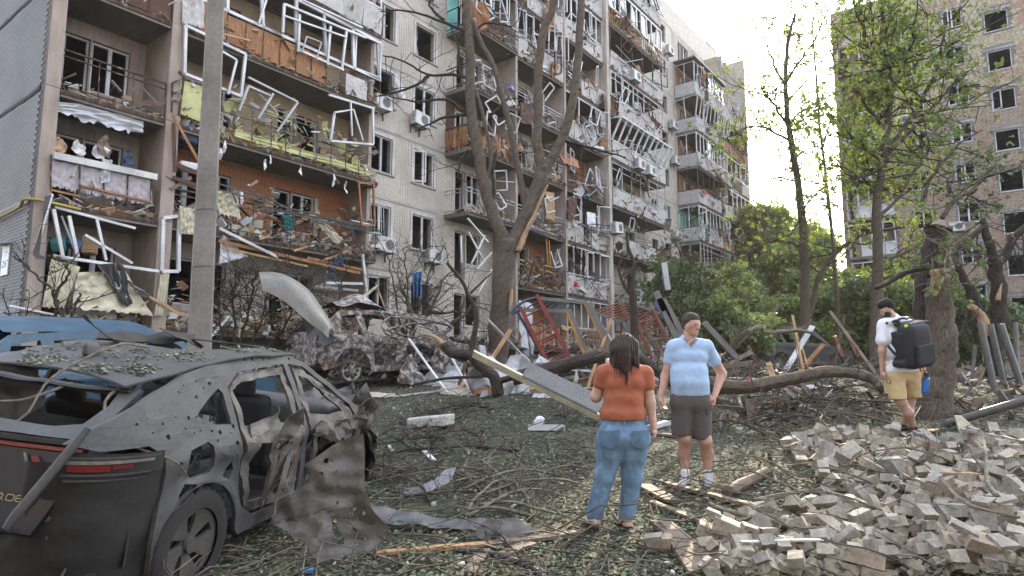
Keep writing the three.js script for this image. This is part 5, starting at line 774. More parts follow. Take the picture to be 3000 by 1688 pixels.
// ---- plainer car shells behind
function shell(label, name, o) {
  const car = thing(name, label, 'car'); carPose(car, ...o.pose); const c = { w: o.w || .86, belt: o.belt || .95, rc: -.3, fc: o.L - 1.2, axles: [0, o.wb], seed: o.seed, tumble: o.tumble };
  const h = o.h, L = o.L, b = c.belt; const out = [[-.55, .3], ...arch(0, .37), [.4, .28], ...arch(o.wb, .37, .28), [L - .75, .3], [L - .65, .6], [L - .75, .82], [o.wb - .2, b], [o.wb - .75, h - .04], [o.wb - 1.1, h], [.5, h + .01], [-.2, h - .05], [-.5, h - .3], [-.7, b], [-.72, .6]];
  const wins = [[[-.25, b + .08], [-.18, h - .16], [.12, h - .1], [.2, b + .06]], [[.34, b + .06], [.26, h - .1], [.95, h - .08], [1.0, b + .06]], [[1.1, b + .06], [1.06, h - .08], [o.wb - 1.1, h - .1], [o.wb - .45, b + .06]]];
  const hs = [...wins, ...(o.holes || [])], pits = bullets(o.pits || 16, -.5, 1.8, .5, b + .02, (x, y, r) => hs.some(p => nearEdge(p, x, y, r)) || hypot(x, y - .36) < .46 || hypot(x - o.wb, y - .36) < .46);
  mesh('body_side', sidePlate(c, out, [...hs, ...pits], .03, 1, o.amp, 3, .12), o.m, car); mesh('body_side', sidePlate({ ...c, seed: 9 }, out, wins, .03, -1, o.amp, 3, .2), o.m, car);
  const zt = c.w - .5 * (h - b) * (o.tumble ?? 1); const ra = o.roofAmp || .012; mesh('roof', boxUV(grid(16, 12, (u, v) => { const x = lerp(-.25, o.wb - 1.0, u), z = lerp(-zt, zt, v); return V(x, h + .04 * (1 - (z / zt) ** 2) - .07 * max(0, .25 - u) - .03 * max(0, u - .8) + ra * noise(x * 2.2, z * 2.2, o.seed) + (o.tent || 0) * exp(-((u - .35) ** 2 * 14)) * (1 - (z / zt) ** 2 * .6), z); })), o.rm || o.m, car);
  const rear = part('tailgate', car); const hb = plate([[-.8 * zt, h - .12], [.8 * zt, h - .12], [.86 * c.w, b + .02], [.84 * c.w, .4], [-.84 * c.w, .4], [-.86 * c.w, b + .02]], [[[-.66 * zt, h - .2], [.66 * zt, h - .2], [.7 * c.w, b + .12], [-.7 * c.w, b + .12]]], .03, .14); bend(hb, v => { const d = v.z; v.set(-.72 + .42 * max(0, v.y - b) / (h - b) + d + .015 * noise(v.x * 4, v.y * 4, 2), v.y, v.x); }); mesh('tailgate_panel', boxUV(mergeLike(hb)), o.tm || o.m, rear);
  if (o.hood !== false) mesh('hood', boxUV(grid(10, 10, (u, v) => V(lerp(o.wb - .25, L - .68, u), lerp(b, .8, u * u) + .05 * noise(u * 5, v * 5, 7) * (o.hoodAmp || .2), lerp(-.78, .78, v) * (c.w / .86)))), o.m, car);
  for (const z of [.72, -.72]) { wheel(car, 0, z * c.w / .86, .31, .2, o.burnt, false); wheel(car, o.wb, z * c.w / .86, .31, .2, o.burnt, false); }
  mesh('floor_pan', box(L - .6, .06, 1.4, L / 2 - .6, .33, 0), M.dusty_dark, car); if (o.seats) for (const z of [.36, -.36]) seat(car, 1.4, z, o.sm || M.seat); return car;
}
reseed(707);
{ const p = at(105, 1100, 8.9); shell('pale blue dust-covered hatchback with empty windows behind the grey wreck', 'blue_car', { pose: [p.x - .2, gy(p.x, p.z) + .05, p.z + .4, rad(34), .03, -.2], w: .88, belt: 1.0, h: 1.5, L: 4.2, wb: 2.6, m: M.blue_paint, seed: 4, amp: .015, seats: true, roofAmp: .02 }); }
{ const p = at(990, 1118, 13.3), o = { pose: [p.x - .1, gy(p.x, p.z) + .03, p.z, rad(50), .0, -.02], w: .84, belt: .92, h: 1.5, L: 4.0, wb: 2.5, m: M.burnt, rm: M.burnt_white, tm: M.burnt_white, seed: 5, amp: .025, burnt: true, roofAmp: .1, tent: .32, hoodAmp: 3, holes: [[[.45, .4], [.42, .85], [.95, .82], [.92, .42]], [[1.2, .42], [1.15, .8], [1.5, .86], [1.9, .7], [1.8, .4]]], pits: 26 }; const car = shell('burnt-out rusty hatchback with buckled pale roof before the tiled wall', 'burnt_car', o);
  for (const [x, y, z, rx, ry, rz, s] of [[1.2, .3, 1.0, -.3, .2, .2, .4], [2.6, .8, .5, .8, .2, .2, .5], [3.1, .7, .3, .9, .4, .3, .5], [3.2, .5, .9, .2, .5, .1, .35], [1.9, .6, .95, .1, .2, .5, .3]]) { const m = tornSheet('torn_panel', '', '', poly(0, 0, s, 9, .35), { parent: car, amp: .14, f: 5, m: pick([M.burnt, M.burnt_white]), s: x * 3 }); m.position.set(x, y, z); m.rotation.set(rx, ry, rz); } for (let i = 0; i < 7; i++) mesh('bent_pillar', tube(curve([V(R(.2, 2.4), R(.6, 1), .8), V(R(.5, 2.4), R(1, 1.3), .85), V(R(.5, 2.6), R(1.2, 1.6), .6)], 8), .02, 6), M.burnt, car); }
{ const p = at(2225, 1105, 22); shell('black car half hidden behind branches in the gap', 'black_car', { pose: [p.x, gy(p.x, p.z), p.z, rad(62), 0, 0], w: .9, belt: 1.0, h: 1.62, L: 4.4, wb: 2.7, m: M.black_paint, seed: 8, amp: .006, seats: true, pits: 2 }); }
// ---- sheet-metal torn from the cars
{
  const P = onGround(985, 1650), d = -P.z; const q = l => l.map(([x, y]) => [(x - 985) / 1930 * d * 1.02, (1650 - y) / 1930 * d * 1.02]);
  const ol = q([[880, 1382], [900, 1372], [960, 1330], [1010, 1305], [1040, 1300], [1046, 1345], [1050, 1440], [1075, 1505], [1122, 1556], [1085, 1610], [1040, 1640], [955, 1652], [930, 1630], [885, 1580], [835, 1555], [790, 1540], [830, 1470], [900, 1430]]);
  const m = tornSheet('torn_fender', 'big torn grey car fender pierced with holes standing on the ground beside the wreck', 'car part', ol, { m: mat('ash_metal', .15, .138, .127, { map: T.dust, roughness: .55 }), amp: .11, f: 3.4, edge: .05, folds: [[.8, .6, .12, .22], [1, 0, -.12, -.3], [.3, 1, .2, .12]], holes: [q([[962, 1520], [972, 1516], [985, 1560], [1000, 1585], [998, 1600], [985, 1602], [968, 1555]]), q([[1008, 1498], [1016, 1496], [1022, 1530], [1012, 1532]]), q([[1018, 1550], [1034, 1556], [1036, 1570], [1022, 1566]])], pits: 22, bx: [-.35, .3], by: [.1, .8] }); m.position.copy(P); m.position.y -= .02; m.rotation.set(-.16, .12, 0);
  const P2 = onGround(1050, 1400); const n = tornSheet('torn_bumper', 'crumpled dark piece of car body leaning behind the torn fender', 'car part', poly(0, .28, .3, 12, .3), { m: M.dusty_dark, amp: .12, f: 4, folds: [[1, .3, 0, .3]] }); n.position.copy(P2); n.rotation.set(-.2, -.5, 0);
  const P3 = onGround(1060, 1235); const k = tornSheet('torn_sheet', 'jagged upright scrap of grey sheet metal at the nose of the wreck', 'scrap', [[0, 0], [.16, .02], [.2, .2], [.12, .32], [.04, .5], [-.02, .42], [-.08, .2]], { m: M.bare_metal, amp: .08, f: 5, pits: 4, bx: [-.02, .14], by: [.1, .35], s: 3 }); k.position.copy(P3); k.position.y -= .02; k.scale.setScalar(1.2);
}
// ---------------------------------------------------------------- people: smooth unions of tapered capsules, meshed as one surface
function sdMesh(prims, cell, k = .03, extra) {
  let lo = V(9, 9, 9), hi = V(-9, -9, -9); for (const p of prims) { const m = max(p.r0, p.r1) * max(p.sx || 1, p.sz || 1) + k + .02; for (const q of [p.a, p.b]) { lo.min(q.clone().subScalar(m)); hi.max(q.clone().addScalar(m)); } }
  const nx = Math.ceil((hi.x - lo.x) / cell) + 2, ny = Math.ceil((hi.y - lo.y) / cell) + 2, nz = Math.ceil((hi.z - lo.z) / cell) + 2, F = new Float32Array(nx * ny * nz).fill(1);
  const P = prims.map(p => { const d = p.b.clone().sub(p.a); return { ...p, d, dd: d.lengthSq() || 1e-9, k: p.k ?? k }; });
  const f = (x, y, z) => {
    let s = 1; for (const p of P) { let px = x - p.a.x, py = y - p.a.y, pz = z - p.a.z; const h = clamp((px * p.d.x + py * p.d.y + pz * p.d.z) / p.dd, 0, 1); px -= p.d.x * h; py -= p.d.y * h; pz -= p.d.z * h; const d = hypot(px / (p.sx || 1), py / (p.sy || 1), pz / (p.sz || 1)) - lerp(p.r0, p.r1, h);
      if (p.cut) { const w = p.k, t = clamp(.5 + .5 * (s + d) / w, 0, 1); s = max(s, -d); continue; }
      const w = p.k, t = clamp(.5 + .5 * (s - d) / w, 0, 1); s = lerp(s, d, t) - w * t * (1 - t); }
    return extra ? s + extra(x, y, z) : s; };
  const bs = 5, sm = min(1, ...prims.map(p => min(p.sx || 1, p.sy || 1, p.sz || 1))), far = (bs * cell * .9 + k * .3 + (extra ? .02 : 0)) / sm;
  for (let l = 0; l < nz; l += bs) for (let j = 0; j < ny; j += bs) for (let i = 0; i < nx; i += bs) {
    const c = f(lo.x + (i + 2) * cell, lo.y + (j + 2) * cell, lo.z + (l + 2) * cell), skip = abs(c) > far;
    for (let n = l; n < min(nz, l + bs); n++) for (let m = j; m < min(ny, j + bs); m++) for (let q = i; q < min(nx, i + bs); q++) F[(n * ny + m) * nx + q] = skip ? c : f(lo.x + q * cell, lo.y + m * cell, lo.z + n * cell);
  }
  const id = new Int32Array(nx * ny * nz).fill(-1), pos = [], I = [], at3 = (i, j, l) => (l * ny + j) * nx + i;
  const E = [[0, 1], [0, 2], [0, 4], [1, 3], [1, 5], [2, 3], [2, 6], [3, 7], [4, 5], [4, 6], [5, 7], [6, 7]];
  for (let l = 0; l < nz - 1; l++) for (let j = 0; j < ny - 1; j++) for (let i = 0; i < nx - 1; i++) {
    const c = []; let n = 0; for (let q = 0; q < 8; q++) { const v = F[at3(i + (q & 1), j + (q >> 1 & 1), l + (q >> 2))]; c.push(v); if (v < 0) n++; } if (!n || n === 8) continue;
    let x = 0, y = 0, z = 0, m = 0; for (const [a, b] of E) if ((c[a] < 0) !== (c[b] < 0)) { const t = c[a] / (c[a] - c[b]); x += lerp(a & 1, b & 1, t); y += lerp(a >> 1 & 1, b >> 1 & 1, t); z += lerp(a >> 2, b >> 2, t); m++; }
    id[at3(i, j, l)] = pos.length / 3; pos.push(lo.x + (i + x / m) * cell, lo.y + (j + y / m) * cell, lo.z + (l + z / m) * cell);
  }
  const quad = (a, b, c, d, fl) => { if (a < 0 || b < 0 || c < 0 || d < 0) return; fl ? I.push(a, b, c, a, c, d) : I.push(a, c, b, a, d, c); };
  for (let l = 1; l < nz - 1; l++) for (let j = 1; j < ny - 1; j++) for (let i = 1; i < nx - 1; i++) {
    const v = F[at3(i, j, l)] < 0; if (v !== F[at3(i + 1, j, l)] < 0) quad(id[at3(i, j - 1, l - 1)], id[at3(i, j, l - 1)], id[at3(i, j, l)], id[at3(i, j - 1, l)], v);
    if (v !== F[at3(i, j + 1, l)] < 0) quad(id[at3(i - 1, j, l - 1)], id[at3(i - 1, j, l)], id[at3(i, j, l)], id[at3(i, j, l - 1)], v); if (v !== F[at3(i, j, l + 1)] < 0) quad(id[at3(i - 1, j - 1, l)], id[at3(i, j - 1, l)], id[at3(i, j, l)], id[at3(i - 1, j, l)], v);
  }
  const g = new THREE.BufferGeometry(); g.setAttribute('position', new THREE.Float32BufferAttribute(pos, 3)); g.setIndex(I);
  // normals from the field itself
  const N = new Float32Array(pos.length), e = cell * .7; for (let q = 0; q < pos.length; q += 3) { const x = pos[q], y = pos[q + 1], z = pos[q + 2]; const a = f(x + e, y, z) - f(x - e, y, z), b = f(x, y + e, z) - f(x, y - e, z), c = f(x, y, z + e) - f(x, y, z - e), m = hypot(a, b, c) || 1; N[q] = a / m; N[q + 1] = b / m; N[q + 2] = c / m; }
  g.setAttribute('normal', new THREE.BufferAttribute(N, 3)); return boxUV(g.toNonIndexed());
}
const cap = (a, b, r0, r1 = r0, o = {}) => ({ a, b, r0, r1, ...o });
mat('skin', .5, .3, .22, { roughness: .55, map: T.mottle }); mat('skin_tan', .47, .265, .185, { roughness: .55, map: T.mottle });
mat('hair_brown', .022, .01, .006, { roughness: .85 }); mat('hair_short', .034, .025, .019, { roughness: .95 }); mat('hair_black', .008, .007, .006, { roughness: .95 });
mat('rust_shirt', .33, .095, .045, { map: T.cloth, bumpMap: T.clothB, bumpScale: .004 }); mat('denim', .17, .255, .36, { map: T.denim, bumpMap: T.clothB, bumpScale: .004 }); mat('denim_dark', .13, .2, .29, { map: T.denim });
mat('sky_shirt', .33, .46, .64, { map: T.cloth, bumpMap: T.clothB, bumpScale: .004 }); mat('grey_shorts', .075, .062, .06, { map: T.cloth, bumpMap: T.clothB, bumpScale: .004 }); mat('white_shirt', .72, .72, .76, { map: T.cloth, bumpMap: T.clothB, bumpScale: .004 }); mat('khaki', .5, .37, .19, { map: T.cloth, bumpMap: T.clothB, bumpScale: .004 });
mat('shoe_grey', .4, .38, .37, { map: T.cloth }); mat('shoe_black', .018, .018, .02, { map: T.cloth }); mat('sole', .5, .46, .4, {}); mat('cream_strap', .6, .5, .4, {}); mat('pack_black', .014, .014, .016, { map: T.cloth, bumpMap: T.clothB, bumpScale: .004, roughness: .75 }); mat('pack_strap', .025, .026, .03, { map: T.cloth }); mat('lime', .5, .62, .05, {}); mat('bottle_blue', .03, .3, .7, { phys: true, transmission: .85, thickness: 0, roughness: .25 });
mat('eye', .6, .58, .56, { roughness: .3 }); mat('lips', .4, .17, .14, { roughness: .6 }); mat('phone', .12, .13, .14, { roughness: .3 });
// a hand: palm, four fingers of unequal length with two bends, thumb from the side of the palm
function handPrims(w, dir, flat, side, curl = .5, s = 1, thumbOut = .6) {
  const L = [], D = dir.clone().normalize(), Fp = flat.clone().sub(D.clone().multiplyScalar(flat.dot(D))).normalize(), S = V(0, 0, 0).crossVectors(D, Fp).normalize().multiplyScalar(side); // S towards the thumb
  const pt = (a, b, c) => w.clone().addScaledVector(D, a * s).addScaledVector(S, b * s).addScaledVector(Fp, c * s);
  L.push(cap(pt(.0, 0, 0), pt(.045, .004, 0), .026 * s, .03 * s, { k: .015 })); L.push(cap(pt(.05, .024, 0), pt(.09, .026, 0), .019 * s, .017 * s, { k: .02 })); L.push(cap(pt(.05, -.022, 0), pt(.085, -.026, 0), .018 * s, .016 * s, { k: .02 }));
  [[.03, .072, .0093], [.01, .08, .0096], [-.011, .075, .0092], [-.03, .058, .0082]].forEach(([b, len, r], i) => { let p = pt(.09 - i * .003, b, 0), a = .25 * curl + .1 * i * curl; for (const q of [.45, .3, .25]) { a += curl * .75; const n = p.clone().addScaledVector(D, cos(a) * len * q * s).addScaledVector(Fp, sin(a) * len * q * s).addScaledVector(S, b * .08 * s); L.push(cap(p, n, r * s, r * .9 * s, { k: .006 })); p = n; } });
  let p = pt(.025, .028, .006); const q = pt(.055, .045 + .012 * thumbOut, .012), e = pt(.09, .048 + .016 * thumbOut, .022 * (1 + curl)); L.push(cap(p, q, .015 * s, .0115 * s, { k: .012 }), cap(q, e, .0112 * s, .0095 * s, { k: .006 })); return L;
}
// a head that looks along f (unit), up u; centre c; h is chin to crown
function headPrims(c, f, u, h, o = {}) {
  const r = V(0, 0, 0).crossVectors(u, f).normalize(), U = V(0, 0, 0).crossVectors(f, r).normalize(), p = (x, y, z) => c.clone().addScaledVector(r, x * h).addScaledVector(U, y * h).addScaledVector(f, z * h), L = [];
  L.push(cap(p(0, .14, -.06), p(0, .12, .0), .335 * h, .33 * h, { k: .04 })); L.push(cap(p(0, -.1, .08), p(0, -.22, .12), .25 * h, .2 * h, { k: .05 })); L.push(cap(p(0, -.33, .19), p(0, -.37, .17), .115 * h, .1 * h, { k: .06 })); for (const s of [-1, 1]) { L.push(cap(p(.2 * s, -.2, .03), p(.1 * s, -.34, .14), .09 * h, .07 * h, { k: .05 })); L.push(cap(p(.15 * s, -.06, .2), p(.19 * s, -.05, .14), .07 * h, .07 * h, { k: .04 })); L.push(cap(p(.13 * s, .1, .285), p(.05 * s, .09, .305), .032 * h, .032 * h, { k: .03 })); L.push(cap(p(.3 * s, .05, -.03), p(.3 * s, -.1, .0), .04 * h, .03 * h, { k: .012 })); L.push(cap(p(.325 * s, .07, -.06), p(.32 * s, .0, -.06), .03 * h, .025 * h, { k: .008 })); }
  L.push(cap(p(0, .06, .31), p(0, -.09, .39), .032 * h, .05 * h, { k: .025 })); L.push(cap(p(-.05, -.105, .34), p(.05, -.105, .34), .033 * h, .033 * h, { k: .015 })); L.push(cap(p(-.06, -.2, .29), p(.06, -.2, .29), .035 * h, .035 * h, { k: .02 })); L.push(cap(p(-.05, -.25, .275), p(.05, -.25, .275), .036 * h, .036 * h, { k: .015 }));
  return { L, p, r, U };
}
const fold = (a, f, s) => (x, y, z) => a * noise(x * f + y * f * .5, y * f * .7 - x * f * .5, z * f + s) + a * .45 * noise(x * f * 2.1 - y * 6, y * f * 2 + x * f, z * f * 2.2 + s);
reseed(808);
// ---- the woman with her back to us
{
  const base = onGround(1790, 1552); base.z = -5.7; base.y = gy(base.x, base.z) - .0; const ft = base.y - gy(base.x, base.z);
  const g = thing('person', 'person seen from behind in rust-orange t-shirt and blue jeans holding a phone', 'person', base), d = 5.7, J = (x, y, dz = 0) => at(x, y, d + dz).sub(base);
  const nk = J(1829, 1066), sl = J(1766, 1092), sr = J(1893, 1095), el = J(1746, 1163, .06), wl = J(1783, 1078, .2), er = J(1905, 1182, .0), wr = J(1916, 1252, -.03), hipL = J(1790, 1275), hipR = J(1858, 1275), knL = J(1770, 1400, -.02), knR = J(1851, 1402, .0), anL = J(1742, 1516), anR = J(1838, 1524, .02), hd = J(1828, 1022, .02), waist = J(1827, 1215), chest = J(1829, 1128);
  anL.y = max(anL.y, .07); anR.y = max(anR.y, .07);
  const f = V(-.35, -.06, -.93).normalize(), H = headPrims(hd, f, V(0, 1, 0), .23), hl = handPrims(wl, V(.18, .8, -.3), V(.3, .2, -.8), -1, .7, .9), hr = handPrims(wr, V(-.02, -1, -.05), V(-1, 0, -.2), 1, .95, .92);
  const B = [cap(nk.clone().add(V(0, .03, -.02)), hd.clone().add(V(0, -.06, 0)), .056, .052), cap(chest.clone().add(V(-.06, .03, 0)), chest.clone().add(V(.06, .03, 0)), .09, .09, { sz: .9 }), cap(waist.clone().add(V(-.06, 0, 0)), waist.clone().add(V(.06, 0, 0)), .095, .095, { sz: .85 }), cap(sl, el, .05, .045), cap(el, wl, .043, .028), cap(sr, er, .05, .043), cap(er, wr, .041, .027), cap(hipL, knL, .1, .068), cap(hipR, knR, .1, .068), cap(knL, anL, .06, .036), cap(knR, anR, .06, .036), cap(chest, waist, .09, .09, { sz: .85 })];
  for (const a of [anL, anR]) B.push(cap(a, a.clone().add(V(0, -.05, .02)), .036, .034), cap(a.clone().add(V(0, -.045, .025)), a.clone().setY(.045).add(V(-.02, 0, -.13)), .035, .03, { sy: .8 }));
  mesh('body', [sdMesh(B, .012, .035), sdMesh(H.L, .005, .03), sdMesh(hl, .0045, .012), sdMesh(hr, .0045, .012)], M.skin, g);
  const hem = J(1825, 1226); const shirt = [cap(sl.clone().add(V(.02, .0, 0)), sr.clone().add(V(-.02, .0, 0)), .062, .062), cap(chest.clone().add(V(-.065, .02, 0)), chest.clone().add(V(.065, .02, 0)), .12, .12, { sz: .95 }), cap(J(1797, 1088), J(1861, 1088), .07, .07), cap(J(1828, 1170).add(V(-.06, 0, 0)), J(1828, 1170).add(V(.06, 0, 0)), .116, .116), cap(hem.clone().add(V(-.07, .03, 0)), hem.clone().add(V(.07, .03, 0)), .127, .127), cap(sl.clone(), sl.clone().lerp(el, .42), .064, .062), cap(sr.clone(), sr.clone().lerp(er, .42), .064, .06), cap(J(1828, 1074), J(1829, 1080), .07, .09, { sz: .8 })];
  const sg = sdMesh(shirt, .01, .035, fold(.008, 9, 1)); bend(sg, v => { if (v.y < hem.y - .01) { v.y = hem.y - .01 + (v.y - hem.y + .01) * .1; } }); mesh('t_shirt', boxUV(mergeLike(sg)), M.rust_shirt, g);
  const je = [cap(hipL.clone().add(V(.01, -.02, .02)), hipR.clone().add(V(-.01, -.02, .02)), .135, .135, { sz: 1.02 }), cap(J(1803, 1238), J(1850, 1238), .118, .118, { sz: .9 }), cap(hipL.clone().add(V(-.01, -.02, .03)), J(1786, 1330, -.01), .122, .112), cap(hipR.clone().add(V(.01, -.02, .03)), J(1854, 1330), .122, .112), cap(J(1786, 1330, -.01), knL, .11, .083), cap(J(1854, 1330), knR, .11, .083), cap(knL, anL.clone().add(V(0, .03, 0)), .083, .071), cap(knR, anR.clone().add(V(0, .03, 0)), .083, .069)];
  const jg = sdMesh(je, .01, .03, (x, y, z) => fold(.007, 11, 4)(x, y, z) + .0035 * noise(x * 6 + y * 4, y * 26 + x * 9, z * 5) * smooth(.0, .5, abs(y - .45))); bend(jg, v => { const c = hem.y + .03; if (v.y > c) v.y = c + (v.y - c) * .1; const m = .085; if (v.y < m) v.y = m + (v.y - m) * .15; }); const jeans = mesh('jeans', boxUV(mergeLike(jg)), M.denim, g);
  for (const [x0, x1] of [[1755, 1812], [1850, 1900]]) { const w = x1 - x0, pk = plate([[0, 0], [w / 338, .005], [w / 338, -.11], [w / 676, -.15], [.0, -.11]], [], .004, .03); const o = J(x0, 1262, -.142); bend(pk, v => { v.x += o.x; v.y += o.y; const rx = v.x - (x0 < 1800 ? hipL.x + .01 : hipR.x - .01); v.z = hipL.z + .02 + sqrt(max(.006, .145 ** 2 - rx * rx * .75)) + .002 + v.z - max(0, hipL.y - .06 - v.y) * .16; }); mesh('back_pocket', boxUV(mergeLike(pk)), M.denim_dark, jeans); }
  for (const x of [1757, 1829, 1893]) mesh('belt_loop', rbox(.014, .05, .012, .004, ...J(x, 1236, -.128 + (x !== 1829 ? .06 : 0)).toArray()), M.denim_dark, jeans);
  // long hair
  const hr1 = [cap(H.p(0, .16, -.08), H.p(0, .1, -.08), .098, .1, { k: .04 }), cap(J(1822, 1030, -.06), J(1822, 1062, -.075), .085, .06, { sx: 1.15, k: .05 }), cap(J(1800, 1010, .0), J(1797, 1060, -.03), .04, .03), cap(J(1856, 1010, -.02), J(1862, 1062, -.05), .045, .03), cap(J(1830, 1050, -.09), J(1834, 1085, -.12), .06, .02), cap(J(1834, 1082, -.125), J(1837, 1135, -.135), .018, .005), cap(J(1860, 1055, -.06), J(1872, 1078, -.08), .025, .008), cap(J(1806, 1055, -.06), J(1798, 1074, -.07), .03, .012)];
  const hm = sdMesh(hr1, .007, .03, (x, y, z) => .0045 * sin(x * 260 + 5 * noise(x * 20, y * 3, z * 20)) + .003 * noise(x * 90, y * 8, z * 60)); bend(hm, v => { const q = v.clone().sub(hd), fz = q.dot(f); if (fz > .062 && q.y < .05) { const s = .062 - fz; v.addScaledVector(f, s); } }); mesh('hair', boxUV(mergeLike(hm)), M.hair_brown, g);
  for (let i = 0; i < 26; i++) { const a = J(R(1800, 1862), R(1050, 1075), -.1), b = a.clone().add(V(R(-.02, .03), -R(.05, .16), -R(0, -.03))); mesh('hair_strand', tube(curve([a, a.clone().lerp(b, .5).add(V(R(-.01, .01), 0, .01)), b], 6), taper(.0035, .001, 6), 4), M.hair_brown, g); }
  const ph = thing('mobile_phone', 'grey mobile phone held to the ear of the person in orange', 'phone', base.clone().add(J(1793, 1036, .06))); mesh('phone_body', rbox(.012, .15, .072, .005, 0, 0, 0, .15, .25, -.12), M.phone, ph); mesh('phone_screen', rbox(.002, .13, .064, .001, .007, 0, 0, .15, .25, -.12), M.black, ph);
  for (const [a, s] of [[anL, -1], [anR, 1]]) { const sd = part('sandal', g), y0 = a.y - .105, yy = max(.0, y0), c = V(a.x - .01, 0, a.z - .045); const so = plate([[-.045, .1], [-.035, .125], [.035, .125], [.045, .1], [.04, 0], [.052, -.1], [.03, -.15], [-.03, -.15], [-.052, -.1], [-.04, 0]], [], .032, .04); so.rotateX(PI / 2); so.translate(c.x, .032, c.z); mesh('sole', boxUV(mergeLike(so)), M.shoe_black, sd); mesh('heel_strap', tube(curve([V(c.x - .045, .045, c.z + .02), V(c.x - .042, .075, c.z + .06), V(c.x, .085, c.z + .098), V(c.x + .042, .075, c.z + .06), V(c.x + .045, .045, c.z + .02)], 14), .011, 6), M.cream_strap, sd); mesh('toe_strap', tube(curve([V(c.x - .052, .035, c.z - .08), V(c.x - .03, .085, c.z - .07), V(c.x + .03, .085, c.z - .07), V(c.x + .052, .035, c.z - .08)], 12), .013, 6), M.cream_strap, sd); mesh('ankle_strap', tube(curve([V(c.x - .045, .04, c.z - .0), V(c.x - .04, .09, c.z - .01), V(c.x + .04, .09, c.z - .01), V(c.x + .045, .04, c.z)], 12), .01, 6), M.cream_strap, sd); }
}
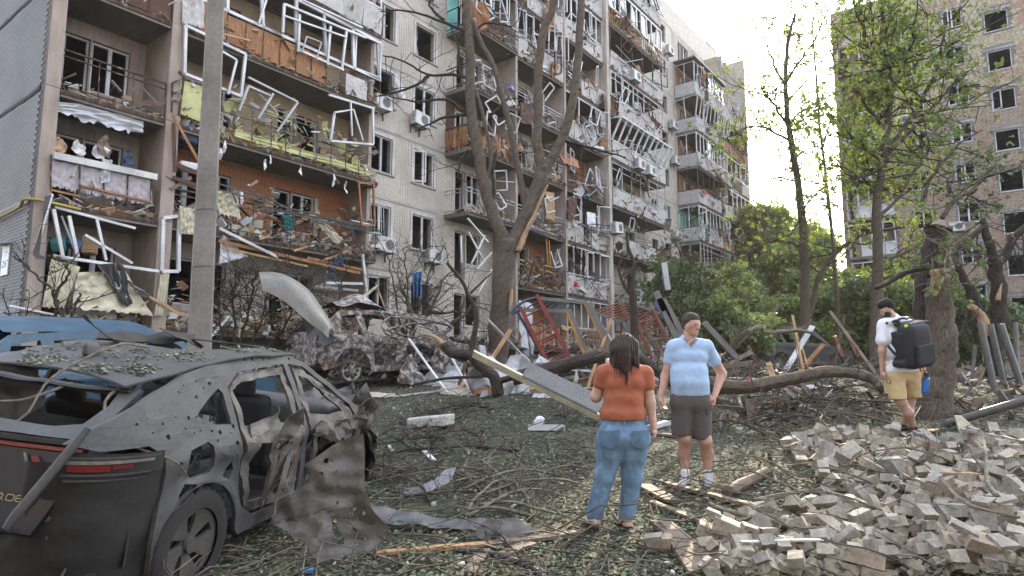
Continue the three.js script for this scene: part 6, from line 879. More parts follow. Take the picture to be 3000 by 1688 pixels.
// ---- the man facing us
{
  const d = 6.92, base = at(2035, 1427, d); base.y -= .0; base.y = at(2035, 1430, d).y; const g = thing('person', 'person in light blue v-neck t-shirt, dark grey shorts and glasses looking aside', 'person', base);
  const J = (x, y, dz = 0) => at(1890 + x / 2.635, 900 + y / 2.635, d - dz).sub(base);
  const hd = J(356, 136, .02), nk = J(338, 248), sl = J(216, 308), sr = J(480, 310), el = J(158, 540, -.05), wl = J(120, 690, .03), er = J(592, 515, -.1), wr = J(535, 690, .06), hipL = J(285, 750), hipR = J(430, 755), knL = J(308, 1020, .02), knR = J(466, 1035, .03), anL = J(312, 1290), anR = J(488, 1295), chest = J(340, 400), belly = J(345, 580, .03);
  const f = V(.62, -.22, .75).normalize(), H = headPrims(hd, f, V(.08, 1, 0).normalize(), .25), hl = handPrims(wl, V(.05, -1, .15), V(.8, 0, .4), 1, .5), hr = handPrims(wr, V(-.5, -.75, .25), V(-.2, -.2, -1), -1, .35, 1, 1);
  const B = [cap(nk, hd.clone().add(V(-.01, -.06, -.01)), .066, .062), cap(chest.clone().add(V(-.09, 0, 0)), chest.clone().add(V(.09, 0, 0)), .09, .09), cap(belly.clone().add(V(-.06, 0, 0)), belly.clone().add(V(.06, 0, 0)), .09, .09), cap(chest, belly, .095, .095), cap(sl, sr, .05, .05), cap(sl, el, .056, .048), cap(el, wl, .047, .03), cap(sr, er, .062, .048), cap(er, wr, .047, .03), cap(hipL, knL, .075, .062), cap(hipR, knR, .075, .062), cap(knL, J(300, 1130, -.03), .06, .06), cap(J(300, 1130, -.03), anL, .058, .036), cap(knR, J(478, 1130, -.03), .06, .06), cap(J(478, 1130, -.03), anR, .058, .036), cap(belly, J(358, 740), .09, .085)];
  mesh('body', [sdMesh(B, .012, .035), sdMesh(H.L, .0045, .03), sdMesh(hl, .0045, .012), sdMesh(hr, .0045, .012)], M.skin_tan, g);
  // hair, brows, eyes, lips, ears come with the head
  const hm = sdMesh([cap(H.p(0, .17, -.09), H.p(0, .19, -.02), .083, .078, { k: .03 }), cap(H.p(0, .02, -.17), H.p(0, -.1, -.2), .07, .05, { k: .04 }), cap(H.p(-.08, .28, .08), H.p(.08, .28, .08), .044, .044, { k: .03 }), cap(H.p(.2, .1, -.06), H.p(.22, .0, -.06), .045, .03, { k: .03 }), cap(H.p(-.2, .1, -.06), H.p(-.22, .0, -.06), .045, .03, { k: .03 })], .006, .02, (x, y, z) => .003 * noise(x * 120, y * 120, z * 120)); mesh('hair', hm, M.hair_short, g);
  for (const s of [-1, 1]) { mesh('eyebrow', tube(curve([H.p(.05 * s, .085, .335), H.p(.12 * s, .1, .32), H.p(.19 * s, .08, .27)], 8), taper(.006, .003, 8), 5), M.hair_short, g); const e = part('eye', g); mesh('eyeball', new THREE.SphereGeometry(.0115, 12, 8).translate(...H.p(.125 * s, .02, .268).toArray()), M.eye, e); mesh('iris', new THREE.SphereGeometry(.006, 10, 8).translate(...H.p(.125 * s, .012, .3).toArray()), M.black, e); mesh('eyelid', tube(curve([H.p(.07 * s, .03, .3), H.p(.125 * s, .05, .315), H.p(.18 * s, .03, .28)], 8), .005, 5), M.skin_tan, e); }
  mesh('mouth', tube(curve([H.p(-.09, -.225, .29), H.p(-.03, -.222, .325), H.p(.03, -.222, .325), H.p(.09, -.225, .29)], 10), taper(.004, .004, 10), 5), M.lips, g);
  const gl = part('glasses', g); for (const s of [-1, 1]) { mesh('lens_rim', tube(curve([[.04, .06], [.2, .06], [.21, .0], [.17, -.05], [.07, -.05], [.035, .0], [.04, .06]].map(q => H.p(q[0] * s, q[1] + .005, .37 - abs(q[0]) * .3)), 24), .004, 5), M.black, gl); mesh('temple', tube([H.p(.205 * s, .05, .31), H.p(.33 * s, .05, .02)], .0022, 5), M.black, gl); } mesh('bridge', tube([H.p(-.04, .045, .385), H.p(.04, .045, .385)], .002, 5), M.black, gl);
  const hem = J(350, 672); const shirt = [cap(J(228, 304), J(468, 307), .07, .07), cap(chest.clone().add(V(-.085, .02, 0)), chest.clone().add(V(.08, .02, 0)), .118, .118, { sz: .95 }), cap(J(265, 300), J(430, 303), .078, .078), cap(J(340, 500, .02).add(V(-.075, 0, 0)), J(340, 500, .02).add(V(.075, 0, 0)), .12, .12), cap(belly.clone().add(V(-.068, 0, 0)), belly.clone().add(V(.068, 0, 0)), .128, .128), cap(hem.clone().add(V(-.07, .03, 0)), hem.clone().add(V(.07, .03, 0)), .128, .128), cap(sl.clone(), sl.clone().lerp(el, .46), .068, .066), cap(sr.clone(), sr.clone().lerp(er, .5), .068, .068), cap(J(335, 262, -.01), J(338, 290), .085, .11, { sz: .8 })];
  const sg = sdMesh(shirt, .01, .035, fold(.007, 9, 2)); bend(sg, v => { if (v.y < hem.y - .015) v.y = hem.y - .015 + (v.y - hem.y + .015) * .1; const cx = v.x - nk.x, top = nk.y - .02; if (v.z > nk.z + .02 && v.y > top - .07 + abs(cx) * 1.1 && abs(cx) < .075) v.z = min(v.z, nk.z + .035); }); mesh('t_shirt', boxUV(mergeLike(sg)), M.sky_shirt, g);
  mesh('neckline', tube(curve([J(288, 238, .02), J(305, 262, .075), J(326, 280, .1), J(352, 262, .08), J(372, 236, .03)], 16), .005, 6), M.sky_shirt, g);
  const sh = [cap(hipL.clone().add(V(.0, .02, 0)), hipR.clone().add(V(0, .02, 0)), .125, .125), cap(J(300, 700), J(405, 700), .12, .12), cap(hipL, J(283, 960), .115, .105), cap(hipR, J(436, 985, .01), .115, .098), cap(J(355, 800), J(358, 830), .06, .05)]; const sgm = sdMesh(sh, .01, .03, fold(.008, 7, 6)); const hy = J(300, 990).y; bend(sgm, v => { const b = v.x < J(362, 900).x ? hy : hy - .035; if (v.y < b) v.y = b + (v.y - b) * .1; }); const shorts = mesh('shorts', boxUV(mergeLike(sgm)), M.grey_shorts, g);
  mesh('zip_pocket', tube(curve([J(462, 735, .1), J(472, 780, .115), J(485, 835, .11)], 8), .006, 5), M.black, shorts); mesh('logo_patch', rbox(.045, .02, .004, .001, ...J(456, 853, .128).toArray(), 0, .4, 0), M.black, shorts);
  for (const [a, s] of [[anL, -1], [anR, 1]]) { const so = part('shoe', g); const dir = s < 0 ? V(-.55, 0, .83) : V(-.35, 0, .93), hl2 = V(a.x - dir.x * .05, .045, a.z - dir.z * .05), toe = hl2.clone().addScaledVector(dir, .21); mesh('upper', [sdMesh([cap(hl2.clone().setY(.06), toe.clone().setY(.04), .046, .036, { sy: .95 }), cap(hl2.clone().setY(.085).addScaledVector(dir, .02), hl2.clone().lerp(toe, .5).setY(.075), .042, .035)], .008, .03)], M.shoe_grey, so); mesh('sole', sdMesh([cap(hl2.clone().setY(.02), toe.clone().setY(.022), .047, .042, { sy: .48 })], .007, .02), M.sole, so); for (let i = 0; i < 4; i++) { const c = hl2.clone().lerp(toe, .42 + i * .12).setY(.112 - i * .014), w = V(-dir.z, 0, dir.x).multiplyScalar(.028); mesh('lace', tube([c.clone().add(w), c.clone().setY(c.y + .006), c.clone().sub(w)], .0035, 5), M.white_cloth, so); } mesh('sock', sdMesh([cap(a.clone().add(V(0, -.02, 0)), a.clone().add(V(0, .03, 0)), .042, .043)], .008, .02), M.white_cloth, so); }
}
// ---- the man with the backpack
{
  const d = 8.8, base = at(2680, 1278, d); base.y = at(2680, 1282, d).y; const g = thing('person', 'person walking away in white t-shirt and khaki shorts wearing a large backpack', 'person', base);
  const J = (x, y, dz = 0) => at(2540 + x / 3.37, 870 + y / 3.37, d - dz).sub(base);
  const hd = J(200, 118, .0), nk = J(245, 195), sl = J(160, 270, .02), sr = J(420, 262, -.06), el = J(150, 530, .03), wl = J(155, 735, .0), er = J(500, 500, -.1), wr = J(560, 720, -.05), hipL = J(270, 790), hipR = J(420, 790), knL = J(335, 1030, .05), anL = J(462, 1290, -.02), knR = J(425, 1035, -.1), anR = J(365, 1270, -.16), chest = J(290, 400), belly = J(320, 620);
  const f = V(-.72, -.45, -.55).normalize(), H = headPrims(hd, f, V(-.2, 1, -.1).normalize(), .235), hl = handPrims(wl, V(.05, -1, 0), V(.9, 0, -.2), 1, .7), hr = handPrims(wr, V(.1, -1, 0), V(-.8, 0, .2), -1, 1.05);
  const B = [cap(nk, hd.clone().add(V(.02, -.05, 0)), .062, .058), cap(chest.clone().add(V(-.08, 0, 0)), chest.clone().add(V(.08, 0, 0)), .12, .12), cap(chest, belly, .13, .12), cap(sl, el, .06, .048), cap(el, wl, .045, .03), cap(sr, er, .058, .046), cap(er, wr, .044, .03), cap(hipL, knL, .095, .066), cap(hipR, knR, .095, .066), cap(knL, J(410, 1150, .05), .062, .062), cap(J(410, 1150, .05), anL, .06, .037), cap(knR, J(412, 1140, -.08), .06, .06), cap(J(412, 1140, -.08), anR, .058, .037), cap(belly, J(345, 800), .13, .12)];
  mesh('body', [sdMesh(B, .013, .035), sdMesh(H.L, .006, .03), sdMesh(hl, .005, .012), sdMesh(hr, .005, .012)], M.skin, g);
  mesh('hair', sdMesh([cap(H.p(0, .2, -.1), H.p(0, .22, .0), .09, .086, { k: .03 }), cap(H.p(-.1, .3, .1), H.p(.1, .3, .1), .05, .05, { k: .03 }), cap(H.p(0, .1, -.2), H.p(0, .04, -.22), .06, .045, { k: .03 })], .007, .02, (x, y, z) => .004 * noise(x * 90, y * 90, z * 90)), M.hair_black, g); mesh('beard', sdMesh([cap(H.p(-.18, -.22, .08), H.p(0, -.36, .17), .04, .05), cap(H.p(.18, -.22, .08), H.p(0, -.36, .17), .04, .05)], .007, .02, (x, y, z) => .004 * noise(x * 90, y * 90, z * 90)), M.hair_short, g);
  const hem = J(330, 735); const shirt = [cap(J(215, 262), J(385, 255, -.04), .085, .085), cap(chest.clone().add(V(-.085, .02, 0)), chest.clone().add(V(.09, .02, -.03)), .13, .13), cap(J(310, 540).add(V(-.08, 0, 0)), J(310, 540).add(V(.1, 0, 0)), .13, .13), cap(hem.clone().add(V(-.08, .03, 0)), hem.clone().add(V(.1, .03, 0)), .132, .132), cap(sl, J(150, 430, .03), .07, .08), cap(sr, sr.clone().lerp(er, .6), .075, .075), cap(J(262, 215, -.01), J(275, 240), .08, .1)]; const sg = sdMesh(shirt, .011, .035, fold(.009, 8, 5)); bend(sg, v => { if (v.y < hem.y - .01) v.y = hem.y - .01 + (v.y - hem.y + .01) * .1; }); mesh('t_shirt', boxUV(mergeLike(sg)), M.white_shirt, g);
  const sh = [cap(hipL.clone().add(V(0, .02, 0)), hipR.clone().add(V(.01, .02, 0)), .128, .128), cap(hipL.clone().add(V(.0, 0, .01)), J(305, 985, .05), .118, .108), cap(hipR, J(455, 970, -.08), .118, .105)]; const kg = sdMesh(sh, .011, .03, fold(.01, 8, 7)); const hy = J(300, 1008).y; bend(kg, v => { const b = v.x < J(392, 900).x ? hy : hy + .02; if (v.y < b) v.y = b + (v.y - b) * .1; }); const sho = mesh('shorts', boxUV(mergeLike(kg)), M.khaki, g); mesh('cargo_pocket', rbox(.015, .18, .14, .006, ...J(208, 890, .02).toArray(), 0, .2, .06), M.khaki, sho); mesh('drawstring', tube(curve([J(188, 745, .08), J(195, 810, .1), J(215, 858, .1), J(236, 848, .1), J(215, 800, .1)], 14), .004, 5), M.black, sho);
  for (const [a, dir] of [[anL, V(.45, 0, -.85)], [anR, V(-.7, 0, -.6)]]) { const so = part('shoe', g); dir.normalize(); const y0 = a === anR ? .03 : 0, hl2 = a.clone().setY(y0 + .045), toe = hl2.clone().addScaledVector(dir, .19); mesh('upper', sdMesh([cap(hl2.clone().addScaledVector(dir, -.03).setY(y0 + .05), toe.clone().setY(y0 + .04), .046, .04, { sy: .95 }), cap(a.clone(), hl2.clone().setY(y0 + .09), .045, .045)], .009, .03), M.shoe_black, so); mesh('sole', sdMesh([cap(hl2.clone().addScaledVector(dir, -.03).setY(y0 + .02), toe.clone().setY(y0 + .02), .05, .045, { sy: .42 })], .009, .02), M.shoe_black, so); }
  // backpack
  const bp = thing('backpack', 'bulky black backpack with lime tag on the walking man', 'backpack', base.clone().add(J(470, 480, .18))), W = J(470, 480, .18), q = (x, y, dz) => J(x, y, dz).sub(W);
  const bk = rbox(.4, .58, .28, .085, 0, 0, 0, 0, 0, 0, 6); bend(bk, v => { v.x *= 1 - .12 * (v.y + .29) / .58; v.z *= 1 - .1 * (v.y + .29) / .58; v.z += .012 * noise(v.x * 9, v.y * 9); v.x += .012 * noise(v.y * 8, v.z * 8, 3); v.y -= .03 * (v.x > 0 ? v.x : 0); }); mesh('front_pocket', put(rbox(.3, .26, .05, .024, 0, 0, 0), .05, -.12, .145, .12, .35, .16), M.pack_strap, bp); mesh('seam', put(rbox(.36, .012, .01, .004, 0, 0, 0), .04, .1, .15, .12, .35, .16), M.pack_strap, bp); mesh('main_bag', put(boxUV(mergeLike(bk)), 0, 0, 0, .12, .35, .16), M.pack_black, bp); mesh('side_pocket', put(rbox(.1, .42, .2, .035, 0, 0, 0), ...q(325, 500, .14).toArray(), .1, .35, .16), M.pack_black, bp); mesh('bottom_pouch', put(rbox(.22, .09, .16, .03, 0, 0, 0), ...q(355, 650, .2).toArray(), .1, .35, .28), M.pack_black, bp); mesh('top_flap', put(rbox(.36, .05, .26, .024, 0, 0, 0), ...q(440, 262, .15).toArray(), .12, .35, .16), M.pack_strap, bp);
  for (const l of [[[200, 262, .1], [170, 250, .02], [160, 300, -.06], [190, 420, -.1]], [[290, 245, .15], [330, 215, .1], [380, 215, .02], [400, 260, -.1]], [[205, 480, .12], [255, 540, .16], [310, 590, .18]], [[250, 250, .12], [300, 235, .16], [350, 290, .2]]]) mesh('strap', tube(curve(l.map(p => q(...p)), 12), .018, 6), M.pack_strap, bp); mesh('carry_handle', tube(curve([q(385, 225, .2), q(420, 205, .2), q(465, 220, .18)], 10), .011, 6), M.pack_strap, bp); mesh('lime_tag', put(rbox(.045, .035, .02, .006, 0, 0, 0), ...q(387, 287, .31).toArray(), .1, .3, -.1), M.lime, bp);
  const bt = thing('water_bottle', 'translucent blue water bottle in the hand of the walking man', 'bottle', base.clone().add(J(578, 860, .0))); const lathe = new THREE.LatheGeometry([[0, -.125], [.044, -.12], [.048, -.1], [.048, .06], [.04, .085], [.032, .1], [0, .1]].map(p => new THREE.Vector2(...p)), 24); mesh('flask', put(lathe, 0, 0, 0, 0, 0, -.22), M.bottle_blue, bt); mesh('lid', put(new THREE.CylinderGeometry(.038, .038, .045, 20), .027, .12, 0, 0, 0, -.22), M.black, bt); mesh('carry_loop', put(new THREE.TorusGeometry(.03, .006, 6, 18), .012, .15, 0, 0, .5, -.2), M.black, bt);
}
// ---------------------------------------------------------------- things in the yard
const onWall = (px, py, off) => { const e = V(0, EYE, 0), r = at(px, py, 1).sub(e), t = (B0.clone().addScaledVector(nB, off).setY(0).sub(V(0, 0, 0)).dot(nB)) / r.dot(nB); return e.addScaledVector(r, t); };
// the concrete lamp pole
{
  const b = at(588, 1000, 9); b.y = gy(b.x, b.z); const g = thing('concrete_pole', 'tall square-edged rough concrete pole rising behind the grey wreck', 'pole', b); mat('pole_concrete', .22, .2, .175, { map: T.mottle, bumpMap: T.coarse, bumpScale: .008 });
  const sh = new THREE.CylinderGeometry(.09, .165, 10, 8, 24); bend(sh, v => { const a = Math.atan2(v.z, v.x), k = 1 / max(abs(cos(a)), abs(sin(a))); const r = hypot(v.x, v.z) * min(k, 1.22); v.x = r * cos(a) + .003 * noise(v.y * 4, a * 3); v.z = r * sin(a) + .003 * noise(v.y * 4, a * 3, 4); }); sh.rotateY(.42); sh.translate(0, 5 - .2, 0); mesh('shaft', boxUV(mergeLike(sh.toNonIndexed())), M.pole_concrete, g); for (const y of [2.3, 3.1]) mesh('wire_band', new THREE.TorusGeometry(.185 - y * .008, .005, 5, 24).rotateX(PI / 2).rotateZ(.12).translate(0, y, 0), M.dark_steel, g); g.rotation.z = .012;
}
const bars = (parent, name, m, w, list, d, base, S = 4.954, ox = 1480, oy = 820, round = false, h = w) => { for (const l of list) { const P2 = (x, y, dd) => at(ox + x / S, oy + y / S, dd).sub(base); const a = P2(l[0], l[1], l[4] ?? d), b = P2(l[2], l[3], l[5] ?? l[4] ?? d); mesh(name, round ? tube([a, b], w / 2, 7) : beam(a, b, w, h), m, parent); } };
mat('play_blue', .045, .085, .15, { map: T.dust, roughness: .5 }); mat('play_red', .24, .03, .025, { map: T.dust, roughness: .5 }); mat('play_yellow', .5, .24, .03, { map: T.dust, roughness: .5 }); mat('play_grey', .17, .165, .165, { map: T.dust, roughness: .55 }); mat('play_rust', .26, .075, .045, { map: T.dust, roughness: .6 });
{
  const d = 13, base = at(1570, 1100, d); base.y = gy(base.x, base.z); const g = thing('climbing_frame', 'bent blue and red climbing frame with ladder leaning over the debris', 'climbing frame', base);
  const q = (x, y, dd = d) => at(1480 + x / 4.954, 820 + y / 4.954, dd).sub(base); mesh('arch_rail', tube(curve([q(90, 490), q(120, 430), q(280, 310), q(450, 262)], 16), .03, 8), M.play_blue, g); mesh('arch_rail', tube(curve([q(90, 490), q(150, 470), q(230, 440)], 8), .03, 8), M.play_blue, g);
  bars(g, 'top_beam', M.play_grey, .07, [[480, 270, 1190, 335], [215, 435, 910, 458]], d, base); bars(g, 'rung', M.play_blue, .035, [[290, 430, 470, 310], [375, 432, 590, 305], [490, 440, 680, 315], [600, 445, 750, 322], [700, 448, 830, 330], [790, 448, 910, 338], [870, 450, 1000, 342]], d, base, 4.954, 1480, 820, true); bars(g, 'leg', M.play_blue, .06, [[160, 440, 630, 1240]], d, base); bars(g, 'ladder_rail', M.play_red, .075, [[455, 215, 680, 640], [680, 640, 970, 1190], [215, 390, 440, 860], [440, 860, 610, 1180]], d - .1, base); bars(g, 'ladder_rung', M.play_red, .04, [[280, 540, 510, 425], [365, 665, 605, 540], [420, 805, 655, 680], [490, 890, 725, 785], [530, 920, 735, 820], [555, 1080, 770, 985], [650, 1200, 885, 1090]], d - .1, base, 4.954, 1480, 820, true);
  for (const [a, b, c, e, w] of [[1180, 335, 1525, 1030, .12], [900, 430, 1170, 1090, .085]]) { bars(g, 'post', M.play_grey, w, [[a + 22, b, c + 22, e]], d - .02, base); bars(g, 'post_face', M.play_yellow, w * .55, [[a - 14, b + 20, c - 18, e]], d - .04, base); }
}
{
  const d = 14.2, base = at(1850, 1100, d); base.y = gy(base.x, base.z); const g = thing('climbing_frame', 'rust-red monkey bars tilted on grey posts behind the two people', 'climbing frame', base); const L = []; for (let i = 0; i < 8; i++) { const t = i / 7; L.push([1310 + t * 370, 450 + t * 155, 1650 + t * 430, 340 + t * 120]); } bars(g, 'rung', M.play_rust, .036, L, d, base, 4.954, 1480, 820, true); bars(g, 'rail', M.play_grey, .05, [[1305, 465, 1680, 615], [1730, 308, 2260, 492]], d, base); const L2 = []; for (let i = 0; i < 6; i++) L2.push([1910 + i * 22, 590 + i * 30, 2140 + i * 26, 440 + i * 44]); bars(g, 'rung', M.play_rust, .036, L2, d, base, 4.954, 1480, 820, true);
  bars(g, 'ladder_rail', M.play_rust, .05, [[1905, 600, 2135, 1150], [2150, 425, 2420, 1000]], d - .1, base); bars(g, 'ladder_rung', M.play_rust, .034, [[1920, 622, 2235, 560], [1985, 762, 2292, 700], [2050, 908, 2345, 840], [2105, 1052, 2390, 985], [2150, 1192, 2400, 1140]], d - .1, base, 4.954, 1480, 820, true); bars(g, 'post', M.play_grey, .1, [[1650, 280, 2010, 1090], [2100, 370, 2420, 1010], [1690, 570, 1850, 860], [2060, 760, 2320, 1240]], d + .05, base);
}
{ const d = 13, base = at(1960, 1100, d); base.y = gy(base.x, base.z); const g = thing('playground_post', 'pair of leaning grey steel posts with a blue plastic panel above the man', 'post', base); bars(g, 'post', M.play_grey, .13, [[2180, 170, 2500, 880], [2280, 290, 2640, 930]], d, base); mesh('blue_panel', beam(at(1926, 878, d - .05).sub(base), at(1945, 912, d - .05).sub(base), .18, .03), mat('purple_plastic', .12, .11, .22, { map: T.dust }), g); }
for (const [x0, y0, x1, y1, d, w, m, lab] of [[2062, 945, 2160, 1050, 12, .1, 'play_grey', 'slanting grey steel post right of the man in blue'], [2446, 985, 2468, 1045, 17, .09, 'play_rust', 'short rust-red post leaning behind the fallen trunk'], [2480, 972, 2512, 1045, 17, .09, 'play_rust', 'second rust-red post leaning behind the fallen trunk, nearer the brick block'], [1945, 770, 1957, 850, 15, .12, 'grey_frame', 'upper grey board sticking out of the debris beside the shrub']]) { const a = at(x0, y0, d), b = at(x1, y1, d); const m2 = mesh('leaning_post', beam(V(0, 0, 0), b.clone().sub(a), w, w * .7), M[m]); m2.position.copy(a); tag(m2, lab, 'post'); }
// leaning and lying steel pipes at right
mat('pipe_grey', .16, .165, .16, { map: T.dust, roughness: .55 });
for (const [x0, y0, x1, y1, d, r, lab] of [[2872, 945, 2915, 1145, 12, .055, 'leftmost of the leaning grey pipes under the splintered tree'], [2902, 950, 2945, 1140, 12.3, .05, 'second leaning grey pipe under the splintered tree'], [2932, 950, 2992, 1130, 12, .06, 'thick pierced leaning pipe under the splintered tree'], [2975, 945, 2982, 1130, 12.4, .04, 'rightmost thin upright pipe under the splintered tree'], [2858, 1010, 2848, 1110, 12.5, .03, 'thin upright rod left of the leaning pipes']]) { const a = at(x0, y0, d), b = at(x1, y1, d), q = mesh('steel_pipe', tube([V(0, 0, 0), b.clone().sub(a)], r, 12), M.pipe_grey); q.position.copy(a); tag(q, lab, 'pipe'); }
{ const a = onGround(2770, 1258), b = at(3010, 1172, 8.6), g = thing('pierced_pipe', 'long grey pipe with shrapnel holes lying at right behind the bricks', 'pipe', a), v = b.clone().sub(a); mesh('tube', tube([V(0, .06, 0), v], .055, 14), M.pipe_grey, g); for (let i = 0; i < 9; i++) { const p = v.clone().multiplyScalar(R(.1, .95)); mesh('hole', new THREE.SphereGeometry(R(.012, .022), 8, 6).translate(p.x + R(-.02, .02), p.y + .06 * (1 - p.length() / v.length()) + .02, p.z + .045), M.black, g); } }
{ const a = onGround(2862, 1290), q = mesh('cream_panel', boxUV(plate([[-.17, 0], [.15, -.02], [-.1, .3], [-.17, .3]], [], .02, 0)), M.cream_sheet); q.position.copy(a); q.rotation.set(-.5, -.1, -.1); q.scale.setScalar(1.1); tag(q, 'cream triangular board leaning at the edge of the bricks', 'board'); }
// fallen trunks
function log(label, pts, r0, r1, m, o = {}) { const P = pts.map(p => p.length > 2 ? at(p[0], p[1], p[2]) : onGround(p[0], p[1])), b = P[0].clone(), g = thing(o.name || 'fallen_tree', label, o.cat || 'log', b, 0, o.group); limb('stem', g, P.map(p => p.sub(b).add(V(0, o.up || 0, 0))), r0, r1, m, o.seg || 11, { rough: o.rough ?? .2, wob: o.wob }); for (const s of o.side || []) limb('branch', g, s.map(p => (p.length > 2 ? at(p[0], p[1], p[2]) : onGround(p[0], p[1])).sub(b)), s.r || r1 * .7, (s.r || r1 * .7) * .4, m, 8); if (o.tw) { const tw = [], tp = []; const c = curve(P, 20); for (let i = 2; i < 20; i += 1) if (rnd() < o.tw) sprout(tw, c[i], V(R(-1, 1), R(.1, 1), R(-1, 1)), R(.3, .9), .012, 1, tp, { kids: 2, kink: .3 }); if (tw.length) mesh('twig', tw, M.grey_bark, g, 'stuff'); } return g; }
reseed(909);
log('thick dark fallen trunk lying behind the woman', [[1500, 1110, 10.8], [1575, 1090, 10.8], [1641, 1072, 10.8], [1722, 1052, 10.8], [1783, 1042, 10.9], [1860, 1045, 10.9], [1924, 1085, 10.8], [1975, 1125, 10.6]], .12, .085, M.dark_bark, { tw: .5 });
log('long grey-brown fallen trunk stretching right behind the man in blue', [[2060, 1118, 10.5], [2120, 1132, 10.4], [2200, 1132, 10.3], [2330, 1108, 10.3], [2430, 1090, 10.2], [2520, 1098, 10.1], [2565, 1120, 10], [2583, 1140, 9.9]], .125, .06, M.bark, { tw: .7, wob: .06 });
log('pale curved dead limb arching over the debris in the gap', [[2060, 1085, 13], [2120, 1050, 13], [2180, 985, 13], [2225, 960, 13], [2250, 975, 13], [2330, 968, 13], [2380, 975, 13]], .07, .03, M.grey_bark, { name: 'dead_limb', cat: 'branch', tw: .5 });
log('thick limb curving up from the debris right of the man', [[2090, 1075, 12.5], [2130, 1040, 12.5], [2160, 1000, 12.5], [2190, 970, 12.6]], .06, .045, M.dark_bark, { name: 'dead_limb', cat: 'branch', tw: .5 });
log('dark fallen limb on the ground right of the man in blue', [[2085, 1180], [2150, 1195], [2200, 1215], [2255, 1235]], .075, .04, M.dark_bark, { name: 'dead_limb', cat: 'branch', up: .04, tw: .6 });
log('short broken log behind the board the man stands on', [[2135, 1462], [2185, 1430], [2250, 1395]], .06, .045, M.old_wood, { name: 'broken_log', up: .05 });
log('upright grey stake standing in the litter right of the man', [[2272, 1412], [2262, 1370], [2254, 1328, 7.05]], .018, .022, M.grey_bark, { name: 'wooden_stake', cat: 'stake' });
log('light dead limb lying below the bricks toward the man', [[2210, 1490], [2290, 1470], [2380, 1462], [2520, 1458]], .028, .018, M.grey_bark, { name: 'dead_limb', cat: 'branch', up: .05, side: [[[2215, 1490], [2200, 1530], [2170, 1545]]] });
log('long dead branch curving over the bricks at lower right', [[2080, 1530], [2160, 1560], [2260, 1580], [2330, 1600], [2420, 1605]], .02, .01, M.grey_bark, { name: 'dead_limb', cat: 'branch', up: .14, wob: .02 });
log('crooked branch rising out of the bricks at right edge', [[2930, 1555], [2900, 1500], [2895, 1400], [2880, 1330]], .022, .01, M.grey_bark, { name: 'dead_limb', cat: 'branch', up: .25, side: [[[2940, 1550, 5.6], [2960, 1480, 5.7], [2975, 1450, 5.8]]] });
log('curved grey stick bowing over the bricks at lower right', [[2765, 1510], [2800, 1560], [2860, 1610], [3000, 1650]], .016, .01, M.grey_bark, { name: 'dead_limb', cat: 'branch', up: .3 });
// splintered ends of logs: pale planks and boards on the ground
function gboard(label, a, b, w, t, m, o = {}) { const P = a.length > 2 ? at(...a) : onGround(...a), Q = b.length > 2 ? at(...b) : onGround(...b), v = Q.clone().sub(P), l = v.length(), g = boxUV(new THREE.BoxGeometry(l, t, w, 10, 1, 2)); bend(g, p => { const e = abs(p.x) > l * .46 ? R(-.02, .02) : 0; p.x += e; p.y += .004 * noise(p.x * 5, p.z * 9); }); const q = mesh(o.name || 'board', g, M[m]); q.position.copy(P).add(Q).multiplyScalar(.5); q.position.y += t / 2 + (o.up || .01); q.quaternion.setFromUnitVectors(V(1, 0, 0), v.normalize()); if (o.roll) q.rotateX(o.roll); return tag(q, label, o.cat || 'board', o.group); }
gboard('long grey board the man in blue stands on', [1952, 1428], [2225, 1500], .1, .03, 'old_wood', { up: .015 });
gboard('short wide weathered board between the two people', [1880, 1425], [1975, 1478], .17, .025, 'old_wood');
gboard('narrow weathered board below the short wide one', [1908, 1478], [2075, 1545], .1, .025, 'old_wood');
gboard('dark rotten board right of the woman at the brick edge', [1938, 1545], [2010, 1610], .19, .03, 'old_wood', { up: .02 });
gboard('wide dark board at the bottom among the first bricks', [2000, 1605], [2065, 1700], .22, .03, 'old_wood', { up: .02 });
gboard('long split pale plank at the bottom centre', [1105, 1634], [1440, 1602], .075, .025, 'raw_wood', { cat: 'plank', name: 'plank' });
gboard('dark splintered plank end left of the woman', [1430, 1606], [1695, 1574], .1, .03, 'old_wood', { cat: 'plank', name: 'plank' });
gboard('pale plank at the bottom edge crossing the black hose', [1460, 1640], [1560, 1600], .12, .02, 'old_wood', { name: 'plank', cat: 'plank' });
gboard('grey board at the bottom left of the black hose', [1370, 1690], [1420, 1620], .1, .02, 'old_wood', { name: 'plank', cat: 'plank' });
gboard('thin white slat lying on bricks at the bottom', [2178, 1662], [2410, 1656], .03, .012, 'white_board', { up: .16, name: 'slat', cat: 'slat' });
gboard('pale slat resting on bricks at right', [2770, 1512], [2885, 1518], .025, .012, 'raw_wood', { up: .34, name: 'slat', cat: 'slat' });
gboard('white broken strip of plastic in the leaves left of centre', [1240, 1325], [1270, 1355], .07, .012, 'white_board', { name: 'plastic_strip', cat: 'scrap' });
gboard('thin white stick in the litter near the woman', [1497, 1495], [1562, 1460], .025, .015, 'white_board', { name: 'slat', cat: 'slat' });
gboard('small orange splinter near the dark sheet', [1280, 1542], [1330, 1545], .03, .012, 'raw_wood', { name: 'splinter', cat: 'splinter' });
gboard('white frame bar on the ground before the burnt car', [1150, 1167], [1295, 1150], .04, .03, 'white_pvc', { name: 'frame_bar', cat: 'bar' });
gboard('white gutter piece lying left of the man', [1905, 1262], [1955, 1248], .12, .06, 'white_pvc', { name: 'gutter', cat: 'gutter' });
gboard('grey board stacked under the gutter left of the man', [1900, 1275], [1990, 1285], .12, .03, 'old_wood');
